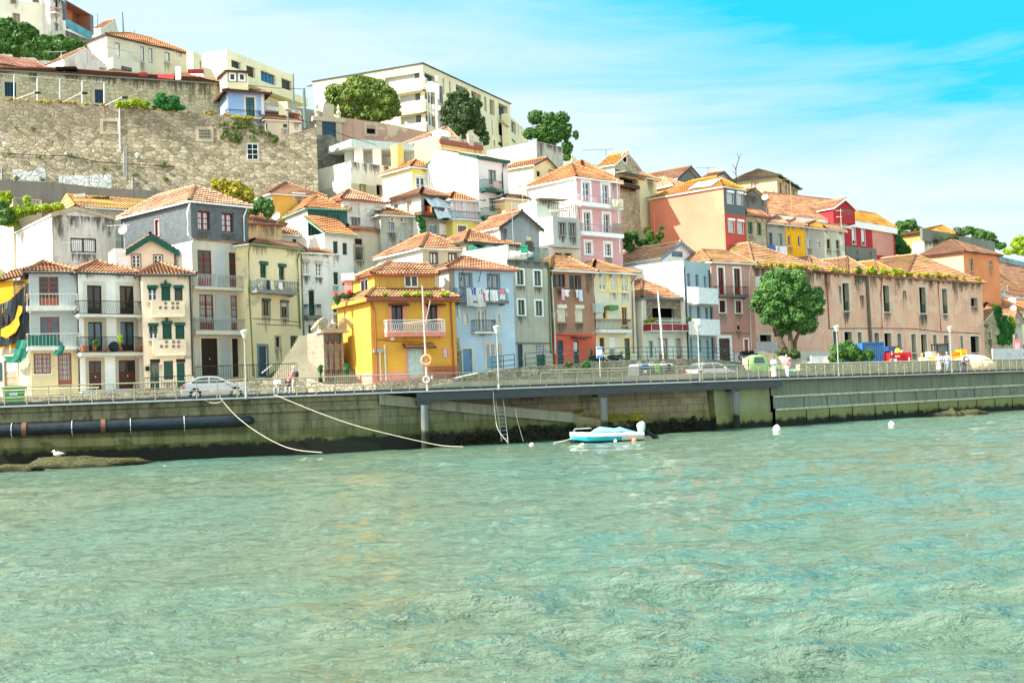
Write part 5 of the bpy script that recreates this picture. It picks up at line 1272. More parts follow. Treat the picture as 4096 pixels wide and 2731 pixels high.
PKW=plain('rose_white_frame',(.72,.55,.55));b.win(1720,680,1853,938,PKW,4,4,g=GW,sur=None,low=.3);b.win(1902,690,2030,948,PKW,4,4,g=GW,low=.3);b.win(1780,1015,1900,1110,WINE,4,2,g=GC,sur=WHITE,sw=.1)
b.bal(1712,815,2090,940,.5,'bars',BLACK,OFFW,.1,.18);b.box('corner_strip',2062,660,2085,960,.05,P_YELW);b.walls()
b=Bld('town_house','bright yellow house with white french window and yellow chimney',(1165,232),(1548,245),122,14,P_YELW,sx=772,side=P_YELS,YB=124.3)
b.hip((1228,140),v=2.2,mat=TLO);b.win(1222,355,1350,520,WHITE,2,1,g=GB,sur=plain('lilac_trim',(.6,.6,.66)),sw=.18,fw=.1);b.win(1425,370,1467,420,DBRN,1,1,g=GW,sur=LGREY,sw=.1)
mb=MB();u,z=b.LF.px((850,200));mb.box(b.LF.pt(u-.6,z-1.8,-1.6),b.LF.e*1.1,b.LF.n*.8,(0,0,3.9),P_YELW);mb.build('chimney',b.root)
mb=MB()
for(gx,gy,wd)in((1395,487,75),(1470,522,90)):
 u,z=b.F.px((gx,gy));n=8
 for k in range(n):
  x=u+wd/3.357*.0245*k/n*1.0;mb.tube([b.F.pt(x,z-.08+.04*math.sin(k*2.7),.02),b.F.pt(x+.05,z+.1+.05*math.cos(k*1.9),.02)],.015,BLACK,3)
mb.build('wall_scribble',b.root);b.bal(1190,460,1560,560,.9,'bars',LGREY,OFFW,.05,.35);b.walls()
# metal clad tall house
frame('d')
b=Bld('town_house','tall white house clad in ribbed metal with green fascia and green balconies',(372,1090),(762,1140),118,10,P_ROSEW if False else pl('render_rose_white',(.72,.66,.64),.05),sx=(1330-0,),side=MET,YB=120.5)if False else None
frame('i')
b=Bld('town_house','tall white house clad in ribbed metal with green fascia and green balconies',(2048,95),(2458,150),118,10,pl('render_rose_white',(.72,.66,.64),.05),sx=1335,side=MET,YB=121)
ul,zl=b.LF.px((1520,-5));b.lgab=(b.L-ul,zl);v=b.L-ul
b.roof((.05,v,zl+.12),(b.W-.05,v,zl+.12),kind='gable',mat=corru('rose_sheet',(.62,.33,.26),.25,.1),oh=.3,side_oh=.05,trim=DGRN,th=.25,caps=False,row=3.,back_oh=.1)
b.box('fascia',2035,75,2462,175,.35,DGRN)
frame('k')
b.win(10,430,123,640,DGRN,2,1,g=GC);b.win(20,812,143,1000,DGRN,2,1,g=GC)
WSL=plain('white_slats',(.6,.62,.6));b.bal(-35,560,214,712,.7,'bars',DGRN,DGRN,.25,.14);b.bal(-20,940,230,1080,.7,'bars',DGRN,DGRN,.25,.14)
b.pipe([(215,360),(200,500),(225,1000)],DGRN,.06);b.walls()
# museum-like white building and its canopy
frame('i')
P_MW=pl('render_chalk',(.74,.73,.66),.06);b=Bld('museum_building','chalk-white concrete building with roof terrace below the floating canopy',(338,150),(1060,190),128,15,P_MW,sx=-180,YB=133,cat='building')
b.bands=[(b.F.px((340,445))[1],pl('render_sand',(.52,.48,.38),.15)),(1e9,P_MW)]
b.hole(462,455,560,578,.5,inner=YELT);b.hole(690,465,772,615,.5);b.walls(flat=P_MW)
frame('c');cz=at((695,1290),131).z;c4=[atz(p,cz)for p in((695,1290),(1520,1352),(1225,1448),(320,1418))]
mb=MB();up=Vector((0,0,.75));mb.face(c4[::-1],P_MW);mb.face([p+up for p in c4],P_MW)
for k in range(4):mb.face([c4[k],c4[(k+1)%4],c4[(k+1)%4]+up,c4[k]+up],plain('canopy_edge',(.42,.5,.5),.7))
cn=(c4[0]+c4[1]+c4[2]+c4[3])/4;o=mb.build('roof_canopy',base=(cn.x,cn.y,cz));tag(o,'large flat concrete canopy floating on squat piers above the chalk-white building','canopy')
for x,Y in((660,134.5),(790,132.8),(1035,133.5),(905,136)):
 p=at((x,1400),Y);mb=MB();mb.cbox((p.x,p.y,cz-1.3),.9,.9,2.6,P_MW);mb.build('pier',o,o['_b'])
 # white house with terrace behind
frame('c')
b=Bld('town_house','sunlit white house with a long orange roof below the big apartment block',(1782,1172),(2080,1195),133,16,P_YELS,sx=1235,side=P_SUNW,YB=135)
b.hip((1978,1035),v=3.4,mat=TLP,trim=LGREY);b.walls()
frame('d')
b=Bld('terrace_house','yellow house with a cream parapet terrace and dark eave line',(-135,815),(440,868),129,15,pl('render_apricot',(.78,.56,.22),.15),YB=133.5,L=4)
b.bands=[(b.F.px((0,925))[1],b.wall),(1e9,pl('render_cream_worn',(.62,.56,.40),.4))]
b.box('eave_board',-135,918,445,950,.25,RBRN);b.win(5,765,60,812,GUT,1,1)if False else None;b.walls(flat=OFFW)
mb=MB();F=b.F
mb.box(F.pt(1.2,b.zt,-1),F.e*1.2,F.n*-1.5,(0,0,1.0),OFFW);mb.build('terrace_block',b.root);mb=MB();mb.box(F.pt(3.9,b.zt-.6,.02),F.e*.7,F.n*.25,(0,0,1.1),plain('terracotta_lump',(.5,.38,.3)));mb.build('parapet_ornament',b.root)
simple('massive weather-stained concrete block on the skyline below the loose tree',(1158,890),(1510,940),142,18,pl('concrete_black_stained',(.50,.50,.44),.95,dcol=(.17,.17,.14)),name='concrete_block',cat='building',flat=True,sx=495,YB=146)
simple('pale cream gabled house with a brown window under orange tiles',(1117,1212),(1418,1260),129.5,14,P_YELS,sx=728,gable=(1272,1118),mat=TLO,rkw=dict(barge=GUT,bh=.18,oh=.3),wins=[(1163,1287,1213,1372,dict(fc=BROWN,nx=1,ny=1))],YB=133)
frame('k')
simple('small ochre house with shuttered window between green balconies and pink house',(232,818),(505,835),118.5,12,P_ORB,L=4,par=((260,775),(480,790)),v=1.2,mat=TLB,wins=[(330,862,440,960,dict(roll=.98,fc=OFFW))],YB=120)
# pink house
b=Bld('town_house','pink three-storey house with white surrounds, railed balconies and white flank',(1192,535),(1775,592),115.5,10,P_PNK,sx=520,side=pl('render_flank_white',(.74,.71,.68),.05),YB=119.5)
b.hip((1128,352),v=3.6,mat=TLO,trim=WHITE,oh=.25,gut=WHITE)
for r in((1275,600,1378,888),(1538,630,1632,915),(1290,1000,1388,1285),(1553,1025,1645,1300),(1312,1404,1393,1565),(1575,1425,1658,1590)):
 b.win(*r,fc=WHITE,nx=2,ny=3,g=GG if r[1]>900 else GB,sur=WHITE,sw=.26,fw=.06)
b.bal(1255,765,1812,918,.8,'bars',plain('lilac_iron',(.45,.33,.35)),WHITE,.38,.15);b.bal(1260,1150,1822,1302,.8,'bars',plain('lilac_iron',(.45,.33,.35)),WHITE,.38,.15)
mb=MB();u0,z0,u1,z1,dp=b.lastbal;mb.box(b.F.pt(u1-1.2,z0+.05,dp-.08),b.F.e*1.2,b.F.n*.05,(0,0,.95),corru('bamboo_screen',(.42,.30,.18),.08));mb.build('balcony_screen',b.root)
for x0,x1 in((1190,1208),(1745,1775)):b.box('corner_strip',x0,560,x1,1560,.04,WHITE)
b.walls();PNK=b
simple('tiled roof of a hidden house rising behind the pink house',(1290,480),(1650,520),127,14,P_YELS,L=6,apex=(1268,312),v=4,mat=TLO,YB=130)
# grey concrete house with terrace
b=Bld('town_house','grey concrete box house with two blue-framed windows and a railed terrace',(870,1060),(1236,1090),111,8,pl('concrete_light',(.44,.44,.40),.4),sx=540,side=P_SUNW,YB=113)
b.bands=[(b.F.px((900,1490))[1],P_BEIGE),(1e9,b.wall)]
for r in((962,1150,1045,1305),(1097,1155,1180,1320)):b.win(*r,fc=BROWN,nx=2,ny=1,g=GC,sur=BLUET,sw=.12)
b.box('floor_edge',868,1440,1255,1490,.5,b.wall);frame('l');b.hole(905,208,1000,280,.3,sur=STONE,sw=.1);b.hole(1038,212,1130,330,.3,sur=STONE,sw=.1);frame('k')
b.walls(flat=True);F=b.F;mb=MB()
for(p,q_)in((F.pt(0,0,-.05),F.pt(b.W,0,-.05)),(F.pt(b.W,0,-.05),F.pt(b.W,0,-3))):
 L_=(q_-p).length;d=(q_-p)/L_;n=int(L_/.22)
 for k in range(n+1):mb.box(Vector((p.x,p.y,b.zt))+d*(L_*k/n),d*.04,Vector((0,0,1.2)),Vector((d.y,-d.x,0))*.03,BROWN)
 mb.box(Vector((p.x,p.y,b.zt+1.2)),d*L_,(0,0,.06),Vector((d.y,-d.x,0))*.05,BROWN)
mb.build('railing',b.root)
mb=MB();mb.cbox(F.pt(b.W*.55,b.zt+.78,-1.2),1.7,.9,.06,OFFW);mb.cbox(F.pt(b.W*.55,b.zt+.4,-1.2),.12,.12,.75,OFFW);o=mb.build('terrace_table',base=F.pt(b.W*.55,b.zt,-1.2));tag(o,'pale terrace table on the flat roof of the grey box house','table')
sd=Bld('terrace_shed','boarded shed with a worn awning on the grey box house terrace',(650,835),(960,862),113.2,b.zt-.2,P_MINT,L=3,YB=114.5,cat='shed');sd.walls(flat=LGREY);mb=MB();mb.box(sd.F.pt(-.2,sd.zt-.05,0),sd.F.e*(sd.W+.6),sd.F.n*.9,(0,0,.1),WOODW);mb.build('awning',sd.root)
# blue-grey gable, beige house, netted house
simple('blue-grey corrugated gable house with a brown framed door and peeling paint',(165,1210),(692,1245),107.3,7,MGR,sx=-230,side=P_SUNW,gable=(437,990),mat=TL,rkw=dict(barge=GUT,bh=.3,oh=.3),wins=[(518,1318,607,1385,dict(roll=.98,fc=RBRN)),(520,1388,607,1560,dict(fc=RBRN,nx=2,ny=3,g=GD))],YB=109.8)
frame('i')
simple('beige house with brown window frames under a wide tiled hip behind the amber house',(1305,1320),(1880,1352),102.3,6,pl('render_taupe',(.50,.42,.30),.25),sx=702,side=P_SUNW,apex=(1388,1122),v=3,mat=TL,wins=[(1412,1380,1510,1530,dict(fc=BROWN,nx=2,ny=1,g=WHITE,sur=BROWN,sw=.07)),(1665,1387,1762,1500,dict(fc=BROWN,nx=2,ny=1,g=WHITE,sur=BROWN,sw=.07))],YB=104.6)
b=Bld('town_house','low house with green netting over its dark open veranda',(1888,1240),(2560,1272),103.8,7,P_BEIGE,L=5,YB=107.5);b.hip((1950,1078),v=3,mat=TL,trim=DGRN)
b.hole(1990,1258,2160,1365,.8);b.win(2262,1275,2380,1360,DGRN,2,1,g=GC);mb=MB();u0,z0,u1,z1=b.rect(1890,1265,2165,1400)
for k in range(8):
 a,c=lerp(u0,u1,k/8),lerp(u0,u1,(k+1)/8);mb.face([b.F.pt(a,z0,.3+.05*(k%2)),b.F.pt(c,z0,.3+.05*((k+1)%2)),b.F.pt(c,z0+.55+.12*math.sin(k+1),.3),b.F.pt(a,z0+.55+.12*math.sin(k),.3)],plain('green_net',(.12,.38,.28),.8))
mb.build('netting',b.root);b.walls()
# skyline houses right of centre
frame('k')
b=Bld('town_house','old stone gable house with a round attic window and dark timber balcony',(1702,368),(2024,402),135,14,RUB,sx=1500,side=P_MINT,YB=139)
b.win(1718,427,1795,468,BLUET,2,1,g=GB);b.win(1878,442,1950,490,BLUET,2,1,g=GB);b.hole(1770,520,2010,640,.6)
b.bal(1758,592,2040,678,.9,'slat',plain('tarred_timber',(.03,.022,.02),.8),BROWN,.15,.2);b.gablef((1857,212),mat=TLY,barge=OFFW,bh=.1,oh=.3)
mb=MB();u,z=b.F.px((1833,290));mb.lathe(b.F.pt(u,z,0),[(.62,0),(.62,.08),(.4,.1),(.4,.04),(0,.04)],STONEL,20,b.F.n);mb.lathe(b.F.pt(u,z,0),[(0,.05),(.39,.05)],DARK,20,b.F.n);mb.build('round_window',b.root)
mb=MB();mb.box(b.F.pt(.1,b.F.px((1770,490))[1],0),b.F.e*(b.W+.4),b.F.n*1.3,(0,0,.08),GREYM);mb.build('awning',b.root)
simple('low cream house with two brown blinds right of the stone gable',(2018,525),(2268,548),139,14,P_YELS,L=6,apex=(1995,435),v=3.5,mat=TLO,wins=[(2022,547,2118,585,dict(fc=RBRN,g=RBRN,nx=1,ny=1)),(2140,557,2232,595,dict(fc=RBRN,g=RBRN,nx=1,ny=1))],YB=142)
simple('peeling grey-beige house with a little stone balcony left of the coral house',(2112,895),(2190,902),150,12,P_GRW,sx=1795,side=P_BEIGE,apex=(2120,815),v=1.2,mat=TLP,swins=[(1942,1012,2025,1105,dict(fc=DBRN,nx=2,ny=1,g=GC,box=.3,boxm=WHITE))],YB=151)
p=at((1975,1150),152);mb=MB();mb.cbox(p,1.9,.8,1.2,STONEL,.6);mb.cbox(p+Vector((0,0,-.75)),2.1,1.,.25,STONE,.6);o=mb.build('stone_balcony',base=p);tag(o,'small pale stone balcony hung on the peeling grey-beige house','balcony')
frame('m')
simple('orange-washed house with one small window under a smooth pale roof',(480,475),(700,462),158,13,P_ORB,sx=-214,side=pl('render_tangerine',(.66,.36,.20),.1),apex=(358,372),v=2.5,mat=TLP,swins=[(55,568,108,632,dict(fc=OFFW,nx=1,ny=1))],YB=160)
b=Bld('town_house','large coral house with blank sunlit flank, slate top floor and lichen roof',(1150,490),(1437,528),133,10,P_CRED,sx=162,side=P_COR,YB=136)
b.bands=[(b.F.px((1165,848))[1],P_CRED),(1e9,SL)];b.hip((1068,360),v=3.2,mat=TLY,oh=.15,trim=OFFW,gut=OFFW)
for r in((1200,562,1285,730),(1330,577,1412,748),(1215,937,1298,1115),(1340,952,1422,1133)):b.win(*r,WHITE,1,1,roll=.98,box=.25,boxm=WHITE,shm=LGREY,sur=LGREY,sw=.06)
b.walls();COR=b
RFN=(b.F.pt(0,0,0),b.F)
# skylights on the left roof slope
a_,d_=b.F.pt(-.15,b.zt,.15),b.F.pt(-.15,b.zt,-b.L);up_,zp=b.ridge_pt((1068,360),3.2);rp=b.F.pt(up_,zp,-3.2);e_=(d_-a_).normalized();nrm=e_.cross(rp-a_).normalized();nrm=nrm if nrm.z>0 else-nrm;sl_=(nrm.cross(e_));sl_=sl_ if sl_.z>0 else-sl_
for t0,w_ in((b.L-6.6,1.3),(b.L-8.1,1.3),(2.9,2.0)):
 mb=MB();o_=a_+e_*t0+sl_*.5+nrm*.1;mb.box(o_,e_*w_,sl_*2.3,nrm*.08,GREYM);mb.box(o_+e_*.08+sl_*.08+nrm*.05,e_*(w_-.16),sl_*2.14,nrm*.05,GW);mb.build('skylight',b.root)
simple('dark grey gable with a white arched attic window on the skyline',(528,392),(852,400),172,20,P_CONCD,L=7,gable=(682,225),mat=TLB,rkw=dict(barge=GUT,bh=.3,oh=.5),wins=[(670,345,735,408,dict(nx=2,ny=2,g=GC))],YB=176)
simple('bluish gable house under orange tiles behind the lichen roof',(990,385),(1345,465),166,18,P_GRB,sx=830,gable=(1133,290),mat=TLO,rkw=dict(barge=GUT,bh=.3,oh=.3),YB=174)
MOSSY=simple('old stone house with a mossy corrugated hip roof and brown windows on the skyline',(1868,345),(2150,478),180,18,RUB,sx=1305,side=pl('render_olive_worn',(.46,.44,.26),.6,patch=(.6,.38,.25),pa=.2),apex=(1628,252),v=4,mat=MOSSC,rkw=dict(oh=.6,caps=False,trim=GUT),swins=[(1525,428,1635,580,dict(fc=RBRN,nx=2,ny=1,g=P_BEIGE))],wins=[(1908,430,1940,600,dict(fc=RBRN,nx=2,ny=2)),(1985,465,2008,605,dict(fc=RBRN,nx=1,ny=2)),(2027,485,2050,610,dict(fc=RBRN,nx=1,ny=2)),(2092,515,2115,615,dict(fc=RBRN,nx=1,ny=2))],YB=193)
simple('grey weathered timber shack gable right of the slate top floor',(1440,590),(1722,690),146,12,P_WBRD,L=6,gable=(1546,515),mat=TLM,rkw=dict(barge=BROWN,bh=.12,oh=.3),wins=[(1503,562,1552,630,dict(fc=STONE,nx=1,ny=1,g=GD))],YB=151.5,name='timber_shack',cat='shack')
simple('rubble stone house with two bright green painted windows',(1447,868),(1715,888),139,10,RUB,L=4,par=((1440,775),(1650,840)),v=2,mat=TL,rkw=dict(gut=RUSTP),wins=[(1478,962,1550,1135,dict(fc=plain('vivid_green',(.01,.22,.08)),nx=1,ny=1,g=GG)),(1602,975,1670,1150,dict(fc=plain('vivid_green',(.01,.22,.08)),nx=1,ny=1,g=GG))],YB=141.5)
# burgundy house in two wings
b=Bld('town_house','long burgundy house with white cornice and a gabled dormer',(1732,868),(2825,950),160,12,P_BURG,L=9,YB=171)
b.par((1700,605),(2760,660),v=5,mat=TL,trim=WHITE,oh=.3,th=.9);b.win(2860,930,2880,960)if False else None;b.walls()
frame('o');BD=Bld('roof_dormer','burgundy gabled dormer with white verges rising from the burgundy roof',(345,88),(572,92),167,b.zt-.5,P_BURG,L=5,YB=169.5,cat='dormer');BD.gablef((462,-12),mat=TL,barge=WHITE,bh=.25,oh=.25)
b=Bld('town_house','faded end wing of the burgundy house with tall white shutters and lichen tiles',(502,212),(988,302),171,10,P_BURG,L=9,YB=182)
b.par((520,85),(800,170),v=4,mat=TLY,trim=WHITE,oh=.35,th=.9)
for r in((542,292,585,470),(642,310,685,480)):b.win(*r,WHITE,1,1,roll=.75,shm=WHITE,sur=WHITE,sw=.08)
b.win(848,400,876,552,STONE,1,2,g=GD,sur=STONE,sw=.08);b.box('faded_panel',752,262,986,600,.03,pl('render_faded_rose',(.58,.28,.22),.5,dcol=(.3,.22,.18),patch=(.6,.5,.4),pa=.2));b.walls()
simple('low grey concrete lean-to with two dark openings below the burgundy wing',(480,482),(800,520),160,10,P_CONCD,L=5,flat=GUT,wins=[(593,528,615,600,dict(fc=STONE,nx=1,ny=1)),(730,542,753,612,dict(fc=STONE,nx=1,ny=1))],YB=165,name='lean_to',cat='lean-to')
frame('m')
simple('narrow grey rubble house with laundry outside its two dark doors',(1738,985),(1980,1003),145,10,P_GRW,L=6,apex=(1880,893),v=2.6,mat=TLP,rkw=dict(gut=OFFW),wins=[(1760,1110,1815,1292,dict(fc=BLUET,nx=2,ny=3,g=GB,sur=STONE,sw=.1)),(1885,1122,1945,1290,dict(fc=BLUET,nx=1,ny=1,g=GC,sur=STONE,sw=.1))],YB=147)
simple('small deep amber house with two green windows in the upper row',(1985,1012),(2238,1030),147,10,P_AMB2,L=6,apex=(2125,922),v=2.6,mat=TLP,wins=[(2018,1142,2067,1290,dict(fc=WHITE,nx=1,ny=1,g=GG)),(2150,1152,2198,1300,dict(fc=WHITE,nx=1,ny=1,g=GG))],YB=149)
frame('o')
simple('small grey-beige house with two white windows next to the deep amber house',(48,285),(246,298),149,10,P_GRW,L=6,apex=(168,222),v=3,mat=TLY,wins=[(78,412,120,500,dict(nx=2,ny=2,g=GB,sur=STONEL,sw=.08)),(178,427,222,508,dict(nx=2,ny=2,g=GB,sur=STONEL,sw=.08))],YB=152)
simple('peeling pale green house with blue bicycles hung outside its windows',(248,300),(462,322),152,10,P_CGR,L=6,par=((200,235),(380,285)),v=3,mat=TL,wins=[(278,412,320,515,dict(fc=BLACK,nx=1,ny=1,sur=STONE,sw=.08,g=GD)),(376,422,415,515,dict(fc=BLACK,nx=1,ny=1,sur=STONE,sw=.08,g=GG))],YB=156)
simple('orange house with a brown hipped roof and two barred windows, upper right',(1712,540),(2085,582),174,6,P_ORNG,sx=1255,side=pl('render_apricot_pale',(.72,.42,.24),.1),apex=(1592,418),v=4.5,mat=TLB,rkw=dict(oh=.5,trim=BROWN),wins=[(1778,612,1823,745,dict(fc=MINT,nx=2,ny=4,g=GG)),(1982,634,2022,685,dict(fc=MINT,nx=3,ny=2,g=GG))],YB=182)
b=Bld('ruined_house','derelict mansion base with mossy cornice under the collapsing yellow attic',(1300,430),(2040,400),198,14,P_BONE,sx=1175,YB=222,cat='ruin');b.hole(1855,455,1910,490,.4);b.hole(1975,455,2022,525,.4);b.box('cornice',1290,425,2042,440,.4,P_CONCD);b.walls(flat=P_CONCD)
simple('collapsing attic with orange weathered boards and empty windows',(1285,335),(1610,328),201,23,corru('orange_boards',(.62,.34,.10),.25,.5,dcol=(.3,.24,.15)),apex=(1495,268),v=3.5,mat=TLY,L=6,rkw=dict(trim=BROWN,oh=.6),wins=[(1337,337,1370,415,dict(nx=2,ny=2)),(1438,328,1480,400,dict(nx=2,ny=2))],YB=207,name='ruined_attic',cat='ruin')if True else None
b=Bld('town_house','white and orange house under a big brown tiled roof at the right edge',(1900,912),(2440,872),186,6,P_SUNW,L=8,YB=208);b.par((1990,705),(2420,660),v=6,mat=TLB,oh=.2);b.box('orange_wall',2180,895,2440,1030,.1,P_ORNG);b.walls()
simple('blue glass and steel shed roof peeking over the right edge houses',(2082,588),(2420,585),215,14,corru('steel_glazing',(.25,.38,.44),.9,.1),L=8,flat=LGREY,YB=232,name='steel_shed',cat='shed')
b=Bld('town_house','pale yellow house with orange roof and white chimney behind the ivy gable',(1905,1142),(2420,1105),172,4,P_YELS,L=7,YB=188);b.par((2000,1058),(2400,1025),v=4,mat=TLO,oh=.3);mb=MB();u,z=b.ridge_pt((2228,1075),3);mb.cbox(b.F.pt(u,z,-3),.8,.8,1.4,WHITE);mb.build('chimney',b.root);b.walls()
simple('ruined rubble stone gable half covered in ivy at the right end',(1910,1300),(2235,1305),160,4,RUB,L=6,gable=(2052,1135),mat=TLB,rkw=dict(oh=.05,side_oh=.05),wins=[(1975,1380,2003,1450,dict(fc=STONE,nx=1,ny=1,g=GD,sur=STONEL,sw=.1))],YB=164,name='ruined_gable',cat='ruin')
simple('narrow grey gable end with a dark verge behind the ivy',(2240,1290),(2330,1295),167,4,P_GRW,L=5,gable=(2250,1150),mat=TLB,rkw=dict(barge=BROWN,bh=.2),wins=[(2258,1400,2282,1470,dict(fc=OFFW,nx=1,ny=1))],YB=168.5)
# ================================================================ UPPER LEFT: great wall, stone range, modern blocks
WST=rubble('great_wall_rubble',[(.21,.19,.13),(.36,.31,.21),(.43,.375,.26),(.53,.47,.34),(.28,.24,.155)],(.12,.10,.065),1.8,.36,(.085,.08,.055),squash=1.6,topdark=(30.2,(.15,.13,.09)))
def poly_wall(name,label,cat,a,b,tops,zb,mat,holes=(),thick=.6,cap=None,fr=None):
 """wall between ground points a=(x,y,Y), b=(x,y,Y); tops = picture points along its upper edge"""
 if fr:frame(fr)
 pa,pb=at(a[:2],a[2]),at(b[:2],b[2]);F=Fac(pa,pb);tp=[F.px(p if len(p)>2 else p)for p in tops];mb=MB()
 hs=[(*F.px(h[:2]),*F.px(h[2:4]))for h in holes];hs=[(h[0],h[3],h[2],h[1],thick*.8)for h in hs]
 tu,tz=[p[0]for p in tp],[p[1]for p in tp];us=sorted(set(tu+[h[0]for h in hs]+[h[2]for h in hs]+list(np.arange(tu[0],tu[-1],1.5))))
 zm=min(tz);zm=min(zm,zm)if not hs else max(h[3]for h in hs)+.05
 zm=min(zm,min(tz))
 grid_wall(mb,F,tu[0],tu[-1],zb,zm,hs,[(1e9,mat)],rdep=thick*.8)
 for i in range(len(us)-1):
  p,q_=us[i],us[i+1];zp,zq=interp(tu,tz,p)+.08*noise.noise(Vector((p,3,0))),interp(tu,tz,q_)+.08*noise.noise(Vector((q_,3,0)))
  mb.face([F.pt(p,zm),F.pt(q_,zm),F.pt(q_,zq),F.pt(p,zp)],mat,[(p,zm),(q_,zm),(q_,zq),(p,zp)])
  mb.face([F.pt(p,zp),F.pt(q_,zq),F.pt(q_,zq,-thick),F.pt(p,zp,-thick)],cap or mat);mb.face([F.pt(q_,zm,-thick),F.pt(p,zm,-thick),F.pt(p,zp,-thick),F.pt(q_,zq,-thick)],mat)
 e=tu[-1];mb.face([F.pt(e,zb),F.pt(e,zb,-thick),F.pt(e,tz[-1],-thick),F.pt(e,tz[-1])],mat)
 mb.face([F.pt(tu[-1],zb,-thick),F.pt(tu[0],zb,-thick),F.pt(tu[0],zm,-thick),F.pt(tu[-1],zm,-thick)],mat)
 o=mb.build(name,base=F.pt(tu[0],zb));tag(o,label,cat)
 for h in hs:
  bm=MB();bm.face([F.pt(h[0],h[1],-thick*.75),F.pt(h[2],h[1],-thick*.75),F.pt(h[2],h[3],-thick*.75),F.pt(h[0],h[3],-thick*.75)],DARK)
  k=h[0]+.15
  while k<h[2]:bm.box(F.pt(k,h[1],-.1),F.e*.03,(0,0,h[3]-h[1]),F.n*.03,BLACK);k+=.2
  w_=bm.build('barred_window',o,o['_b']);sm=MB();s_=.3
  for(x0,z0,x1,z1)in((h[0]-s_,h[1]-s_,h[0],h[3]+s_),(h[2],h[1]-s_,h[2]+s_,h[3]+s_),(h[0],h[3],h[2],h[3]+s_),(h[0],h[1]-s_,h[2],h[1])):sm.box(F.pt(x0,z0,0),F.e*(x1-x0),(0,0,z1-z0),F.n*.05,STONE)
  sm.build('surround',w_,o['_b'])
 return o,F
frame('w')
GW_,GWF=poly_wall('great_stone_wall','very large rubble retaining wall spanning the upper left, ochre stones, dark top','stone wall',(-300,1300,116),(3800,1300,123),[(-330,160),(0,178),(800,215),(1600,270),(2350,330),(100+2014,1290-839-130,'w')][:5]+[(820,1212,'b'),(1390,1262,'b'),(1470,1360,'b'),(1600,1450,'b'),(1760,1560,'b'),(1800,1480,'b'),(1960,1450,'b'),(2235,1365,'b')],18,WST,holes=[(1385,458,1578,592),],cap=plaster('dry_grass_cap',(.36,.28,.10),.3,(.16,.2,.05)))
# more openings: bricked and barred windows set into the wall
for(x0,y0,x1,y1,fr_)in((652,1405,815,1530,'b'),):
 a,c=GWF.px((x0,y0),0,fr_),GWF.px((x1,y1),0,fr_);mb=MB();s_=.28
 mb.box(GWF.pt(a[0]-s_,c[1]-s_,-.02),GWF.e*(c[0]-a[0]+2*s_),(0,0,a[1]-c[1]+2*s_),GWF.n*.06,STONE);mb.box(GWF.pt(a[0],c[1],0),GWF.e*(c[0]-a[0]),(0,0,a[1]-c[1]),GWF.n*.045,P_REV)
 for k in range(8):mb.box(GWF.pt(lerp(a[0],c[0],(k+.5)/8),c[1],.05),GWF.e*.03,(0,0,a[1]-c[1]),GWF.n*.03,BLACK)
 for k in range(3):mb.box(GWF.pt(a[0],lerp(c[1],a[1],(k+.5)/3),.05),GWF.e*(c[0]-a[0]),(0,0,.03),GWF.n*.03,BLACK)
 mb.build('barred_window',GW_,GW_['_b'])
u,z=GWF.px((580,348,'N'))if False else GWF.px((1010,345*1.7415),0,'N')
mb=MB();p=[GWF.px((988,578),0,'N'),GWF.px((1032,640),0,'N')];mb.box(GWF.pt(p[0][0]-.2,p[1][1]-.3,-.02),GWF.e*(p[1][0]-p[0][0]+.4),(0,0,p[0][1]-p[1][1]+.5),GWF.n*.06,STONE);mb.box(GWF.pt(p[0][0],p[1][1],0),GWF.e*(p[1][0]-p[0][0]),(0,0,p[0][1]-p[1][1]),GWF.n*.05,GD)
for k in range(3):mb.box(GWF.pt(lerp(p[0][0],p[1][0],k/2)-.02,p[1][1],.04),GWF.e*.05,(0,0,p[0][1]-p[1][1]),GWF.n*.03,WHITE)
for k in range(4):mb.box(GWF.pt(p[0][0],lerp(p[1][1],p[0][1],k/3),.04),GWF.e*(p[1][0]-p[0][0]),(0,0,.05),GWF.n*.03,WHITE)
mb.build('window',GW_,GW_['_b'])
WWASH=rubble('whitewashed_stones',[(.62,.64,.64),(.50,.52,.50),(.66,.66,.62)],(.25,.24,.2),1.25,.2)
for r in(((170,1050),(620,1275)),((790,1120),(1500,1350))):
 a,c=GWF.px(r[0],0,'w'),GWF.px(r[1],0,'w');n=14;mb=MB();us=np.linspace(a[0],c[0],n+1)
 for k in range(n):
  z0,z1=c[1]-.3,lerp(a[1],c[1],.25+.3*noise.noise(Vector((us[k],0,5))));z1b=lerp(a[1],c[1],.25+.3*noise.noise(Vector((us[k+1],0,5))))
  mb.face([GWF.pt(us[k],z0,.012),GWF.pt(us[k+1],z0,.012),GWF.pt(us[k+1],z1b,.012),GWF.pt(us[k],z1,.012)],WWASH)
 mb.build('whitewash_patch',GW_,GW_['_b'])
for pts,m_,r_ in(([(0,882),(600,915),(900,918),(1300,1000),(1700,1025),(2350,1065)],DARK,.03),([(1605,275),(1612,845)],WHITE,.06),([(1665,820),(1668,1190)],GREYM,.05),([(1682,820),(1686,1190)],GREYM,.05),([(1698,800),(1702,1200)],GREYM,.05),([(20,1090),(25,1230)],GREYM,.06),([(1778,1220),(1780,1370)],GREYM,.06)):
 P_=[GWF.pt(*GWF.px(p,.05,'w'),.06)for p in pts];mb=MB();mb.tube(P_,r_,m_,5);mb.build('wall_pipe' if m_ is not DARK else 'cable',GW_,GW_['_b'])
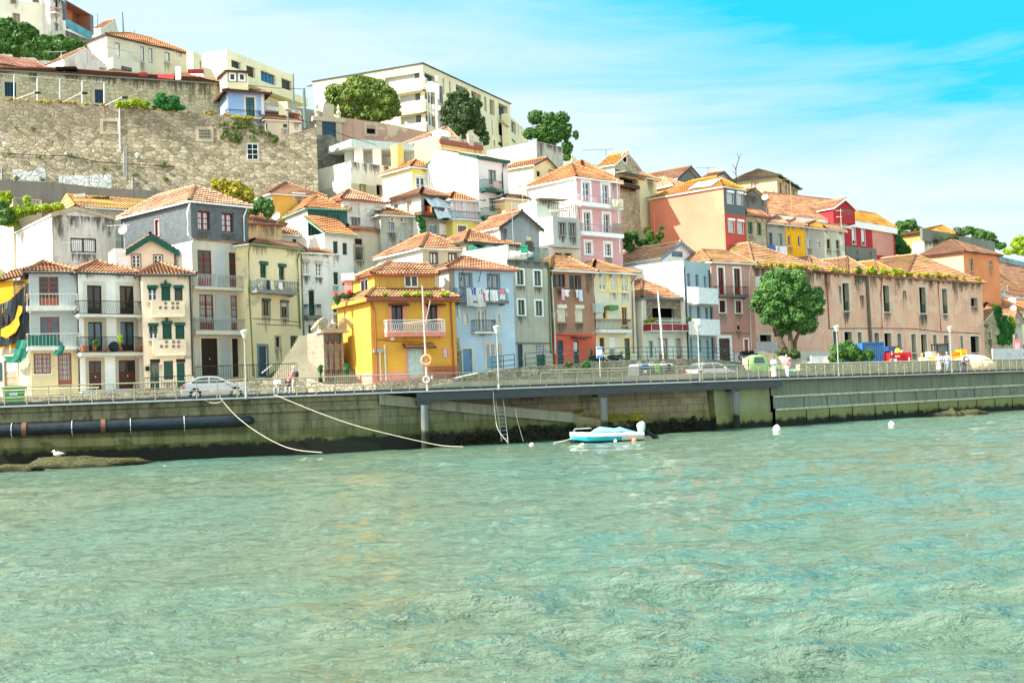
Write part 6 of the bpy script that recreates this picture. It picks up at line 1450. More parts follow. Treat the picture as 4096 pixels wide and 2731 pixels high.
for x,y,lab in((62,750,'white-hooded street lantern fixed on the great wall, far left'),(1840,900,'white-hooded street lantern on the great wall right of the pipes')):
 u,z=GWF.px((x,y),.5,'w');mb=MB();mb.lathe(GWF.pt(u,z-.2,.5),[(.1,-.15),(.2,.1),(.28,.12),(.04,.36)],LGREY,8);mb.tube([GWF.pt(u,z-.3,0),GWF.pt(u,z-.35,.3),GWF.pt(u,z-.3,.5)],.03,BLACK,4);tag(mb.build('wall_lantern',base=GWF.pt(u,z,.5)),lab,'lantern','lanterns on the great wall')
 # dark parapet of the lane at the wall's foot
poly_wall('lane_parapet','long blackened lane parapet at the foot of the great wall','parapet',(-300,1400,113.6),(2600,1400,117.5),[(-330,1225),(0,1242),(700,1275),(1400,1350),(1900,1375),(2600,1420)],17,pl('render_black',(.12,.12,.105),.6,dcol=(.04,.045,.045)),thick=.4,cap=P_BONE)
# ruined cottage under the lane
frame('e')
b=Bld('ruined_cottage','ruined cottage with a broken mossy tiled roof under the lane parapet',(1040,425),(1740,445),109,14,P_GRW,L=4,YB=112,cat='ruin');b.hole(1190,465,1270,510,.3,sur=WHITE,sw=.08);b.par((900,285),(1985,335),v=3,mat=tiles('clay_tiles_ruin',[(.40,.18,.08),(.62,.32,.14),(.7,.42,.2)],moss=.6,mcol=(.50,.40,.06)),oh=.3);b.walls()
mb=MB();
for x,y in((1040,315),(1200,330),(1330,325),(1000,290)):
 u,z=b.ridge_pt((x,y),2.6);mb.box(b.F.pt(u,z-.2,-2.6),b.F.e*.9+Vector((0,0,rnd.uniform(-.2,.3))),b.F.n*.2,(0,0,.35),rnd.choice([STONE,P_BONE,BROWN]))
mb.build('roof_debris',b.root)
simple('overgrown tan cottage remnant with a white chimney stub, left edge',(170,300),(560,330),110,14,P_BEIGE,L=4,flat=TLB,YB=112,name='ruined_cottage',cat='ruin')
# long stone range above the wall
frame('a')
b=Bld('stone_range','long low rubble building with old tiled roof on top of the great wall',(-330,925),(3014,1240),122,26,rubble('range_rubble',[(.34,.31,.19),(.44,.40,.26),(.50,.45,.30),(.40,.35,.22)],(.22,.19,.12),1.9,.2,(.16,.14,.09),squash=1.4),L=7,YB=131.5,cat='building')
for r in((62,1102,218,1305),(1272,1202,1388,1392)):b.win(*r,DBLUE,4,6,g=GD,sur=STONE,sw=.3,mw=.05)
b.par((720,842),(2720,1130),v=4.6,mat=TLB,oh=.35,trim=P_CONCD);b.walls()
mb=MB();u,z=b.ridge_pt((900,930),2);
for dx,ang in((-.4,.2),(.2,-.3),(.7,.4)):mb.box(b.F.pt(u+dx,z-.5,-1.8),b.F.e*.12+Vector((ang*.3,0,0)),b.F.n*.08,Vector((ang,0,1.3)),STONE)
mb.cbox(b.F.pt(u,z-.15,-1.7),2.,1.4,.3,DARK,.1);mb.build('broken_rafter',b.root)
fb=MB();POST=plain('fence_white',(.62,.65,.66),.4);posts=[(188,1012,1338),(500,1038,1360),(803,1062,1380),(1103,1088,1398),(1398,1108,1415)]
ft=thing('fence','tall white post fence with a top wire standing on the great wall','fence',at((803,1380),119.5));tops_=[]
for k,(x,y0,y1)in enumerate(posts):
 Y=118.2+k*.6;p0,p1=at((x,y1+40),Y),at((x,y0),Y);mb=MB();mb.tube([p0,p1],.045,POST,4);mb.build('post',ft);tops_.append(p1)
mb=MB();mb.tube([at((-60,985),117.8)]+tops_,.03,GREYM,4);mb.build('wire',ft)
for k,(x0,y0,x1,y1)in enumerate(((210,1335,480,1235),(822,1385,1110,1240),(1405,1425,1650,1300))):
 Y=117.3+k*.8;p0,p1=at((x0,y0),Y),at((x1,y1),Y-1.5);mb=MB();mb.tube([p0,p1],.03,OFFW,5);mb.tube([p0,p0-Vector((0,0,1.6))],.07,RUSTP,5);o=mb.build('floodlight',base=p0)
 hm=MB();hm.cbox(p1+Vector((.2,0,-.1)),.5,.3,.16,BLACK,.2);hm.build('lamp_head',o,o['_b']);tag(o,['slanting floodlight arm at the left end of the wall top','slanting floodlight arm in the middle of the wall top','slanting floodlight arm beside the bushes on the wall top'][k],'floodlight','floodlights on the great wall')
 # blue azulejo house with dormer
frame('b')
P_AZ=pl('tile_blue',(.26,.40,.66),.3,dcol=(.6,.64,.7));b=Bld('town_house','small house faced in blue glazed tiles with a green french door, on the wall top',(1045,900),(1535,905),127,24,P_AZ,L=6,YB=128.5)
b.win(1285,972,1408,1256,DGRN,2,3,g=GB,sur=STONEL,sw=.22,tr=.2);b.box('cornice',1040,868,1540,925,.2,STONEL);b.box('corner_stone',1490,925,1540,1400,.06,STONEL);b.box('corner_stone',1030,925,1052,1300,.06,STONEL)
b.bal(1030,1130,1488,1240,.8,'arch',DBLUE,P_BONE,.2,.2);b.roof((1.2,2.6,b.zt+1.),(b.W-1.,2.6,b.zt+1.),mat=TLB,oh=.6,trim=BROWN);b.walls()
d_=Bld('attic_dormer','cream attic dormer with two white-framed green windows above the blue tiled house',(1028,620),(1315,615),128,b.zt-.3,P_YELS,L=3,YB=129,cat='dormer')
for r in((1052,635,1160,765),(1180,638,1288,768)):d_.win(*r,WHITE,1,1,g=GG,sur=DGRN,sw=.06,fw=.2,rec=.05)
d_.roof((.4,1.4,d_.zt+.4),(d_.W-.4,1.4,d_.zt+.4),mat=TLB,oh=.25,trim=BROWN,caps=False);d_.walls()
b=Bld('town_house','pale house with square window and chimney below the street lamps',(1548,1272),(2005,1278),127.5,22,P_ROSEW,L=5,YB=129);b.win(1787,1332,1843,1382,BLACK,1,1,g=GG);b.win(1550,1315,1580,1410,GREYM,1,1,g=GD);b.par((1500,1180),(1990,1178),v=2.6,mat=TL,oh=.25);mb=MB();u,z=b.ridge_pt((1795,1180),1.6);mb.cbox(b.F.pt(u,z,-1.6),.9,.7,2.2,P_YELS);mb.build('chimney',b.root);b.walls()
simple('white wing with sunlit flank wall behind the pale chimney house',(1545,1080),(2030,1165),131,24,P_SUNW,L=3,flat=P_SUNW,YB=134.5)
# modern cream block (left)
P_CRM=pl('render_modern_cream',(.72,.66,.44),.05);GLZ=glass('dark_glazing',(.035,.06,.08));BLN=corru('blinds',(.45,.48,.46),.12,.0,'V',vary=.1)
b=Bld('apartment_block','low modern cream block with flat roof and dark sliding windows',(1028,332),(1912,662),150,28,P_CRM,sx=700,YB=163,cat='apartment block',L=10)
for r in((1092,462,1220,610),(1294,537,1415,725),(1766,710,1904,895)):b.win(*r,BLACK,1,1,g=plain('anthracite_blind',(.035,.045,.05),.6),rec=.4)
b.win(1488,607,1690,822,BLACK,4,1,g=glass('sky_glazing',(.05,.2,.4)),rec=.4);b.walls(flat=GREYM)
F=b.F;ua,za=F.px((1315,700),1.5);ub,zb_=F.px((2125,1010),1.5);mb=MB();mb.box(F.pt(ua-2,za-.9,-.1),F.e*(ub-ua+2),F.n*1.6,(0,0,.95),P_CRM);mb.build('terrace_parapet',b.root);b.box('lower_wall',1545,985,1900,1100,.3,P_YELS)
simple('cream stair tower of the low modern block',(578,345),(700,385),146,28,P_CRM,sx=490,flat=True,YB=148.5,name='stair_tower',cat='tower',wins=[(667,480,690,595,dict(fc=BLACK,nx=1,ny=1))])
# big terraced apartment block
frame('c')
b=Bld('apartment_block','big modern cream apartment block with wrap-round balconies on the skyline',(1645,188),(3*0+2820,715),165,24,P_CRM,sx=182,YB=190,cat='apartment block')
for(xa,ya,xb,yb)in((1137,330,1515,430),(1335,600,1525,708),(1348,890,1535,1010)):
 u0,z0=b.LF.px((xa,yb));u1,z1=b.LF.px((xb,ya));zt_,zb_=b.LF.px((xb,ya-15))[1],b.LF.px((xb,yb-10))[1]
 b.lh.append((u0,zb_-.9,b.L-.02,zt_,.5));mb=MB();mb.face([b.LF.pt(u0,zb_-.9,-.48),b.LF.pt(u1,zb_-.9,-.48),b.LF.pt(u1,zt_,-.48),b.LF.pt(u0,zt_,-.48)],BLN);mb.face([b.LF.pt(u1,zb_-.9,-.48),b.LF.pt(b.L,zb_-.9,-.48),b.LF.pt(b.L,zt_,-.48),b.LF.pt(u1,zt_,-.48)],GLZ);mb.build('window',b.root)
 uf,_=b.F.px((1812,ya+40));b.fh.append((.02,zb_-.9,uf,zt_,.5));mb=MB();mb.face([b.F.pt(0,zb_-.9,-.48),b.F.pt(uf,zb_-.9,-.48),b.F.pt(uf,zt_,-.48),b.F.pt(0,zt_,-.48)],GLZ);mb.build('window',b.root)
 mb=MB();zp1,zp0=b.LF.px((1645,{330:388,600:684,890:985}[ya]))[1],b.LF.px((1645,{330:552,600:850,890:1120}[ya]))[1]
 up=b.LF.px((1225 if ya<400 else 1340,480))[0]
 mb.box(b.LF.pt(up,zp0,.0),b.LF.e*(b.L-up+.6),b.LF.n*.6,(0,0,zp1-zp0),P_CRM);mb.box(b.F.pt(-.6,zp0,0),b.F.e*(uf+.4),b.F.n*.6,(0,0,zp1-zp0-.35),P_CRM);mb.build('balcony',b.root)
for r in((1915,378,1943,600),(2000,415,2028,640),(2092,458,2245,640),(2298,545,2390,660)):b.win(*r,P_CRM,1,1,g=GLZ,rec=.7,fw=.03)
frame('d')
for r in((285,212,423,420),(456,290,497,500),(530,322,603,555),(650,375,780,590),(557,600,578,810),(650,635,790,860),(586,872,610,975),(646,895,760,980)):b.win(*r,P_CRM,1,1,g=GLZ,rec=.7,fw=.03)
b.walls(flat=GREYM);mb=MB();mb.box(b.LF.pt(-.2,b.zt,-.2),b.LF.e*(b.L+.3),b.LF.n*.4,(0,0,.12),GUT);mb.box(b.F.pt(-.3,b.zt,-.2),b.F.e*(b.W+.5),b.F.n*.4,(0,0,.12),GUT);mb.build('roof_edge',b.root)
u0,z0,u1,z1=b.rect(600,380,800,440)
b=Bld('apartment_block','rear wing of the modern cream block stepping down towards the loose tree',(775,518),(1040,695),186,22,P_CRM,sx=690,YB=200,cat='apartment block')
for r in((820,600,890,815),(915,655,930,840),(952,680,965,830),(830,850,885,930)):b.win(*r,P_CRM,1,1,g=GLZ,rec=.5,fw=.03)
b.walls(flat=GREYM);b.box('balcony',690,600,805,700,.6,P_CRM)
simple('far green-edged cream wing of the modern block right of the tree',(1635,1070),(1700,1105),205,22,P_CRM,sx=1560,flat=DGRN,YB=209,name='apartment_wing',cat='apartment block')
# cell tower
frame('c');cb=at((1850,1080),150);tw=thing('cell_tower','white telecom mast with ladder and panel antennas before the apartment block','mast',cb)
mb=MB();top=at((1838,460),150);mb.tube([cb-Vector((0,0,2)),(cb.x,cb.y,top.z)],.17,WHITE,8);mb.build('pole',tw)
mb=MB();H_=top.z-cb.z
for dx in(-1.1,-.75):mb.tube([cb+Vector((dx,0,0)),cb+Vector((dx,0,H_*.95))],.05,GREYM,4)
for k in range(24):mb.tube([cb+Vector((-1.1,0,H_*k/25)),cb+Vector((-.75,0,H_*k/25))],.03,GREYM,3)
mb.build('ladder',tw)
for(x0,y0,x1,y1)in((1815,355,1858,415),(1840,458,1878,665),(1780,735,1808,795),(1862,755,1898,812),(1785,835,1808,885)):
 p,q_=at((x0,y0),149.6),at((x1,y1),149.6);mb=MB();mb.lathe(((p.x+q_.x)/2,p.y,q_.z),[(0,0),((q_.x-p.x)/2,0),((q_.x-p.x)/2,p.z-q_.z),(0,p.z-q_.z)],WHITE,10);mb.build('panel_antenna',tw)
p=at((1762,500),149);mb=MB();mb.lathe(p,[(0,0),(.65,.08),(.65,.2),(0,.3)],WHITE,16,(-.3,-1,0));mb.build('dish',tw);mb=MB();mb.cbox(cb+Vector((.5,0,H_*.5)),.5,.4,5,plain('cable_tray',(.12,.14,.14)),0);mb.build('cable_bundle',tw)
# old estate wall with gate
P_EST=pl('render_estate',(.40,.26,.20),.6,dcol=(.17,.16,.11),patch=(.46,.40,.28),pa=.5)
o,ef=poly_wall('estate_wall','old pinkish estate wall with a barred opening under the big tree','wall',(215,1100,140),(1780,1200,147),[(215,800),(480,900),(700,930),(1000,965),(1280,1010),(1700,1105),(1780,1120)],22,P_EST,holes=[(892,1012,1016,1133)],thick=.5,cap=P_CONCD)
gt=thing('estate_gate','stone gateway with carved pediment and dark blue door left of the big tree','gate',ef.pt(1,24));u0,z1=ef.px((290,962),.3);u1,z0=ef.px((485,1185),.3)
mb=MB();mb.box(ef.pt(u0,z0,.1),ef.e*(u1-u0),(0,0,z1-z0),ef.n*.1,DBLUE);mb.build('door',gt);mb=MB()
for a_ in(u0-.7,u1):mb.box(ef.pt(a_,z0-.5,0),ef.e*.7,(0,0,z1-z0+.5),ef.n*.4,STONE)
mb.box(ef.pt(u0-1.1,z1,0),ef.e*(u1-u0+2.2),(0,0,.5),ef.n*.6,STONE)
mb.face([ef.pt(u0+.1,z1+.5,.2),ef.pt(u1-.1,z1+.5,.2),ef.pt((u0+u1)/2+.7,z1+2.1,.2),ef.pt((u0+u1)/2-.5,z1+2.1,.2)],STONE);mb.box(ef.pt(u0+.5,z1+.5,-.1),ef.e*(u1-u0-1),(0,0,1.7),ef.n*.25,STONE)
mb.build('stone_frame',gt)
for a_ in(u0-.7,u1+.2):mb=MB();mb.lathe(ef.pt(a_+.2,z1+.5,.25),[(.3,0),(.22,.3),(.34,.6),(.12,1.),(.2,1.2),(.03,1.6)],STONE,10);mb.build('finial',gt)
poly_wall('terrace_wall','dark mossy terrace wall stub below the estate gate','wall',(215,1200,134),(760,1380,137),[(218,1140),(430,1140),(520,1230),(640,1290),(900,1290)],20,rubble('dark_rubble',[(.12,.12,.10),(.2,.19,.15),(.16,.16,.13)],(.05,.05,.04),1.6,.5),thick=3.)
frame('b');poly_wall('garden_wall','stained garden wall with a coping under the modern block terrace','wall',(1540,1060,139),(2500,1150,146),[(1540,1038),(1960,1048),(1965,1110),(2250,1150),(2500,1240)],24,P_EST if False else pl('render_garden',(.36,.34,.27),.6),thick=.5)
# upper left houses
frame('a')
b=Bld('town_house','two-storey cream villa with an orange hipped roof and dark framed windows',(1432,470),(2545,722),141,27,pl('render_villa',(.56,.53,.40),.35,dcol=(.36,.35,.27)),sx=980,side=pl('render_villa_sun',(.74,.70,.56),.05),YB=150)
b.par((1745,442),(2060,540),v=4.6,mat=TLO,oh=.25,gut=GUT,trim=GUT);
for r in((1540,572,1612,765),(1883,622,1936,828),(1994,645,2049,852),(2209,700,2280,832)):b.win(*r,BLACK,1,1,g=GW,rec=.1)
b.box('terrace_block',1515,768,1882,990,1.6,pl('render_terrace',(.56,.54,.44),.4));F=b.F;u0,z0,u1,z1=b.rect(1515,768,1882,990,off=1.6)
mb=MB();n=26
for k in range(n+1):mb.box(F.pt(lerp(u0-.8,u1,k/n),z1,1.5),F.e*.03,F.n*.03,(0,0,1.0),GREYM)
mb.box(F.pt(u0-.8,z1+1,1.5),F.e*(u1-u0+.8),F.n*.04,(0,0,.05),GREYM);mb.build('railing',b.root)
p_,q_=F.px((1630,887),1.62),F.px((1770,967),1.62);mb=MB();mb.box(F.pt(p_[0],q_[1],1.6),F.e*(q_[0]-p_[0]),F.n*.03,(0,0,p_[1]-q_[1]),BLACK);mb.box(F.pt(p_[0]+.12,q_[1]+.1,1.62),F.e*(q_[0]-p_[0]-.24),F.n*.03,(0,0,p_[1]-q_[1]-.2),GB);mb.build('window',b.root);b.walls()
simple('black-streaked blank gable wall left of the cream villa',(860,800),(1432,850),134,27,P_STAIN,L=5,gable=(1148,645),mat=TLB,rkw=dict(oh=.05,side_oh=.05),YB=138,name='blank_gable',cat='house')
simple('long low house with a dusty red roof at the left edge of the hilltop',(-100,855),(640,905),129,26,P_YELS,L=6,par=((-100,752),(500,830)),v=3.4,mat=tiles('clay_tiles_red',[(.40,.17,.12),(.52,.25,.18),(.55,.3,.22)]),rkw=dict(trim=BROWN),YB=133)
b=Bld('town_house','tall cream house with maroon windows at the top left corner',(-250,-70),(663,-62),150,26,pl('render_ivory',(.74,.70,.56),.1),L=8,YB=155)
for r in((140,-62,222,62),(437,-62,523,42)):b.win(*r,RBRN,2,2,g=GB,sur=STONEL,sw=.15)
b.win(178,186,258,300,RBRN,2,1,g=GC,sur=RBRN,sw=.08);b.pipe([(660,-50),(668,430)],GUT,.06);b.walls(flat=True)
b=Bld('town_house','narrow stained grey house with a tiny balcony, top left',(668,-62),(866,-60),154,26,P_STAIN,L=6,YB=156.5)
b.win(740,-40,782,110,BLACK,1,1,g=GD);b.win(740,215,773,303,BLUET,1,1,g=GW);b.bal(738,90,835,195,.8,'bars',RBRN,P_BONE,.15,.2);b.walls(flat=True)
b=Bld('modern_house','modern house with a brown-lined glazed loggia and white base at the top left',(870,-5),(1250,75),156,26,plain('anthracite_cladding',(.10,.12,.13),.6),L=8,YB=163)
b.bands=[(b.F.px((900,285))[1],P_WHITE),(1e9,b.wall)]
u0,z0,u1,z1=b.rect(888,18,1212,360);z0=b.F.px((888,275))[1]-.9;b.fh.append((u0,z0,u1,z1,1.6));LOG=plain('loggia_brown',(.30,.12,.07),.7)
mb=MB();F=b.F;um=lerp(u0,u1,.72);mb.face([F.pt(u0,z0,-1.58),F.pt(um,z0,-1.58),F.pt(um,lerp(z0,z1,.62),-1.58),F.pt(u0,lerp(z0,z1,.62),-1.58)],GW);mb.face([F.pt(u0,lerp(z0,z1,.62),-1.57),F.pt(u1,lerp(z0,z1,.62),-1.57),F.pt(u1,z1,-1.57),F.pt(u0,z1,-1.57)],LOG);mb.face([F.pt(um,z0,-1.57),F.pt(u1,z0,-1.57),F.pt(u1,z1,-1.57),F.pt(um,z1,-1.57)],LOG)
for t in(0,.18,.36,.55,.72):mb.box(F.pt(lerp(u0,u1,t),z0,-1.55),F.e*.12,F.n*.05,(0,0,(z1-z0)*.62),BLACK)
mb.build('loggia',b.root);mb=MB();mb.box(F.pt(u0-.2,z0,.05),F.e*(u1-u0+.4),F.n*.05,(0,0,1.1),glass('balustrade_glass',(.12,.3,.34)));mb.build('glass_balustrade',b.root)
b.win(888,322,915,400,BLACK,1,1,g=GB,side='f');b.win(1048,392,1098,440,BLACK,1,1,g=GW);b.walls(rmat=LOG,flat=True)
simple('dark weathered base wall below the modern loggia house',(878,405),(1240,500),153,26,P_CONCD,L=2,flat=True,YB=158,name='base_wall',cat='wall')
simple('small beige gabled house on the far ridge with an orange roof',(1352,380),(1583,322),176,34,pl('render_ridge',(.50,.50,.42),.2),sx=1255,gable=(1530,272),mat=TLO,rkw=dict(oh=.1,side_oh=.1),wins=[(1430,377,1452,407,dict(fc=BLACK,nx=1,ny=1)),(1480,386,1550,440,dict(fc=BLACK,nx=2,ny=1))],YB=180)
frame('b')
b=simple('low white house with scalloped orange roof and striped maroon chimney',(292,722),(722,732),134,26,P_WHITE,L=5,par=((400,655),(600,665)),v=2.5,mat=TLO,YB=136,wins=[(405,742,468,775,dict(fc=BROWN,nx=1,ny=1)),(525,750,660,785,dict(fc=BROWN,nx=1,ny=1))])
mb=MB();u,z=b.ridge_pt((617,650),2.2);mb.cbox(b.F.pt(u,z-.9,-2.2),1.7,.8,1.6,WHITE,.1);mb.cbox(b.F.pt(u,z+.1,-2.2),1.72,.82,.5,WINE,.1);mb.cbox(b.F.pt(u,z-.85,-2.2),1.74,.84,.3,WINE,.1);mb.build('chimney',b.root)
mb=MB();p=at((215,715),130);mb.cbox(p,1.6,.5,.7,plain('signal_red',(.45,.05,.05)),.1);mb.cbox(p+Vector((-2.4,0,.3)),.9,.6,.6,WINE,.1);mb.cbox(p+Vector((1.3,0,.2)),.5,.6,1.8,WHITE,.1);tag(mb.build('rooftop_wall',base=p),'red and white party wall stub behind the stone range ridge','wall')
# ================================================================ PROPS
X,Z1=Vector((1,0,0)),Vector((0,0,1))
def dkp(xD,off,z):return DK.P(DK.at(xD,z,off),off,z)
def dang(xD,off=0.):d=DK.D(DK.at(xD,3.8,off));return math.atan2(d.y,d.x)
# street lamps
LMP=plain('lamp_post_paint',(.30,.32,.29),.45);DIFF=plain('lamp_diffuser',(.62,.60,.46),.25)
def lamp(p,label):
 o=thing('street_lamp',label,'street lamp',p,'street lamps along the walkway');m=MB()
 m.lathe(p-Z1*.1,[(.09,0),(.09,.35),(.06,.4),(.045,3.5),(.07,3.52),(.07,3.62)],LMP,10);m.cbox(p+Vector((0,0,-.12)),.35,.35,.08,STEEL);m.build('pole',o)
 m=MB();m.lathe(p+Z1*3.62,[(.07,0),(.24,.42),(.24,.44)],DIFF,14);h=m.build('lamp_shade',o);m=MB();m.lathe(p+Z1*4.06,[(.27,0),(.25,.05),(.1,.13),(0,.15)],LMP,14);m.build('cap',o);return o
L0=lamp(dkp(565.7,-.02,3.73),'street lamp on the walkway right beside the parked silver car')
for xd,lb in((1146,'street lamp on the walkway in front of the pale blue house'),(1608,'street lamp on the walkway in front of the white wagon car'),(1927,'street lamp on the walkway by the leafy bush and blue container'),(2187,'rightmost street lamp on the walkway near the strolling couple')):copy_thing(L0,dkp(xd,-.02,3.73),lb)
# mast with lifebuoy
MST=plain('mast_paint',(.46,.36,.30),.5)
p=dkp(982,.0,3.7);o=thing('signal_mast','peeling pinkish-white mast with a crossbar on the walkway before the amber house','mast',p);m=MB();m.tube([p,p+Vector((-.05,0,3.2)),p+Vector((-.1,0,6.9))],[.085,.07,.05],MST,8);m.build('pole',o);m=MB();m.tube([p+Vector((-1.45,.1,4.45)),p+Vector((1.1,-.1,4.65))],.03,MST,5);m.tube([p+Vector((.05,-.05,4.5)),p+Vector((.4,-.1,5.9))],.03,MST,5);m.build('crossbar',o)
def torus(m,c,R_,r_,mat,n=20,axis=Vector((0,-1,0)),flat=1.):
 a=axis.normalized();u=a.cross(Z1).normalized();v=a.cross(u);m.tube([c+(u*math.cos(t)+v*math.sin(t))*R_ for t in[2*math.pi*k/n for k in range(n+1)]],r_,mat,7,False)
m=MB();c=p+Vector((.0,-.12,2.02));torus(m,c,.31,.075,plain('lifebuoy_orange',(.72,.30,.14),.5));tag(m.build('lifebuoy',base=c),'faded orange lifebuoy ring hung on the mast before the amber house','lifebuoy')
m=MB();c=p+Vector((-.05,-.1,.75));torus(m,c,.2,.04,OFFW);tag(m.build('rope_coil',base=c),'coil of pale rope hung low on the lifebuoy mast','rope coil')
p=at((352,1330,'n'),107.5);m=MB();m.tube([p,(p.x-.25,p.y,at((326,385,'n'),107.5).z)],[.09,.06],LGREY,8);tag(m.build('flagpole',base=p),'plain white flagpole standing in front of the mint house','flagpole')
# bus stop sign
p=at((1832,420,'s'),95);o=thing('bus_stop_sign','blue and white bus stop sign on a thin pole before the motorcycles','sign',p);m=MB();tz=at((1828,95,'s'),95).z;m.tube([p-Z1*.6,(p.x,p.y,tz)],.03,LGREY,6);m.build('pole',o)
w_,h_=.46,.82;zc=tz-.42;m=MB();m.cbox((p.x,p.y-.05,zc),w_,.03,h_,WHITE);m.cbox((p.x,p.y-.07,zc),w_-.06,.02,h_-.06,plain('sign_blue',(.01,.13,.62),.4));m.cbox((p.x,p.y-.085,zc),.33,.02,.42,WHITE);m.cbox((p.x,p.y-.1,zc),.24,.01,.04,BLACK);m.build('sign_panel',o)
# recycling containers
def recyc(p,ang,label,sign):
 o=thing('recycling_container',label,'recycling container',p,'recycling containers on the road');m=MB();e=Vector((math.cos(ang),math.sin(ang),0));n=Vector((e.y,-e.x,0));G=corru('container_grey',(.13,.155,.165),.1,.1);G2=plain('container_lid',(.26,.275,.27),.6)
 prof=[(-.0,.5),(.25,.62),(1.0,.66),(1.35,.62),(1.5,.45)]
 for k in range(len(prof)-1):
  (z0,a),(z1,b_)=prof[k],prof[k+1];r0=[p+e*sx*(.58 if z0>.1 else.52)+n*sy*a+Z1*z0 for sx,sy in((-1,1),(1,1),(1,-1),(-1,-1))];r1=[p+e*sx*(.58 if z1<1.4 else.5)+n*sy*b_+Z1*z1 for sx,sy in((-1,1),(1,1),(1,-1),(-1,-1))]
  for i in range(4):j=(i+1)%4;m.face([r0[i],r0[j],r1[j],r1[i]],G if k<3 else G2)
 m.face(r1,G2);m.build('body',o);m=MB();torus(m,p+Z1*1.56,.12,.02,GREYM,10);m.build('lifting_ring',o)
 m=MB();q_=p+n*.66+Z1*1.12;
 if sign=='b':m.box(q_-e*.42,e*.84,n*.03,Z1*.2,BLACK);m.box(q_-e*.3+Z1*.2,e*.6,n*.05,Z1*.12,plain('sign_blue2',(.03,.2,.6),.4));m.box(q_-e*.16-Z1*.32,e*.32,n*.015,Z1*.2,WHITE)
 elif sign=='g':m.box(q_-e*.2-Z1*.25,e*.4,n*.02,Z1*.55,plain('sign_green',(.2,.65,.05),.4));m.lathe(q_+n*.02+Z1*.08,[(0,.02),(.1,.02),(.1,0)],BLACK,10,n)
 else:m.box(q_-e*.17-Z1*.2,e*.34,n*.02,Z1*.5,BLACK)
 m.build('slot',o)
for k,(lb,sg)in enumerate((('grey recycling container with a blue slot, nearest the bus stop sign','b'),('grey recycling container with a green round slot, middle of three','g'),('grey recycling container with a black square slot, next to the white wagon','k'))):
 xd=1470+k*27.5;recyc(dkp(xd,5.6,3.72)+Z1*.0,dang(1490,5),lb,sg)
 # green bin
p=dkp(33,3.6,3.72);o=thing('wheelie_bin','green wheeled rubbish bin with a turquoise label at the left end of the walkway','bin',p);GB_=plain('bin_green',(.09,.30,.10),.5);m=MB();a_=dang(60);e=Vector((math.cos(a_),math.sin(a_),0));n=Vector((e.y,-e.x,0))
r0=[p+e*sx*.5+n*sy*.38+Z1*.18 for sx,sy in((-1,1),(1,1),(1,-1),(-1,-1))];r1=[p+e*sx*.62+n*sy*.5+Z1*1.08 for sx,sy in((-1,1),(1,1),(1,-1),(-1,-1))]
for i in range(4):m.face([r0[i],r0[(i+1)%4],r1[(i+1)%4],r1[i]],GB_)
m.face(r0[::-1],GB_);m.build('body',o);m=MB();m.box(p-e*.68-n*.56+Z1*1.08,e*1.36,n*1.12,Z1*.1,GB_);m.box(p-e*.5-n*.4+Z1*1.18,e*1.,n*.8,Z1*.07,GB_);m.build('lid',o)
m=MB();m.box(p+n*.455-e*.22+Z1*.62,e*.5,n*.03,Z1*.25,plain('label_turquoise',(.0,.5,.35),.4));m.box(p+n*.48-e*.2+Z1*.68,e*.44,n*.02,Z1*.12,WHITE);m.box(p+n*.49-e*.2+Z1*.9,e*.42,n*.02,Z1*.08,OFFW);m.build('label',o)
for sx in(-.4,.4):m=MB();m.lathe(p+e*sx+n*.3+Z1*.1,[(0,-.03),(.1,-.03),(.1,.03),(0,.03)],BLACK,10,e);m.build('wheel',o)
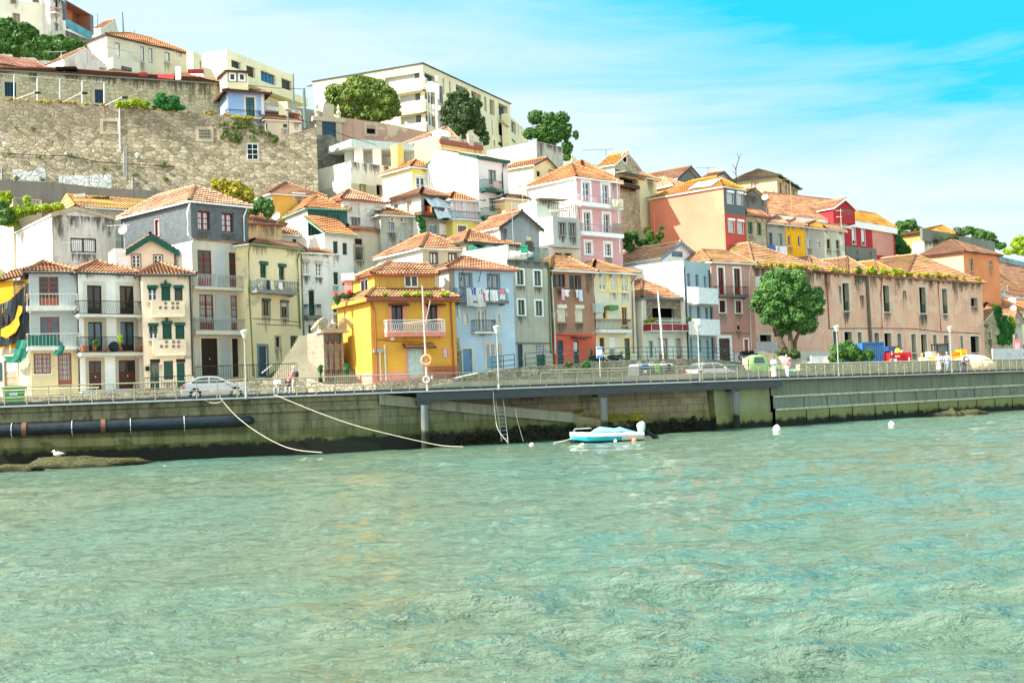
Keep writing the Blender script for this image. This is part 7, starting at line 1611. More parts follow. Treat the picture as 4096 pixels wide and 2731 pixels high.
# ---- vehicles
RUB_=plain('tyre_rubber',(.012,.012,.013),.8);RIM=plain('alloy_rim',(.45,.46,.47),.3,.7);CGL=glass('car_glass',(.05,.08,.08));HLG=plain('headlight_glass',(.75,.78,.78),.1)
def paint(n,c):
 m_=plain(n,c,.28,0,.04);b_=next(x for x in m_.node_tree.nodes if x.type=='BSDF_PRINCIPLED');b_.inputs['Coat Weight'].default_value=.8;return m_
def car(p,ang,label,col,L=4.3,Wd=1.78,body=None,cabin=None,wr=.33,wb=(.85,3.42),tail='r',roofm=None,name='parked_car',rims=RIM):
 """side profile lists: (x along length from the rear, z); cabin = glasshouse polygon"""
 o=thing(name,label,'car',p,'cars parked behind the walkway');e=Vector((math.cos(ang),math.sin(ang),0));n=Vector((e.y,-e.x,0))
 body=body or[(0,.42),(.02,.62),(.0,.85),(.12,1.0),(.5,1.04),(3.05,.98),(3.9,.82),(4.22,.66),(4.3,.45),(4.2,.25),(.15,.25)]
 cabin=cabin or[(.25,1.0),(.75,1.42),(1.3,1.5),(2.1,1.48),(2.7,1.3),(3.3,.97)]
 P=lambda x,y,z:p+e*(x-L/2)+n*y+Z1*z;m=MB();hw=Wd/2;N_=len(body)
 lev=[(-1,.0),(-.93,.0)]
 def yy(z,s):return s*hw*(1 if z<.75 else 1-(z-.75)*.12)
 for i in range(N_):
  a,b_=body[i],body[(i+1)%N_]
  m.face([P(a[0],yy(a[1],-1),a[1]),P(a[0],yy(a[1],1),a[1]),P(b_[0],yy(b_[1],1),b_[1]),P(b_[0],yy(b_[1],-1),b_[1])],col)
 for s in(1,-1):
  top=[q_ for q_ in body if q_[1]>.4];pts=[P(x,yy(z,s),z)for x,z in body]
  # side split at wheels: fan triangles on strips
  xs=sorted(set([x for x,z in body]+[L*k/16 for k in range(17)]));ups=[q_ for q_ in body[1:-2]];ux,uz=[q_[0]for q_ in ups],[q_[1]for q_ in ups]
  for x0,x1 in zip(xs[:-1],xs[1:]):
   z0,z1=interp(ux,uz,x0),interp(ux,uz,x1);lo=.27
   m.face([P(x0,yy(.3,s),lo),P(x1,yy(.3,s),lo),P(x1,yy(.6,s)*1.015,.6),P(x0,yy(.6,s)*1.015,.6)],col);m.face([P(x0,yy(.6,s)*1.015,.6),P(x1,yy(.6,s)*1.015,.6),P(x1,yy(z1,s),z1),P(x0,yy(z0,s),z0)],col)
 m.build('body',o)
 m=MB();ins=lambda z:hw*(.90-(z-.95)*.36)
 for i in range(len(cabin)-1):
  a,b_=cabin[i],cabin[i+1];steep=abs(b_[1]-a[1])>.35*abs(b_[0]-a[0]);mt=CGL if steep or i in(0,len(cabin)-2)else(roofm or col)
  m.face([P(a[0],-ins(a[1]),a[1]),P(a[0],ins(a[1]),a[1]),P(b_[0],ins(b_[1]),b_[1]),P(b_[0],-ins(b_[1]),b_[1])],mt)
 for s in(1,-1):m.face([P(x,s*ins(z),z)for x,z in cabin],roofm or col)
 m.build('roof',o);cx0,cx1=cabin[0][0],cabin[-1][0];ux,uz=[c[0]for c in cabin],[c[1]for c in cabin]
 for s in(1,-1):
  for x in wb:m=MB();m.lathe(P(x,s*(hw*1.012),wr+.03),[(0,.0),(wr*1.16,.0),(wr*1.2,-.03)],DARK,18,n*s);m.build('wheel_arch',o)
  for f0,f1 in((.12,.47),(.5,.86)):
   m=MB();x0,x1=lerp(cx0,cx1,f0),lerp(cx0,cx1,f1);zb_=1.03;q_=[(x0,zb_),(x1,zb_)]+[(x,interp(ux,uz,x)-.09)for x in(x1,(x0+x1)/2,x0)]
   q_=[(x,max(z,zb_+.01))for x,z in q_];m.face([P(x,s*(ins(z)+.012),z)for x,z in q_],CGL);m.build('side_window',o)
 for x in wb:
  for s in(1,-1):
   m=MB();c=P(x,s*(hw-.06),wr);m.lathe(c,[(0,-.1),(wr*.96,-.1),(wr,-.07),(wr,.07),(wr*.95,.12),(wr*.68,.125)],RUB_,18,n*s);w=m.build('wheel',o);m=MB();m.lathe(c,[(wr*.68,.11),(wr*.5,.09),(wr*.2,.12),(0,.13)],rims,18,n*s);m.build('rim',w)
   for k in range(5):pass
 for s in(1,-1):
  m=MB();x_,z_=L-.22,.68;m.box(P(x_-.2,s*(hw-.42),z_-.09),e*.24,n*s*.4,Z1*.15,HLG);m.build('headlight',o);m=MB();m.box(P(.0,s*(hw-.3),.72),e*.18,n*s*.31,Z1*.2,plain('tail_red',(.4,.01,.01),.2));m.build('tail_light',o)
  m=MB();m.box(P(cx1-.55,s*(hw-.02),1.0),e*.16,n*s*.18,Z1*.13,col);m.build('mirror',o)
 m=MB();m.box(P(L-.05,-.5,.42),e*.04,n*1.,Z1*.18,BLACK);m.box(P(-.03,-.26,.5),e*.03,n*.52,Z1*.12,WHITE);m.build('grille_and_plate',o)
 return o
car(dkp(493,5.0,3.72),dang(493),'silver-white hatchback parked on the quay road near the left lamp',paint('car_silver',(.36,.37,.39)),L=4.2,cabin=[(.3,1.0),(.62,1.28),(1.05,1.46),(1.7,1.5),(2.35,1.42),(3.25,.98)])
car(dkp(1636,7.2,3.74),dang(1636),'white estate car with roof rails behind the parapet',paint('car_white',(.5,.51,.5)),L=4.35,cabin=[(.1,1.0),(.42,1.42),(.8,1.5),(2.3,1.5),(2.7,1.36),(3.3,.98)])
car(dkp(1678,9.6,3.74),dang(1678)-.15,'dark grey-green saloon half hidden behind the white estate car',paint('car_dark_green',(.10,.14,.13)),L=4.3)
car(dkp(1828,9.5,3.74),dang(1828)+math.pi+.25,'small turquoise hatchback facing left near the sandstone ramp wall',paint('car_turquoise',(.10,.34,.27)),L=3.5,Wd=1.62,body=[(0,.42),(.0,.62),(.0,.9),(.1,1.0),(.5,1.02),(2.5,.96),(3.2,.8),(3.45,.6),(3.5,.45),(3.45,.25),(.1,.25)],cabin=[(.03,1.0),(.25,1.38),(.6,1.46),(1.6,1.46),(2.0,1.3),(2.55,.96)],wb=(.6,2.9),wr=.29)
# vintage green truck
p=dkp(1752,11.,3.74);ang=dang(1752)-.62;o=thing('vintage_truck','light green vintage pickup truck with rounded bonnet and wooden bed','truck',p);e=Vector((math.cos(ang),math.sin(ang),0));n=Vector((e.y,-e.x,0));TG=paint('truck_green',(.19,.38,.13));P=lambda x,y,z:p+(e*(x-1.2)+n*y+Z1*z)*1.17
def loft(m,secs,mat,close=True):
 """secs: list of rings of points"""
 k=len(secs[0]);base=len(m.v);mi=m.m(mat)
 for s_ in secs:m.v+=[tuple(q_)for q_ in s_]
 for i in range(len(secs)-1):
  for j in range(k):a=base+i*k+j;b_=base+i*k+(j+1)%k;m.f.append((a,b_,b_+k,a+k));m.mi.append(mi);m.uv+=[(0,0)]*4
 if close:
  for i in(0,len(secs)-1):r_=tuple(base+i*k+j for j in range(k));m.f.append(r_ if i else r_[::-1]);m.mi.append(mi);m.uv+=[(0,0)]*k
def ring(x,hw,z0,z1,r_=.35,n_=14):return[P(x,hw*math.copysign(abs(math.cos(t))**r_,math.cos(t)),(z0+z1)/2+(z1-z0)/2*math.copysign(abs(math.sin(t))**r_,math.sin(t)))for t in[2*math.pi*(j+.5)/n_ for j in range(n_)]]
m=MB();loft(m,[ring(0,.8,.5,1.15),ring(.05,.82,.45,1.75),ring(.25,.82,.45,1.95),ring(1.05,.8,.45,1.95),ring(1.35,.78,.45,1.75),ring(1.55,.8,.45,1.25)],TG);m.build('cab',o,smooth=True)
m=MB();loft(m,[ring(1.5,.62,.5,1.3,.6),ring(2.1,.52,.5,1.25,.6),ring(2.7,.4,.5,1.12,.6),ring(2.9,.3,.55,.98,.7)],TG);m.build('bonnet',o,smooth=True)
for s in(1,-1):
 m=MB();loft(m,[[P(x,s*(.78+.1*math.cos(t)),z+.16*math.sin(t))for t in[2*math.pi*j/8 for j in range(8)]]for x,z in((1.45,.5),(1.65,.8),(2.05,.92),(2.5,.82),(2.85,.55))],TG);m.build('mudguard',o,smooth=True)
 m=MB();m.lathe(P(2.82,s*.58,.88),[(0,.08),(.12,.05),(.13,0),(.05,-.15)],HLG,12,e);m.build('headlight',o)
 m=MB();m.face([P(.35,s*.828,1.3),P(1.2,s*.828,1.3),P(1.1,s*.8,1.78),P(.4,s*.8,1.78)],CGL);m.build('side_window',o)
 for x in(2.15,-1.2):m=MB();c=P(x,s*.72,.38);m.lathe(c,[(0,-.1),(.38,-.08),(.38,.1),(.2,.12),(0,.1)],RUB_,16,n*s);m.build('wheel',o)
m=MB();m.face([P(1.28,-.68,1.32),P(1.28,.68,1.32),P(1.12,.66,1.84),P(1.12,-.66,1.84)],CGL);m.box(P(1.5,-.6,1.28),e*.03,n*1.2,Z1*.02,BLACK);m.build('windscreen',o)
m=MB();[m.box(P(2.9,-.35+.1*k,.6),e*.04,n*.05,Z1*.32,OFFW)for k in range(8)];m.box(P(2.95,-.75,.42),e*.08,n*1.5,Z1*.1,OFFW);m.build('grille',o)
m=MB();m.box(P(-2.1,-.85,.75),e*2.,n*1.7,Z1*.1,BROWN);[m.box(P(-2.1,y,.8),e*2.,n*.05,Z1*.5,WOODW)for y in(-.85,.8)];m.box(P(-.1,-.85,.8),e*.06,n*1.7,Z1*1.1,plain('bed_headboard',(.55,.48,.3)));m.build('bed',o)
# motorcycles
def moto(p,ang,label):
 o=thing('motorcycle',label,'motorcycle',p,'motorcycles on the raised pavement');e=Vector((math.cos(ang),math.sin(ang),0));n=Vector((e.y,-e.x,0));P=lambda x,y,z:p+e*x+n*y+Z1*z
 for x in(-.68,.7):m=MB();m.tube([P(x+.24*math.cos(t),0,.3+.24*math.sin(t))for t in[2*math.pi*k/14 for k in range(15)]],.06,RUB_,6,False);w=m.build('wheel',o);m=MB();m.lathe(P(x,0,.3),[(0,-.05),(.17,-.02),(.17,.02),(0,.05)],RIM,12,n);m.build('rim',w)
 m=MB();m.blob(P(-.1,0,.55),(.42,.18,.2),BLACK,6);m.blob(P(.35,0,.72),(.3,.17,.2),BLACK,6);m.blob(P(-.45,0,.72),(.4,.15,.14),BLACK,6);m.build('body',o,smooth=True)
 m=MB();m.blob(P(-.25,0,.84),(.4,.14,.07),plain('seat_vinyl',(.03,.03,.03),.4),5);m.build('seat',o,smooth=True)
 m=MB();m.tube([P(.7,0,.3),P(.5,0,.95)],.04,GREYM,5);m.tube([P(.45,-.32,1.05),P(.5,0,.98),P(.45,.32,1.05)],.02,BLACK,5);m.face([P(.62,-.14,.92),P(.62,.14,.92),P(.5,.12,1.22),P(.5,-.12,1.22)],GREYM);m.build('handlebar',o);m=MB();m.blob(P(.68,0,.85),(.07,.09,.08),HLG,4);m.build('headlight',o);m=MB();m.tube([P(-.1,.14,.38),P(-.75,.17,.42)],.05,GREYM,6);m.build('exhaust',o);return o
moto(at((2391,1470,'N'),102.6)+Vector((0,0,.1)),.5,'black scooter-like motorcycle right beside the bus stop sign');moto(at((2466,1466,'N'),105)+Vector((0,0,.1)),.45,'tall black motorcycle before the dark green door of the ivory house')
moto(at((2994,1440,'N'),119.5),-.4,'black motorcycle parked by the salmon house behind the green truck')
# ---- boat
p0=atz((2432,1766,'N'),0);ang=.06;e=Vector((math.cos(ang),math.sin(ang),0));n=Vector((e.y,-e.x,0));o=thing('motorboat','small white and turquoise motorboat with a blue cover, moored by the quay','boat',p0);P=lambda x,y,z:p0+e*x+n*y+Z1*z
BW=paint('boat_white',(.76,.77,.76));BT=paint('boat_turquoise',(.02,.38,.48))
st_=[(-2.45,.02,.62),(-2.1,.35,.6),(-1.4,.68,.56),(-.4,.86,.52),(.8,.9,.48),(2.25,.82,.44)]
m=MB();
for mt,f0,f1 in((BLACK,0,1),(BT,1,2),(BW,2,3)):
 secs=[]
 for x,hw,zt in st_:
  ch=[(hw*.45,-.12),(hw*.78,.1+(.12 if x<-2 else 0)),(hw*.94,zt*.72),(hw,zt)];a,b_=ch[f0],ch[f1]
  secs.append((a,b_,x))
 for(a,b_,x),(a2,b2,x2)in zip(secs[:-1],secs[1:]):
  for s in(1,-1):m.face([P(x,s*a[0],a[1]),P(x2,s*a2[0],a2[1]),P(x2,s*b2[0],b2[1]),P(x,s*b_[0],b_[1])],mt if not(mt is BT and x>.7)else LGREY)
x,hw,zt=st_[-1];m.face([P(x,hw*.45,-.12),P(x,hw,zt),P(x,-hw,zt),P(x,-hw*.45,-.12)],BW);m.build('hull',o)
m=MB();
for(x,hw,zt),(x2,hw2,zt2)in zip(st_[:-1],st_[1:]):
 for s in(1,-1):m.face([P(x,s*hw,zt),P(x2,s*hw2,zt2),P(x2,s*hw2*.75,zt2+.1),P(x,s*hw*.75,zt+.1)],BW)
 m.face([P(x,hw*.75,zt+.1),P(x2,hw2*.75,zt2+.1),P(x2,-hw2*.75,zt2+.1),P(x,-hw*.75,zt+.1)],BW)
m.build('deck',o)
CV=plain('boat_cover',(.16,.30,.50),.7);hs=[(-1.1,.62),(-.85,.82),(-.5,1.0),(.0,.9),(.45,.84),(.8,.92),(1.2,.78),(1.75,.6)];m=MB();secs=[[P(x,.72*math.cos(t)*(1 if abs(x)<1.2 else.8),.55+(h-.55)*(math.sin(t)**.7)+.02*math.sin(9*x+5*t))for t in[math.pi*j/8 for j in range(9)]]for x,h in hs];loft(m,secs,CV,False);m.build('cover',o,smooth=True)
m=MB();m.tube([P(-2.2,.3,.66),P(-2.1,.42,.9),P(-1.1,.62,.92)],.025,GREYM,5);m.tube([P(-2.2,-.3,.66),P(-2.1,-.42,.9),P(-1.1,-.62,.92)],.025,GREYM,5);m.build('bow_rail',o)
m=MB();m.blob(P(2.2,0,.85),(.3,.24,.36),plain('bag_mint',(.40,.66,.56),.5),7,.4);eb=m.build('engine_cover',o,smooth=True);m=MB();m.tube([P(2.45,0,.6),P(2.9,0,.28),P(3.15,0,.1)],[.13,.12,.07],BLACK,7);m.cbox(P(3.05,0,.15),.35,.05,.3,BLACK,ang);m.lathe(P(3.25,0,.12),[(0,0),(.14,.02),(.03,.08)],BLACK,8,e);m.build('outboard_motor',o)
for xx,r_,mt,lb in((.35,.11,WHITE,'small white fender ball floating by the boat hull'),(1.55,.16,plain('fender_orange',(.68,.25,.12),.5),'orange fender ball at the stern of the boat')):m=MB();c=P(xx,.98,.06);m.blob(c,r_,mt,6,.0);tag(m.build('fender',base=c,smooth=True),lb,'fender')
# buoys
for(x,y,fr_,r_,h_,mt,lb)in((1455,985,'t',.28,.62,OFFW,'upright white mooring buoy in front of the pier block'),(580,1530,'p',.22,.5,OFFW,'tilted white mooring buoy, far right on the water'),(1115,1128,'s',.18,.3,plain('buoy_pink',(.72,.46,.38),.5),'small pink round buoy left of the boat'),(1645,1128,'s',.2,.26,plain('buoy_mossy',(.40,.42,.26),.8),'weedy yellow-green buoy below the boat bow')):
 c=atz((x,y,fr_),0);m=MB();m.lathe(c-Z1*.1,[(0,0),(r_*.8,.05),(r_,h_*.35),(r_*.85,h_*.7),(r_*.35,h_*.95),(0,h_)],mt,14);b_=m.build('mooring_buoy',base=c,smooth=True);tag(b_,lb,'buoy');b_.rotation_euler[1]=-.25 if fr_=='p' else.06
 # black pipe on the quay
PIP=plain('black_pipe',(.018,.024,.032),.35,0,.3);t1=DK.at(1006*.5742,2.3,-.2);o=thing('sewer_pipe','thick black pipeline clamped along the dark quay wall at the left','pipeline',DK.P(t1-12,-.3,2.28));m=MB();ts=list(np.linspace(DK.at(-60,2.3,-.3),t1-1.6,30));pts=[DK.P(t,-.3,2.28)for t in ts]+[DK.P(t1-.8,-.2,2.28),DK.P(t1-.2,.05,2.28),DK.P(t1+.1,.3,2.28)];m.tube(pts,[.36]*30+[.36,.3,.2],PIP,16);m.build('pipe',o,smooth=True)
for xq in(255,1080):m=MB();t=DK.at(xq*.38265*.5742,2.3,-.3);m.tube([DK.P(t-.13,-.3,2.28),DK.P(t+.13,-.3,2.28)],.43,plain('rust_flange',(.16,.07,.045),.8),16);m.build('flange',o)
for xq in(125,755,1365,1925):
 m=MB();t=DK.at(xq*.38265*.5742,2.3,-.3);c=DK.P(t,-.3,2.28);nn=DK.P(t,1,0)-DK.P(t,0,0);m.tube([c+Z1*.42+nn*.25,c+Z1*.4-nn*.12,c+Z1*.2-nn*.38,c-nn*.42,c-Z1*.25-nn*.36,c-Z1*.48-nn*.05],.022,LGREY,5);m.build('clamp',o)
 # ropes
ROPE=plain('rope_fibre',(.60,.54,.42),.8)
def rope(label,pts,r_=.02,mat=ROPE,name='mooring_rope'):
 P_=[at(p_[:2],p_[2],p_[3])for p_ in pts];out=[]
 for i in range(len(P_)-1):
  a,b_,c,d=P_[max(i-1,0)],P_[i],P_[i+1],P_[min(i+2,len(P_)-1)]
  for k in range(6):t=k/6;out.append(.5*((2*b_)+(c-a)*t+(2*a-5*b_+4*c-d)*t*t+(3*b_-a-3*c+d)*t**3))
 out.append(P_[-1]);m=MB();m.tube(out,r_,mat,5,False);return tag(m.build(name,base=out[0]),label,'rope')
rope('mooring rope sagging from the railing by the silver car down to the water',[(65,450,77.3,'r'),(105,530,77.2,'r'),(250,690,76.8,'r'),(450,845,76.2,'r'),(700,985,75.4,'r'),(900,1045,74.8,'r'),(1145,1068,74.2,'r')])
rope('long mooring rope running from the railing by the seated people to the water',[(640,465,77.9,'r'),(700,487,77.7,'r'),(1100,650,77.2,'r'),(1500,788,76.8,'r'),(1900,890,76.6,'r'),(2300,980,76.4,'r'),(230,1132,76.2,'s'),(400,1138,76.,'s')])
rope('short slack rope looped under the walkway edge at the silver car',[(2102,235,77.2,'q'),(2150,268,77.1,'q'),(2220,290,77.,'q'),(2290,285,77.,'q'),(105,525,77.2,'r')])
rope('bow rope of the motorboat dipping into the water',[(1545,1050,80.6,'s'),(1450,1078,80.8,'s'),(1330,1100,81.2,'s')],.02)
rope('pale double rope hanging down the quay right of the ladder',[(940,740,84.6,'s'),(975,900,84.4,'s'),(1028,1085,84.1,'s')],.02);rope('grey slack rope looping beside the quay ladder',[(712,560,83.4,'s'),(728,760,83.3,'s'),(760,950,83.1,'s'),(870,1100,82.8,'s')],.02)
# quay ladder
o=thing('quay_ladder','rusty iron ladder hanging over the slipway parapet into the water','ladder',at((830,900,'s'),83.8));m=MB()
for xa,xb in((730,800),(805,868)):m.tube([at((xa,650,'s'),84.6),at((xa+8,640,'s'),84.),at((xa+25,740,'s'),83.8),at((xb,1085,'s'),83.5)],.03,GREYM,5)
for k in range(8):m.tube([at((lerp(762,797,k/7),760+42*k,'s'),83.75),at((lerp(828,866,k/7),758+42*k,'s'),83.75)],.022,GREYM,4)
m.build('ladder_frame',o)
# rocks
RK=rubble('weedy_rock',[(.07,.065,.03),(.11,.10,.045),(.05,.05,.025)],(.02,.02,.012),4.,.3,low=(.15,(.02,.022,.014),(.06,.06,.02)))
for(x,y,fr_,r_,lb)in((130,1010,'q',(1.6,.9,.42),'low weed-covered rock at the bottom left waterline'),(760,965,'q',(3.9,1.1,.62),'long weed-covered rock with a gull on it at the quay foot'),(1260,1392,'p',(1.3,.8,.4),'dark weedy boulder at the foot of the stepped quay, larger'),(1400,1388,'p',(.8,.7,.55),'rounded weedy boulder at the stepped quay, middle of three'),(1640,1375,'p',(1.3,.8,.5),'weedy boulder at the stepped quay, rightmost')):
 c=atz((x,y,fr_),0);m=MB();m.blob(c+Z1*-.05,r_,RK,14,.5);tag(m.build('rock',base=c,smooth=True),lb,'rock')
def bird(p,label,s=1.):
 m=MB();m.blob(p+Z1*.16*s,(.24*s,.12*s,.13*s),OFFW,7,.05);m.blob(p+Vector((-.2,0,.3))*s,.08*s,WHITE,6,0);m.tube([p+Vector((-.26,0,.3))*s,p+Vector((-.36,0,.28))*s],[.025*s,.008*s],plain('beak_yellow',(.6,.4,.05)),5);m.tube([p+Vector((.2,0,.18))*s,p+Vector((.42,0,.14))*s],[.07*s,.02*s],GREYM,5)
 for y in(-.04,.04):m.tube([p+Vector((0,y,.08))*s,p+Vector((0,y,-.02))*s],.01,plain('beak_yellow',(.6,.4,.05)),4)
 tag(m.build('gull',base=p,smooth=True),label,'bird')
c=atz((600,965,'q'),0);bird(c+Vector((0,.1,.62)),'white gull resting on the long weedy rock',1.1);bird(DK.P(DK.at(2148,2.2,.9),.9,1.44),'grey-white gull standing on the lower ledge of the stepped quay',1.)
# graffiti
gz=[];m=MB();GP=plain('purple_paint',(.22,.12,.38),.8);d=tB0
for(x0,y0)in((1005,640),(1040,610),(1055,660),(1090,625),(1120,655)):
 for k in range(5):
  a,b_=(x0+rnd.uniform(-12,18),y0+rnd.uniform(-38,20)),(x0+rnd.uniform(-8,28),y0+rnd.uniform(-30,30));
  def onw(p_):
   d_=ray(p_,'s');t=DK.at(q(p_,'s')[0]*.5742,3.,4.3);W0,W1=DK.P(t-1,4.12,0),DK.P(t+1,4.12,0);ff=Fac(W0,W1);u_,z_=ff.px(p_,.02,'s');return ff.pt(u_,z_,.03)
  m.tube([onw(a),onw(((a[0]+b_[0])/2+5,(a[1]+b_[1])/2-6)),onw(b_)],.02,GP,3,False)
tag(m.build('graffiti',base=onw((1060,640))),'purple graffiti scribble sprayed on the pale back wall under the footbridge','graffiti')
m=MB();c=at((110,650,'s'),87.5);m.blob(c,(1.6,.8,.5),plain('cream_sheet',(.66,.52,.36),.8),10,.4);tag(m.build('covered_boat',base=c,smooth=True),'boat wrapped in a cream sheet on the slipway top','covered boat')
# ---- railings on the raised pavement
def path_rail(name,label,pts,h,rails,sp,mat,bars=False):
 m=MB()
 for a,b_ in zip(pts[:-1],pts[1:]):
  a,b_=Vector(a),Vector(b_);L_=(b_-a).length;n_=max(1,round(L_/sp))
  for k in range(n_+1):q_=a.lerp(b_,k/n_);m.tube([q_,q_+Z1*h],.03 if not bars else.014,mat,4,False)
  for r_ in rails:m.tube([a+Z1*h*r_,b_+Z1*h*r_],.028,mat,4)
 return tag(m.build(name,base=pts[0]),label,'railing')
def pvp(xD,dz=.0,back=.15):
 xs=[p_[0]for p_ in PV];Y=interp(xs,[p_[1]for p_ in PV],xD)+back;return Vector((wx(xD,Y),Y,interp(xs,[p_[2]for p_ in PV],xD)+dz))
path_rail('pavement_railing','dark green three-bar railing along the raised pavement from blue to salmon house',[pvp(x)for x in range(1205,1722,40)],1.05,(1,.62,.25),1.5,DGRN)
path_rail('pavement_railing','short dark green railing before the blue house door',[pvp(1128),pvp(1180)],1.05,(1,.62,.25),1.5,DGRN)
path_rail('terrace_railing','black barred terrace railing below the slate-clad and lemon houses',[pvp(x)for x in(447,500,560,620,680)],1.15,(1,.08),.16,BLACK,True)
path_rail('step_railing','low barred railing in front of the shrine',[pvp(x,.02)for x in(738,775,812)],1.0,(1,.08),.16,BLACK,True)
path_rail('threshold_railing','low black fence at the doors of the cream house with green shutters',[pvp(x)for x in(330,380,436)],.9,(1,.1),.18,BLACK,True)
# stair hand rails
m=MB();a,b_=at((1335,1145,'h'),93.5),at((1480,1030,'h'),94.8);m.tube([a,b_],.05,OFFW,5);tag(m.build('handrail',base=a),'pale handrail at the bottom of the steps by the lemon house','handrail')
m=MB();a,b_=at((360,1480,'j'),95),at((530,1640,'j'),92.4);m.tube([a,b_],.04,OFFW,5);[m.tube([a.lerp(b_,k/12),a.lerp(b_,k/12)-Z1*.95],.014,GREYM,4,False)for k in range(13)];tag(m.build('handrail',base=a),'barred handrail on the mossy steps left of the amber house','handrail')
# bench for the sitters, red bench
def bench(p,ang,L_,label,mat,back=True,legs=GREYM):
 e=Vector((math.cos(ang),math.sin(ang),0));n=Vector((e.y,-e.x,0));o=thing('bench',label,'bench',p);m=MB();m.box(p-e*L_/2-n*.2+Z1*.4,e*L_,n*.42,Z1*.06,mat);m.build('seat',o)
 if back:m=MB();[m.box(p-e*L_/2-n*.22+Z1*z,e*L_,n*.04,Z1*.12,mat)for z in(.6,.8)];m.build('backrest',o)
 for k in(-.45,.45)if L_<3 else(-.47,-.28,-.1,.1,.28,.47):m=MB();m.box(p+e*L_*k-n*.15,e*.07,n*.3,Z1*.4,legs);m.build('leg',o)
bench(dkp(668,2.2,3.77),dang(668),10,'long pale bench slab on the walkway where two people sit',plain('bench_slab',(.60,.54,.42)),False);q_=AMB.F.pt(AMB.F.px((178,390,'s'))[0],4.62,.5);bench(q_,math.atan2(AMB.F.e.y,AMB.F.e.x),2.4,'red-brown slatted bench against the amber house wall',plain('bench_red',(.30,.07,.04)))
# ---- building site
def ccol(n_,c):return corru(n_,c,.22,.1)
p=at((3495,1470,'N'),124.5);ang=.35;e=Vector((math.cos(ang),math.sin(ang),0));n=Vector((e.y,-e.x,0));o=thing('shipping_container','blue corrugated shipping container standing by the leafy bush','container',p);m=MB();m.box(Vector((p.x,p.y,4.5))-e*1.25-n*.0,e*2.6,n*-5.5,Z1*2.6,ccol('container_blue',(.02,.14,.38)));m.build('body',o);m=MB();[m.box(Vector((p.x,p.y,4.5))-e*1.27+e*k*2.56+n*.02,e*.08,n*-.1,Z1*2.62,plain('container_edge',(.03,.2,.45)))for k in(0,1)];m.box(Vector((p.x,p.y,7.05))-e*1.27+n*.02,e*2.64,n*-.1,Z1*.1,plain('container_edge',(.03,.2,.45)));m.build('corner_frame',o)
m=MB();q_=at((3549,1470,'N'),127);m.cbox((q_.x,q_.y,5.6),.9,2,2.2,ccol('container_blue_dark',(.02,.08,.24)),.35);tag(m.build('tool_container',base=(q_.x,q_.y,4.5)),'smaller dark blue container tucked beside the big blue one','container')
p=at((3604,1470,'N'),120);p.z=4.5;e=Vector((math.cos(.3),math.sin(.3),0));n=Vector((e.y,-e.x,0));RG=plain('generator_red',(.62,.015,.02),.4);o=thing('generator','bright red generator unit on the building site','generator',p);m=MB();m.box(p-e*1.15,e*2.35,n*-1.1,Z1*1.4,RG);m.build('body',o);m=MB();[m.box(p-e*-.1+n*.01+Z1*z,e*.5,n*.02,Z1*.12,plain('vent_dark_red',(.25,.01,.01)))for z in(.55,.8,1.05)];m.box(p-e*.75+n*.01+Z1*.55,e*.3,n*.02,Z1*.3,WHITE);m.box(p-e*.6+n*.01+Z1*1.,e*.5,n*.02,Z1*.1,WHITE);m.box(p+e*.9+n*.01+Z1*.5,e*.12,n*.05,Z1*.4,OFFW);m.build('panel',o)
p=at((3790,1470,'N'),121);p.z=4.4;e=Vector((math.cos(.15),math.sin(.15),0));n=Vector((e.y,-e.x,0));OR=plain('machine_orange',(.80,.30,.015),.4);o=thing('telehandler','orange construction telehandler with an open black cab','construction vehicle',p);P=lambda x,y,z:p+e*x+n*y+Z1*z
m=MB();m.box(P(-1.6,-.9,.5),e*3.2,n*1.6,Z1*.5,OR);m.box(P(1.3,-.8,.6),e*.55,n*1.2,Z1*1.0,OR);m.build('body',o);m=MB();m.tube([P(1.6,-.1,1.5),P(-.4,.2,.8),P(-1.9,.3,.3)],.17,OR,4);m.build('boom',o);m=MB()
for x in(-1.2,-.1):
 for y in(-.7,.3):m.box(P(x,y,1.),e*.08,n*.08,Z1*1.15,BLACK)
m.box(P(-1.25,-.75,2.12),e*1.3,n*1.2,Z1*.08,BLACK);m.face([P(-1.15,.36,1.2),P(-.1,.36,1.2),P(-.1,.36,2.1),P(-1.15,.36,2.1)],CGL);m.build('cab',o)
for x in(-1.1,1.2):
 for y in(-.75,.75):m=MB();m.lathe(P(x,y,.42),[(0,-.15),(.42,-.13),(.42,.13),(.2,.15),(0,.12)],RUB_,16,n*(1 if y>0 else-1));m.build('wheel',o)
for(x,y,s_,lb)in((3708,1447,1.1,'white caged water tank on the ground left of the telehandler'),(3728,1421,.9,'white caged water tank stacked higher behind the telehandler')):c=at((x,y,'N'),121.5);m=MB();m.cbox(c,s_,s_,s_*.8,WHITE,.2);[m.cbox(c+Vector((s_*(k-2)*.2,-s_*.54,0)),.04,.04,s_*.84,GREYM)for k in range(5)];[m.cbox(c+Vector((0,-s_*.54,s_*z)),s_,.04,.04,GREYM)for z in(-.2,.1,.35)];tag(m.build('water_tank',base=c),lb,'tank','water tanks on the building site')
c=at((3878,1443,'N'),121);m=MB();m.blob((c.x,c.y,4.3),(2.4,1.6,1.15),plain('sand',(.74,.56,.36),.95),14,.15);tag(m.build('sand_pile',base=c,smooth=True),'pale heap of sand behind the cyclist','sand pile')
m=MB();a,b_=at((3968,1425,'N'),126),at((4140,1418,'N'),133);d_=(b_-a);d_.z=0;L_=d_.length;d_.normalize();nn=Vector((d_.y,-d_.x,0))
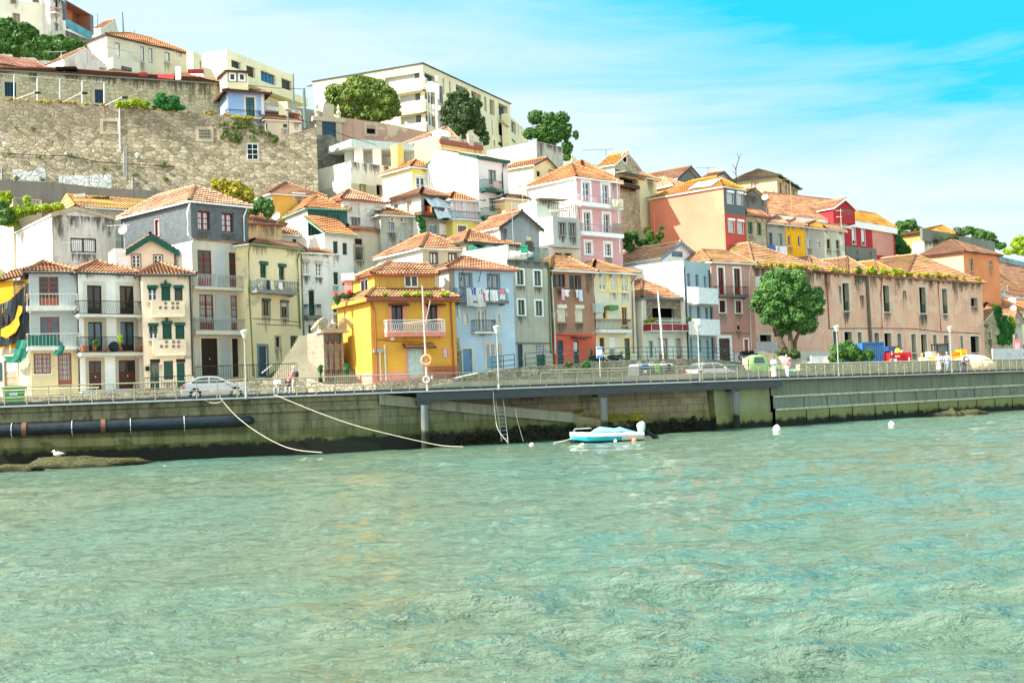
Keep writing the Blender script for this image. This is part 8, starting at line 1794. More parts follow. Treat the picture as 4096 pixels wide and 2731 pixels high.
for k in range(3):m.box(Vector((a.x,a.y,4.6))+d_*(L_*k/3),d_*(L_/3-.04),nn*.08,Z1*1.45,LGREY);m.box(Vector((a.x,a.y,5.45))+d_*(L_*k/3+.2)+nn*.09,d_*.35,nn*.01,Z1*.08,plain('label_red',(.7,.1,.05)))
tag(m.build('site_hoarding',base=a),'pale grey hoarding panels with small red marks at the right end','hoarding')
c=at((4070,1393,'N'),134);m=MB();m.cbox(c,.9,.06,1.9,plain('banner_red',(.68,.16,.18)),.2);m.cbox(c+Vector((0,-.05,0)),.5,.04,1.2,plain('banner_pink',(.75,.4,.4)),.2);tag(m.build('banner',base=c),'red and pink site banner on a mesh fence behind the hoarding','banner')
m=MB();a=at((3290,1435,'N'),117);m.cbox((a.x-.3,a.y,5.15),2.1,.15,1.3,WHITE,.5);tag(m.build('board',base=a),'blank white board leaning near the rubble bags','board')
BAG=plain('rubble_bag',(.72,.66,.56),.8)
for k,(x,y)in enumerate(((3318,1450),(3335,1452),(3350,1448),(3362,1452))):c=at((x,y,'N'),117);m=MB();m.blob(c,(.42,.35,.3),BAG,6,.5);tag(m.build('rubble_bag',base=c,smooth=True),['leftmost off-white rubble bag against the white board','second rubble bag from the white board','third rubble bag from the white board','rubble bag touching the leafy bush'][k],'bag','rubble bags beside the bush')
poly_wall('ramp_wall','sloping sunlit sandstone ramp wall behind the green truck and turquoise car','wall',(3034,1450,118.5),(3290,1470,116),[(3032,1405),(3045,1404),(3160,1430),(3290,1463)],3.8,ashlar('sand_blocks',(.66,.56,.38),(.74,.64,.45),(.45,.38,.26),1.1,.4,.1),thick=.5,cap=plain('sand_cap',(.74,.66,.5)),fr='N')
poly_wall('planter_wall','grey planter wall under the round tree with a short pillar','wall',(3080,1450,123),(3330,1470,124.5),[(3080,1404),(3330,1406)],3.8,P_BONE,thick=.4,fr='N')
m=MB();a,b_=at((1575,1190,'n'),122),at((1900,1190,'n'),124);z1_=at((1575,1062,'n'),122).z;d_=Vector((b_.x-a.x,b_.y-a.y,0));m.box(Vector((a.x,a.y,4.4)),d_,Vector((0,-.08,0)),Z1*(z1_-4.4),corru('mesh_screen',(.50,.53,.54),.25,.15));tag(m.build('screen_fence',base=a),'grey patterned screen fence left of the round tree trunk','fence')
# ---- people
SKIN=plain('skin',(.50,.28,.19),.6);
def person(p,face,label,top,leg,hair,pose='stand',skirt=None,sleeves=True,hat=None,pack=None,long=False,legs2=None,H=1.72,lean=0.):
 """one continuous skinned body, clothes as fitted children; face = direction the person looks (radians)"""
 o=thing('person',label,'person',p);f=Vector((math.cos(face),math.sin(face),0));s=Vector((-f.y,f.x,0));k=H/1.72
 P=lambda x,y,z:p+(f*x+s*y)*k+Z1*z*k
 sit=pose=='sit';ride=pose=='ride';hz=.50 if sit else(.95 if ride else.92);sx=-.0;tx=lean
 J={'pel':(0,0,hz),'wai':(tx*.4,0,hz+.18),'che':(tx*.8,0,hz+.38),'nec':(tx,0,hz+.56),'hea':(tx+.02,0,hz+.66)}
 for q_,y in(('l',1),('r',-1)):
  J['sh'+q_]=(tx*.9,y*.17,hz+.50);J['hip'+q_]=(0,y*.09,hz-.04)
  if sit:J['kn'+q_]=(.42,y*.13,hz+.0);J['an'+q_]=(.40,y*.14,.08);J['to'+q_]=(.56,y*.15,.04)
  elif ride:J['kn'+q_]=(.30,y*.12,.62+y*.08);J['an'+q_]=(.05+y*.1,y*.13,.28+y*.1);J['to'+q_]=(.2+y*.1,y*.13,.24+y*.1)
  elif pose=='walk':J['kn'+q_]=(.12*y+.04,y*.09,.48);J['an'+q_]=(.2*y-.04,y*.09,.08 if y>0 else.12);J['to'+q_]=(.2*y+.12,y*.09,.04)
  else:J['kn'+q_]=(.02,y*.1,.48);J['an'+q_]=(0,y*.11,.08);J['to'+q_]=(.14,y*.13,.04)
  if pose in('hold','sit'):J['el'+q_]=(.06+tx,y*.22,hz+.24);J['ha'+q_]=(.27+tx,y*.06,hz+.20)
  elif ride:J['el'+q_]=(.3+tx,y*.24,hz+.32);J['ha'+q_]=(.56,y*.24,hz+.12)
  elif pose=='walk':J['el'+q_]=(-.07*y,y*.24,hz+.24);J['ha'+q_]=(.1-.12*y,y*.25,hz+.0)
  else:J['el'+q_]=(-.02,y*.24,hz+.24);J['ha'+q_]=(.06,y*.26,hz-.02)
 def skin(name,chain,rad,mat,par):
  names=[];[names.append(c)for e_ in chain for c in e_ if c not in names];me=bpy.data.meshes.new(name);b0=Vector(par['_b']);me.from_pydata([tuple(P(*J[c])-b0)for c in names],[(names.index(a),names.index(b_))for a,b_ in chain],[])
  ob=bpy.data.objects.new(name,me);COL.objects.link(ob);ob.parent=par;ob['_b']=b0[:];ob.modifiers.new('skin','SKIN').use_smooth_shade=True;me.materials.append(mat)
  for i,c in enumerate(names):r_=rad.get(c[:3]if c[:3]in rad else c[:2],.05)*k;me.skin_vertices[0].data[i].radius=(r_,r_*(1.0));
  me.skin_vertices[0].data[0].use_root=True;sb=ob.modifiers.new('sub','SUBSURF');sb.levels=sb.render_levels=1;return ob
 body=[('pel','wai'),('wai','che'),('che','nec'),('nec','hea')];arms,lgs=[],[]
 for q_ in 'lr':
  arms+=[('che','sh'+q_),('sh'+q_,'el'+q_),('el'+q_,'ha'+q_)];lgs+=[('pel','hip'+q_),('hip'+q_,'kn'+q_),('kn'+q_,'an'+q_),('an'+q_,'to'+q_)]
  # hand: palm and five fingers
  hx=J['ha'+q_];ex=J['el'+q_];dv=(Vector(hx)-Vector(ex)).normalized();y=1 if q_=='l' else-1
  J['pm'+q_]=tuple(Vector(hx)+dv*.07);arms.append(('ha'+q_,'pm'+q_))
  for i in range(4):J['f%d'%i+q_]=tuple(Vector(hx)+dv*(.15-.012*abs(i-1))+Vector((-.02+.02*i,0,-.01*i)));arms.append(('pm'+q_,'f%d'%i+q_))
  J['th'+q_]=tuple(Vector(hx)+dv*.06+Vector((.045,0,.02)));arms.append(('ha'+q_,'th'+q_))
 R_=dict(pel=.125,wai=.115,che=.13,nec=.055,hea=.05,sh=.07,el=.042,ha=.028,hip=.095,kn=.055,an=.038,to=.03,pm=.03,f0=.009,f1=.009,f2=.009,f3=.009,th=.011)
 b_=skin('body',body+arms+lgs,R_,SKIN,o)
 R2={a:v*1.13+.008 for a,v in R_.items()}
 ch=body[:2]+[('che','sh'+q_)for q_ in 'lr']+[('sh'+q_,'el'+q_)for q_ in 'lr']+([('el'+q_,'ha'+q_)for q_ in 'lr']if sleeves else[])
 skin('shirt',ch,R2,top,o)
 if skirt:
  m=MB();m.lathe(P(0,0,skirt),[(.24*k,0),(.21*k,(hz-skirt)*.5*k),(.14*k,(hz+.1-skirt)*k)],leg,14);m.build('skirt',o,smooth=True)
 else:
  J['hm']=(0,0,hz+.06);skin('trousers',[('pel','hm')]+[c for c in lgs if c[1][:2]!='to'],{**R2,'hm':.12,'an':.055},leg,o)
 for q_ in 'lr':m=MB();a=P(*J['an'+q_]);t_=P(*J['to'+q_]);m.tube([a-Z1*.03,t_-Z1*.0],[.05,.042],DARK if not skirt else OFFW,6);m.build('shoe',o,smooth=True)
 hc=P(tx+.03,0,hz+.74);m=MB();m.blob(hc,(.085*k,.078*k,.115*k),SKIN,8,0);m.tube([hc+f*.08,hc+f*.108-Z1*.015],[.018,.012],SKIN,5);[m.blob(hc+s*y*.08,.018,SKIN,4,0)for y in(1,-1)];h_=m.build('head',b_,o['_b'],smooth=True)
 m=MB();[m.blob(hc+f*.078+s*y*.03+Z1*.012,.01,BLACK,4,0)for y in(1,-1)];m.tube([hc+f*.08+s*.025-Z1*.05,hc+f*.08-s*.025-Z1*.05],.007,WINE,4);m.build('face',b_,o['_b'])
 m=MB();m.blob(hc-f*.015+Z1*.03,(.095*k,.09*k,.11*k),hat or hair,7,.05)
 if hat:m.lathe(hc+Z1*.05+f*.05,[(.1,0),(.13,.0),(0,.02)],hat,12)
 if long:m.tube([hc-f*.05,hc-f*.08-Z1*.2,hc-f*.08-Z1*.34],[.085,.09,.04],hair,8)
 m.build('hat' if hat else 'hair',o,smooth=True)
 if pack:
  m=MB();c=P(-.2+tx*.6,0,hz+.32);m.blob(c,(.13*k,.15*k,.23*k),pack,7,.05);bp=m.build('backpack',base=c,smooth=True);tag(bp,'backpack worn by the '+label.split(' with ')[0],'backpack')
 return o
fb=lambda n_,c:plain('cloth_'+n_,c,.85)
PK,WH,BL=fb('pink',(.68,.22,.28)),fb('white',(.72,.70,.70)),fb('blue',(.30,.42,.66));HB,HBL,HGR=plain('hair_brown',(.05,.025,.015)),plain('hair_blond',(.55,.36,.17)),plain('hair_grey',(.4,.38,.36));KH=fb('khaki',(.56,.44,.30));HR=plain('hair_ginger',(.30,.10,.04))
ff=-math.pi/2
def dks(xN,off,z=3.77):return DK.P(DK.at(xN*.5742,z+.8,off),off,z)
person(dks(1110,1.98),ff,'person in a white top sitting on the bench, left of two',WH,fb('jeans_pale',(.30,.36,.46)),HR,'sit',sleeves=False,H=1.66)
person(dks(1155,1.98),ff,'person in a dark and pink top sitting on the bench beside the standing man',fb('dark_pattern',(.10,.05,.07)),fb('jeans_light',(.42,.46,.52)),HR,'sit',lean=.1)
person(dks(1176,1.2),math.pi-.3,'man in pink shirt and khaki trousers standing by the bench with his back turned',PK,KH,HGR,'hold',hat=fb('cap_cream',(.72,.66,.55)),pack=fb('pack_black',(.02,.025,.03)),sleeves=False,H=1.78)
person(dks(3096,1.6),ff-.3,'dark-haired woman in denim jacket and cream skirt standing at the railing',BL,fb('cream',(.74,.62,.50)),HB,'hold',skirt=.12,long=True)
person(dks(3148,1.7),ff-.5,'bald man in a pink shirt and white trousers strolling on the walkway',PK,WH,SKIN,'walk',H=1.8)
person(dks(3755,1.4),.9,'blonde woman in a long white dress walking away near the right lamp',WH,WH,HBL,'walk',skirt=.35,sleeves=False,long=True)
person(dks(3770,2.),.7,'person in dark trousers walking between the blonde woman and the man in blue',fb('denim',(.12,.22,.42)),fb('black',(.02,.02,.025)),HB,'walk')
person(dks(3789,1.3),.8,'man in a light blue shirt and jeans walking away by the right lamp',fb('sky',(.36,.46,.72)),fb('jeans',(.24,.36,.55)),HGR,'walk',H=1.82)
# cyclist
cp=dks(3856,1.6);cf=.62;e=Vector((math.cos(cf),math.sin(cf),0));n=Vector((e.y,-e.x,0));o=thing('bicycle','purple-framed bicycle being ridden along the walkway','bicycle',cp);P=lambda x,z,y=0:cp+e*x+n*y+Z1*z
for x in(-.5,.55):m=MB();m.tube([P(x+.33*math.cos(t),.34+.33*math.sin(t))for t in[2*math.pi*k/18 for k in range(19)]],.022,RUB_,5,False);w=m.build('wheel',o);m=MB();[m.tube([P(x,.34),P(x+.32*math.cos(t),.34+.32*math.sin(t))],.004,LGREY,3,False)for t in[math.pi*k/5 for k in range(10)]];m.build('spokes',w)
m=MB();PU=plain('bike_purple',(.14,.08,.30),.3)
for a,b_ in(((-.5,.34),(-.05,.3)),((-.05,.3),(-.18,.85)),((-.18,.8),(.4,.82)),((-.05,.3),(.42,.75)),((.4,.9),(.55,.34)),((-.5,.34),(-.16,.75))):m.tube([P(*a),P(*b_)],.022,PU,6)
m.build('frame',o);m=MB();m.tube([P(.45,1.02,-.28),P(.38,1.02),P(.45,1.02,.28)],.015,BLACK,5);m.tube([P(.4,.9),P(.38,1.02)],.015,BLACK,5);m.build('handlebar',o);m=MB();m.blob(P(-.2,.9),(.14,.07,.03),BLACK,5,0);m.build('saddle',o)
person(cp-e*.18,cf,'cyclist with a red helmet and pale backpack riding a bicycle',fb('teal_dark',(.06,.10,.11)),fb('dark_leggings',(.04,.03,.07)),HB,'ride',hat=plain('helmet_red',(.66,.07,.03),.4),pack=fb('pack_pale',(.5,.55,.52)),lean=.28)
# workers
def site(xN,yN,Y):c=at((xN,yN,'N'),Y);return c
HV=fb('hi_vis',(.55,.80,.03))
for(x,yh,Y,lb,tp,lg,ht,H_,fc_)in((3567,1404,117,'worker in a maroon hoodie standing before the red generator',fb('maroon',(.12,.03,.035)),DARK,None,1.75,ff),(3590,1385,124,'worker in a yellow hi-vis vest with raised dark cap behind the generator',HV,DARK,fb('cap_black',(.02,.02,.02)),1.7,1.2),(3607,1393,124.5,'worker in a pale jacket behind the red generator, right of the hi-vis vest',fb('pale_jacket',(.4,.45,.5)),DARK,None,1.6,.4),(3688,1417,117,'worker with a cream hard hat and yellow vest bending by the water tanks',HV,KH,fb('hard_hat_cream',(.75,.68,.45)),1.65,2.6)):
 top_=at((x,yh,'N'),Y);person(Vector((top_.x,top_.y,top_.z-H_+.0)),fc_,lb,tp,lg,HB,'stand',hat=ht,H=H_)
 # ---- roof clutter: aerials, dishes, poles
def aerial(x,y0,y1,Y,label,fr_,mat=GREYM,els=((.05,.9),),r_=.025):
 a,b_=at((x,y1,fr_),Y),at((x,y0,fr_),Y);m=MB();m.tube([a,(a.x,a.y,b_.z)],r_,mat,4)
 for h,w_ in els:
  c=Vector((a.x,a.y,b_.z-h));m.tube([c-X*w_*.75,c+X*w_*.25],.018,mat,4)
  for k in range(6):d_=c-X*w_*(.72-.17*k);m.tube([d_-Vector((0,.25,.06)),d_+Vector((0,.25,.06))],.01,mat,3,False)
 tag(m.build('tv_aerial',base=a),label,'aerial')
RM=plain('aerial_rust',(.36,.30,.14),.6)
for a in((1040,885,1250,96,'rusty aerial with an orange amplifier in front of the stained white house','e',GREYM,((.1,1.6),(1.6,.5))),(1678,640,1240,99,'tall aerial left of the rose-cream gable','e',LGREY,((.2,1.8),)),(825,690,860,133,'aerial on the blank streaked gable wall','a',LGREY,((.05,2.2),)),(985,455,830,148,'aerial in front of the low modern cream block','b',GREYM,((.1,3.),)),(480,510,1030,114,'tall rusty aerial before the pink house flank','k',RM,((1.3,3.),)),(348,860,1460,107,'thin brown aerial on the blue-grey gable','k',GREYM,((.2,2.8),(5,1.5))),(1592,160,245,136,'dark aerial on the ridge of the stone gable house','k',GUT,((.02,3.4),(1.7,1.8))),(952,228,375,162,'black twin-boom aerial on the skyline behind the coral house','m',GUT,((.1,3.8),(2.4,2.4))),(240,830,1260,130,'orange-brown aerial in front of the coral house flank','m',RUSTP,((2.4,1.),)),(2075,375,900,148,'tall pale aerial above the narrow grey rubble house','m',RM,((.2,2.),(2.2,3.))),(1720,505,690,144,'aerial beside the timber shack','m',GUT,((.1,2.),)),(435,95,310,160,'pink-white aerial before the burgundy dormer','o',OFFW,((.2,.8),(1.,.8))),(410,530,740,127,'dark aerial on the warehouse roof','o',GUT,((.1,.7),)),(2137,1000,1140,172,'brown aerial on the pale yellow house roof','o',BROWN,((.1,.4),))):aerial(*a[:8])
def dish(x,y,Y,fr_,r_,label,ax=(-.3,-1,.3)):
 c=at((x,y,fr_),Y);m=MB();A_=Vector(ax).normalized();m.lathe(c,[(0,0),(r_*.6,.06*r_/.4),(r_,.2*r_/.4)],plain('dish_grey',(.55,.55,.5),.5),16,A_);m.tube([c,c+A_*r_*1.1-Z1*r_*.3],.02,GREYM,4);m.tube([c,c-Z1*r_*1.6],.03,GREYM,4);tag(m.build('satellite_dish',base=c),label,'satellite dish')
dish(1665,745,98.8,'e',.4,'beige satellite dish between the stained white house and slate house');dish(1540,560,104.8,'g',.36,'white satellite dish at the white flank below the yellow house');dish(820,655,113.8,'i',.4,'pale satellite dish beside the dilapidated tarpaulin house');dish(472,690,113.8,'k',.42,'grey satellite dish on the tall rusty aerial');dish(1710,640,145,'m',.4,'satellite dish by the timber shack gable');dish(2235,1135,166,'o',.4,'white satellite dish by the ivy-covered gable')
def pole(label,x,y0,y1,Y,fr_,r_=.12,mat=None,lampx=None,dx=0.):
 a,b_=at((x,y1,fr_),Y),at((x+dx,y0,fr_),Y);o=thing('utility_pole',label,'pole',a);m=MB();m.tube([a,b_],[r_,r_*.7],mat or plain('pole_green_grey',(.10,.15,.14),.8),7);m.build('pole',o)
 if lampx:c=at((*lampx,fr_),Y);m=MB();m.tube([b_,b_+(c-b_)*.6+Z1*.1,c],.04,GREYM,4);m.build('arm',o);m=MB();m.blob(c,(.35,.2,.16),GREYM,6,0);m.build('lamp_head',o,smooth=True)
pole('dark lamp pole with a curved arm between blue tile house and estate gate',2088,855,1395,129,'b',.2,lampx=(2140,812),dx=-22);pole('thin dark pole at the corner of the low modern block',1930,660,1050,140,'b',.12,dx=-8);pole('weathered pole with a lamp before the pale chimney house',1855,1140,1450,126,'b',.09,lampx=(1840,1135));pole('black pole on the top-left ridge',1658,165,440,160,'a',.12,dx=-15);pole('short pole right of the black ridge pole',1803,402,465,158,'a',.06);pole('thin blue-grey pole beside the modern loggia house',1312,182,385,160,'a',.05)
m=MB();ca=[((2130,985),129.5,'b')]
def cable(label,pts,r_=.025):
 P_=[at(p_[:2],p_[2],p_[3])for p_ in pts];m=MB();m.tube(P_,r_,DARK,4,False);tag(m.build('overhead_cable',base=P_[0]),label,'cable')
cable('overhead cable running from the chimney house pole past the estate gate',[(1850,1230,126,'b'),(2100,1300,127,'b'),(280,1020,128,'c'),(600,1150,129,'c'),(1020,1275,130,'c')]);cable('overhead cables from the low modern block to the dark lamp pole',[(1320,810,131,'b'),(1700,850,130,'b'),(2065,862,129,'b')])
# dead branch on the skyline, ac unit
a=at((1325,360,'m'),178);m=MB();m.tube([a-Z1*1,a+Z1*1.2,a+Vector((.5,0,2.6)),a+Vector((.9,0,3.4))],[.12,.09,.06,.03],GUT,5);m.tube([a+Z1*1.,a+Vector((-.5,0,1.9))],[.05,.02],GUT,4);m.tube([a+Vector((.5,0,2.6)),a+Vector((.3,0,3.4))],[.05,.02],GUT,4);m.tube([a+Z1*.3,a+Vector((-.6,0,.9))],[.05,.02],GUT,4);tag(m.build('dead_tree',base=a),'bare dead branch sticking up on the skyline left of the mossy roof','dead tree')
c=at((1745,890,'k'),117.2);m=MB();m.cbox(c,1.0,.45,.8,plain('ac_beige',(.52,.46,.34)),.3);m.lathe(c+Vector((-.2,-.25,0)),[(0,.02),(.28,.02),(.3,0)],GREYM,14,(-.2,-1,0));tag(m.build('air_conditioner',base=c),'beige air conditioner on the upper balcony of the pink house','air conditioner')
# ---- laundry
def cloth(F,x0,y0,x1,y1,off,label,mat,fr_,cat='laundry',shape='sheet',name='laundry'):
 frame(fr_);a,b_=F.px((x0,y0),off),F.px((x1,y1),off);u0,z1,u1,z0=a[0],a[1],b_[0],b_[1];m=MB();n_,k_=8,5
 def g(i,j):
  t,v=i/n_,j/k_;w_=1 if shape=='sheet' else(1 if v>.6 else.62);u=lerp(u0,u1,.5+(t-.5)*w_);return F.pt(u,lerp(z0,z1,v)+(.04*math.sin(t*7)if j==0 else 0),off+.05*math.sin(t*9+v*2)*(1.3-v))
 for i in range(n_):
  for j in range(k_):m.face([g(i,j),g(i+1,j),g(i+1,j+1),g(i,j+1)],mat);m.face([g(i,j)-F.n*.015,g(i,j+1)-F.n*.015,g(i+1,j+1)-F.n*.015,g(i+1,j)-F.n*.015],mat)
 return tag(m.build(name,base=F.pt(u0,z1,off),smooth=True),label,cat)
FLO=plaster('floral_cloth',(.62,.64,.62),.9,(.12,.16,.2));o9=.88
for a in((1897,505,2160,760,FLO,'grey floral sheet hanging over the blue house balcony','sheet'),(1960,508,2040,598,fb('royal',(.02,.05,.35)),'royal blue cloth drying on the blue house balcony','t'),(2055,520,2125,590,fb('teal',(.02,.14,.22)),'dark teal cloth drying next to the royal blue one','t'),(2085,575,2150,700,fb('red_dots',(.55,.05,.08)),'red dotted cloth hanging below the dark teal one','sheet'),(2135,535,2210,680,WH,'white shirt left of the pair on the blue house balcony','t'),(2215,535,2290,690,WH,'white towel in the middle of the blue house balcony line','sheet')):cloth(BLU.F,*a[:4],o9,a[5],a[4],'j',shape=a[6])
for a in((150,695,235,790,fb('rose',(.72,.22,.26)),'pink shirt drying on the blue house balcony','t'),(165,760,238,830,WH,'white cloth hanging below the pink shirt','sheet'),(235,688,300,745,OFFW,'white vest at the right end of the blue house line','t'),(60,705,145,850,WH,'long white towel left of the pink shirt','sheet')):cloth(BLU.F,*a[:4],o9+(.02 if 'below' in a[5]else 0),a[5],a[4],'l',shape=a[6])
for a in((990,690,1038,838,fb('pale_pink',(.7,.45,.5)),'pale pink towel on the brown house line','sheet'),(1015,698,1112,790,WH,'grey-white shirt next to the pale pink towel','t'),(1182,702,1228,805,WH,'white shirt under the right shutters of the brown house','t'),(1225,700,1282,852,fb('white_blue',(.55,.62,.75)),'white and blue towel at the right end of the brown house line','sheet')):cloth(BRW.F,*a[:4],.35,a[5],a[4],'l',shape=a[6])
m=MB();P_=[BRW.F.pt(*BRW.F.px(p_,.35,'l'),.35)for p_ in((910,680),(1150,690),(1350,702))];m.tube(P_,.015,DARK,3);tag(m.build('washing_line',base=P_[0]),'washing line under the dark shutters of the brown house','washing line')
for a in((1392,1415,1440,1535,fb('navy',(.02,.03,.08)),'navy towel on the lemon house balcony'),(1450,1418,1505,1540,fb('lemon',(.66,.62,.4)),'pale yellow towel between navy and white towels'),(1555,1440,1615,1535,WH,'white towel on the lemon house balcony')):cloth(H5.F,*a[:4],.95,a[5],a[4],'g')
SL_=[c for c in bpy.data.objects if c.get('label','').startswith('dilapidated house')][0]
frame('i');sF=Fac(at((1285,600),115),atz((1700,655),at((1285,600),115).z))
for a in((1372,750,1408,850,fb('red',(.6,.02,.04)),'red garment hanging from the tarpaulin balcony'),(1405,755,1438,840,fb('gold',(.7,.5,.1)),'golden garment next to the red one'),(1455,760,1500,810,fb('navy',(.02,.03,.08)),'navy garments in the middle of the tarpaulin balcony'),(1515,765,1600,820,fb('dark_pattern',(.10,.05,.07)),'dark patterned garments on the tarpaulin balcony'),(1612,785,1648,835,WH,'white towel at the right of the tarpaulin balcony')):cloth(sF,*a[:4],1.1,a[5],a[4],'i')
frame('k');mF=Fac(at((2048,95,'i'),118),atz((2458,150,'i'),at((2048,95,'i'),118).z));cloth(mF,75,582,160,680,.78,'pink striped towel on the upper green balcony',corru('striped_cloth',(.72,.45,.42),.12,.0,vary=.8),'k')
frame('m');nF=Fac(at((1738,985),145),at((1980,1003),147));cloth(nF,1900,1290,2015,1440,.6,'big white sheet hanging below the narrow grey rubble house',WH,'m');cloth(nF,1780,1275,1850,1380,.6,'blue and white towel at the narrow grey rubble house',fb('blue_towel',(.05,.16,.5)),'m');cloth(nF,1852,1285,1898,1400,.55,'plain white towel between blue towel and big sheet',WH,'m')
cloth(H2.F,2600,1000,2650,1100,.1,'x',WH,'f')if False else None
# ---- tarpaulin house at the left edge
frame('f')
b=Bld('derelict_house','derelict yellow house shell at the left edge under black and yellow tarpaulin',(-420,-60),(378,-100),91.5,3.9,pl('render_derelict',(.46,.42,.32),.6,patch=(.6,.54,.38),pa=.4),L=5,YB=90.6,cat='house')
b.bands=[(b.F.px((0,820))[1],b.wall),(1e9,pl('render_egg_yellow',(.62,.30,.015),.25,dcol=(.4,.2,.02)))]
b.door(55,980,238,1330,plain('raw_boards',(.30,.24,.17),.8),STONE,.1,glz=.45,glzm=GW);b.box('blue_notice',-60,1010,20,1250,.06,DBLUE);b.walls();DH=b
frame('e');m=MB();A_,B_,C_,D_=at((-100,1440),90.9),at((388,1330),90.2),at((600,1165),94),at((150,1290),95.5);tile_face(m,A_,B_,C_,D_,TL);m.face([D_-Z1*.1,C_-Z1*.1,B_-Z1*.1,A_-Z1*.1],BROWN);m.build('roof',b.root)
TB=plain('tarp_black',(.012,.02,.022),.35);m=MB();F=b.F;n_=16
up=[(390,-90),(330,-30),(235,65),(130,165),(30,212),(-120,245)];lo=[(380,640),(305,725),(200,740),(100,785),(0,800),(-120,825)]
for i in range(len(up)-1):
 for s_ in range(4):
  for j in range(6):
   def tg(i,s_,j):t=s_/4;a=(lerp(up[i][0],up[i+1][0],t),lerp(up[i][1],up[i+1][1],t));c=(lerp(lo[i][0],lo[i+1][0],t),lerp(lo[i][1],lo[i+1][1],t));v=j/6;p_=(lerp(a[0],c[0],v),lerp(a[1],c[1],v));u,z=F.px(p_,.4,'f');return F.pt(u,z,.35+.18*math.sin(i*1.9+s_*.8+v*5)*math.sin(v*3.14)+.1*noise.noise(Vector((p_[0]*.02,p_[1]*.02,0))))
   m.face([tg(i,s_,j),tg(i,s_,j+1),tg(i,s_+1,j+1),tg(i,s_+1,j)],TB)
tp_=m.build('tarpaulin',base=F.pt(b.W-1,8,.4),smooth=True);tag(tp_,'torn black tarpaulin sagging over the derelict yellow house','tarpaulin')
m=MB();YT=plain('tarp_yellow',(.60,.28,.01),.6)
for poly in([(0,560),(120,500),(190,420),(240,240),(290,250),(285,330),(240,400),(255,500),(200,600),(80,680),(0,650)],):
 m.face([F.pt(*F.px(p_,.72,'f'),.62+.03*(k%2))for k,p_ in enumerate(poly)][::-1],YT)
 m.face([F.pt(*F.px(p_,.72,'f'),.60)for k,p_ in enumerate(poly)],YT)
tag(m.build('tarpaulin_strip',base=F.pt(b.W-2,8,.6)),'yellow strip of tarpaulin curling across the torn black one','tarpaulin')
def drape(pts,off,label,mat,F_,fr_,w_=.5):
 m=MB();P_=[F_.pt(*F_.px(p_,off,fr_),off)for p_ in pts]
 for i in range(len(P_)-1):
  for j in range(4):
   t0,t1=(j/4-.5)*w_,((j+1)/4-.5)*w_;f=lambda P0,t,k:P0+F_.e*t+F_.n*(.08*math.sin(7*t+k))
   m.face([f(P_[i],t0,i),f(P_[i],t1,i),f(P_[i+1],t1,i+1),f(P_[i+1],t0,i+1)],mat)
 tag(m.build('green_net',base=P_[0],smooth=True),label,'netting')
GN=plain('green_shade_net',(.015,.13,.09),.8);drape([(330,700),(290,820),(250,950),(190,1010),(140,920)],.6,'dark green net hanging from the derelict house corner',GN,F,'f',1.1)
GH=[c for c in bpy.data.objects if c.get('label','').startswith('grey rendered house')][0];frame('e');gF=Fac(at((388,1300),90),atz((1050,1303),at((388,1300),90).z));m=MB();n_=10
for i in range(n_):
 x0,x1=385+46*i,385+46*(i+1);y0,y1=640+(70 if i>7 else 0)*(i-7)*.5,640+(70 if i>6 else 0)*(i-6)*.5;f=lambda x,y,k:gF.pt(*gF.px((x,y),.8,'f'),.8+.04*(k%2));m.face([f(x0,780,i),f(x1,780,i+1),f(x1,y1,i+1),f(x0,y0,i)],GN)
tag(m.build('green_net',base=gF.pt(1,8,.8)),'green net spread behind the lower balcony bars of the grey house','netting');drape([(810,780),(800,850),(760,915)],.92,'loose end of green net dangling below the grey house balcony',GN,gF,'f',.6)
# pots on the white house balcony
POT=plain('terracotta',(.42,.13,.06),.8)
def pot(F_,x,y,fr_,off,r_,label,mat=POT):c=F_.pt(*F_.px((x,y),off,fr_),off);m=MB();m.lathe(c,[(0,0),(r_*.7,0),(r_,r_*1.7),(r_*.85,r_*1.7),(0,r_*1.5)],mat,12);return tag(m.build('plant_pot',base=c),label,'pot','pots on balconies'),c
POTS=[pot(H2.F,x,y,'f',.55,r_,lb)for x,y,r_,lb in((1270,845,.18,'terracotta pot with a spiky plant, left on the white house balcony'),(1435,862,.16,'empty terracotta pot in the middle of the white house balcony'),(1615,850,.17,'terracotta pot with a tall plant on the white house balcony'),(1870,858,.22,'terracotta trough at the right end of the white house balcony'),(1130,862,.24,'dark red trough at the left end of the white house balcony'))]
c=H2.F.pt(*H2.F.px((1530,860),.5,'f'),.5);m=MB();m.blob(c+Z1*.35,(.38,.25,.38),fb('black_cover',(.02,.03,.035)),7,.2);tag(m.build('covered_grill',base=c,smooth=True),'black covered grill on the lower balcony of the white house','grill')
a=CON.F.pt(*CON.F.px((500,270),-1.2,'l'),-1.2);m=MB();[m.cbox(a+Vector((dx,dy,.22)),.05,.05,.45,DGRN)for dx in(-.25,.25)for dy in(-.25,.25)];m.cbox(a+Z1*.45,.6,.55,.05,plain('chair_green',(.02,.25,.12)));m.cbox(a+Vector((0,.27,.75)),.6,.05,.6,plain('chair_green',(.02,.25,.12)));tag(m.build('garden_chair',base=a),'green plastic chair on the concrete house roof terrace','chair')
m=MB();a=CON.F.pt(*CON.F.px((430,235),-2.2,'l'),-2.2);m.blob(a,(1.2,.5,.35),WH,8,.5);tag(m.build('white_cover',base=a,smooth=True),'white cloth heap on the concrete house roof terrace','cloth')
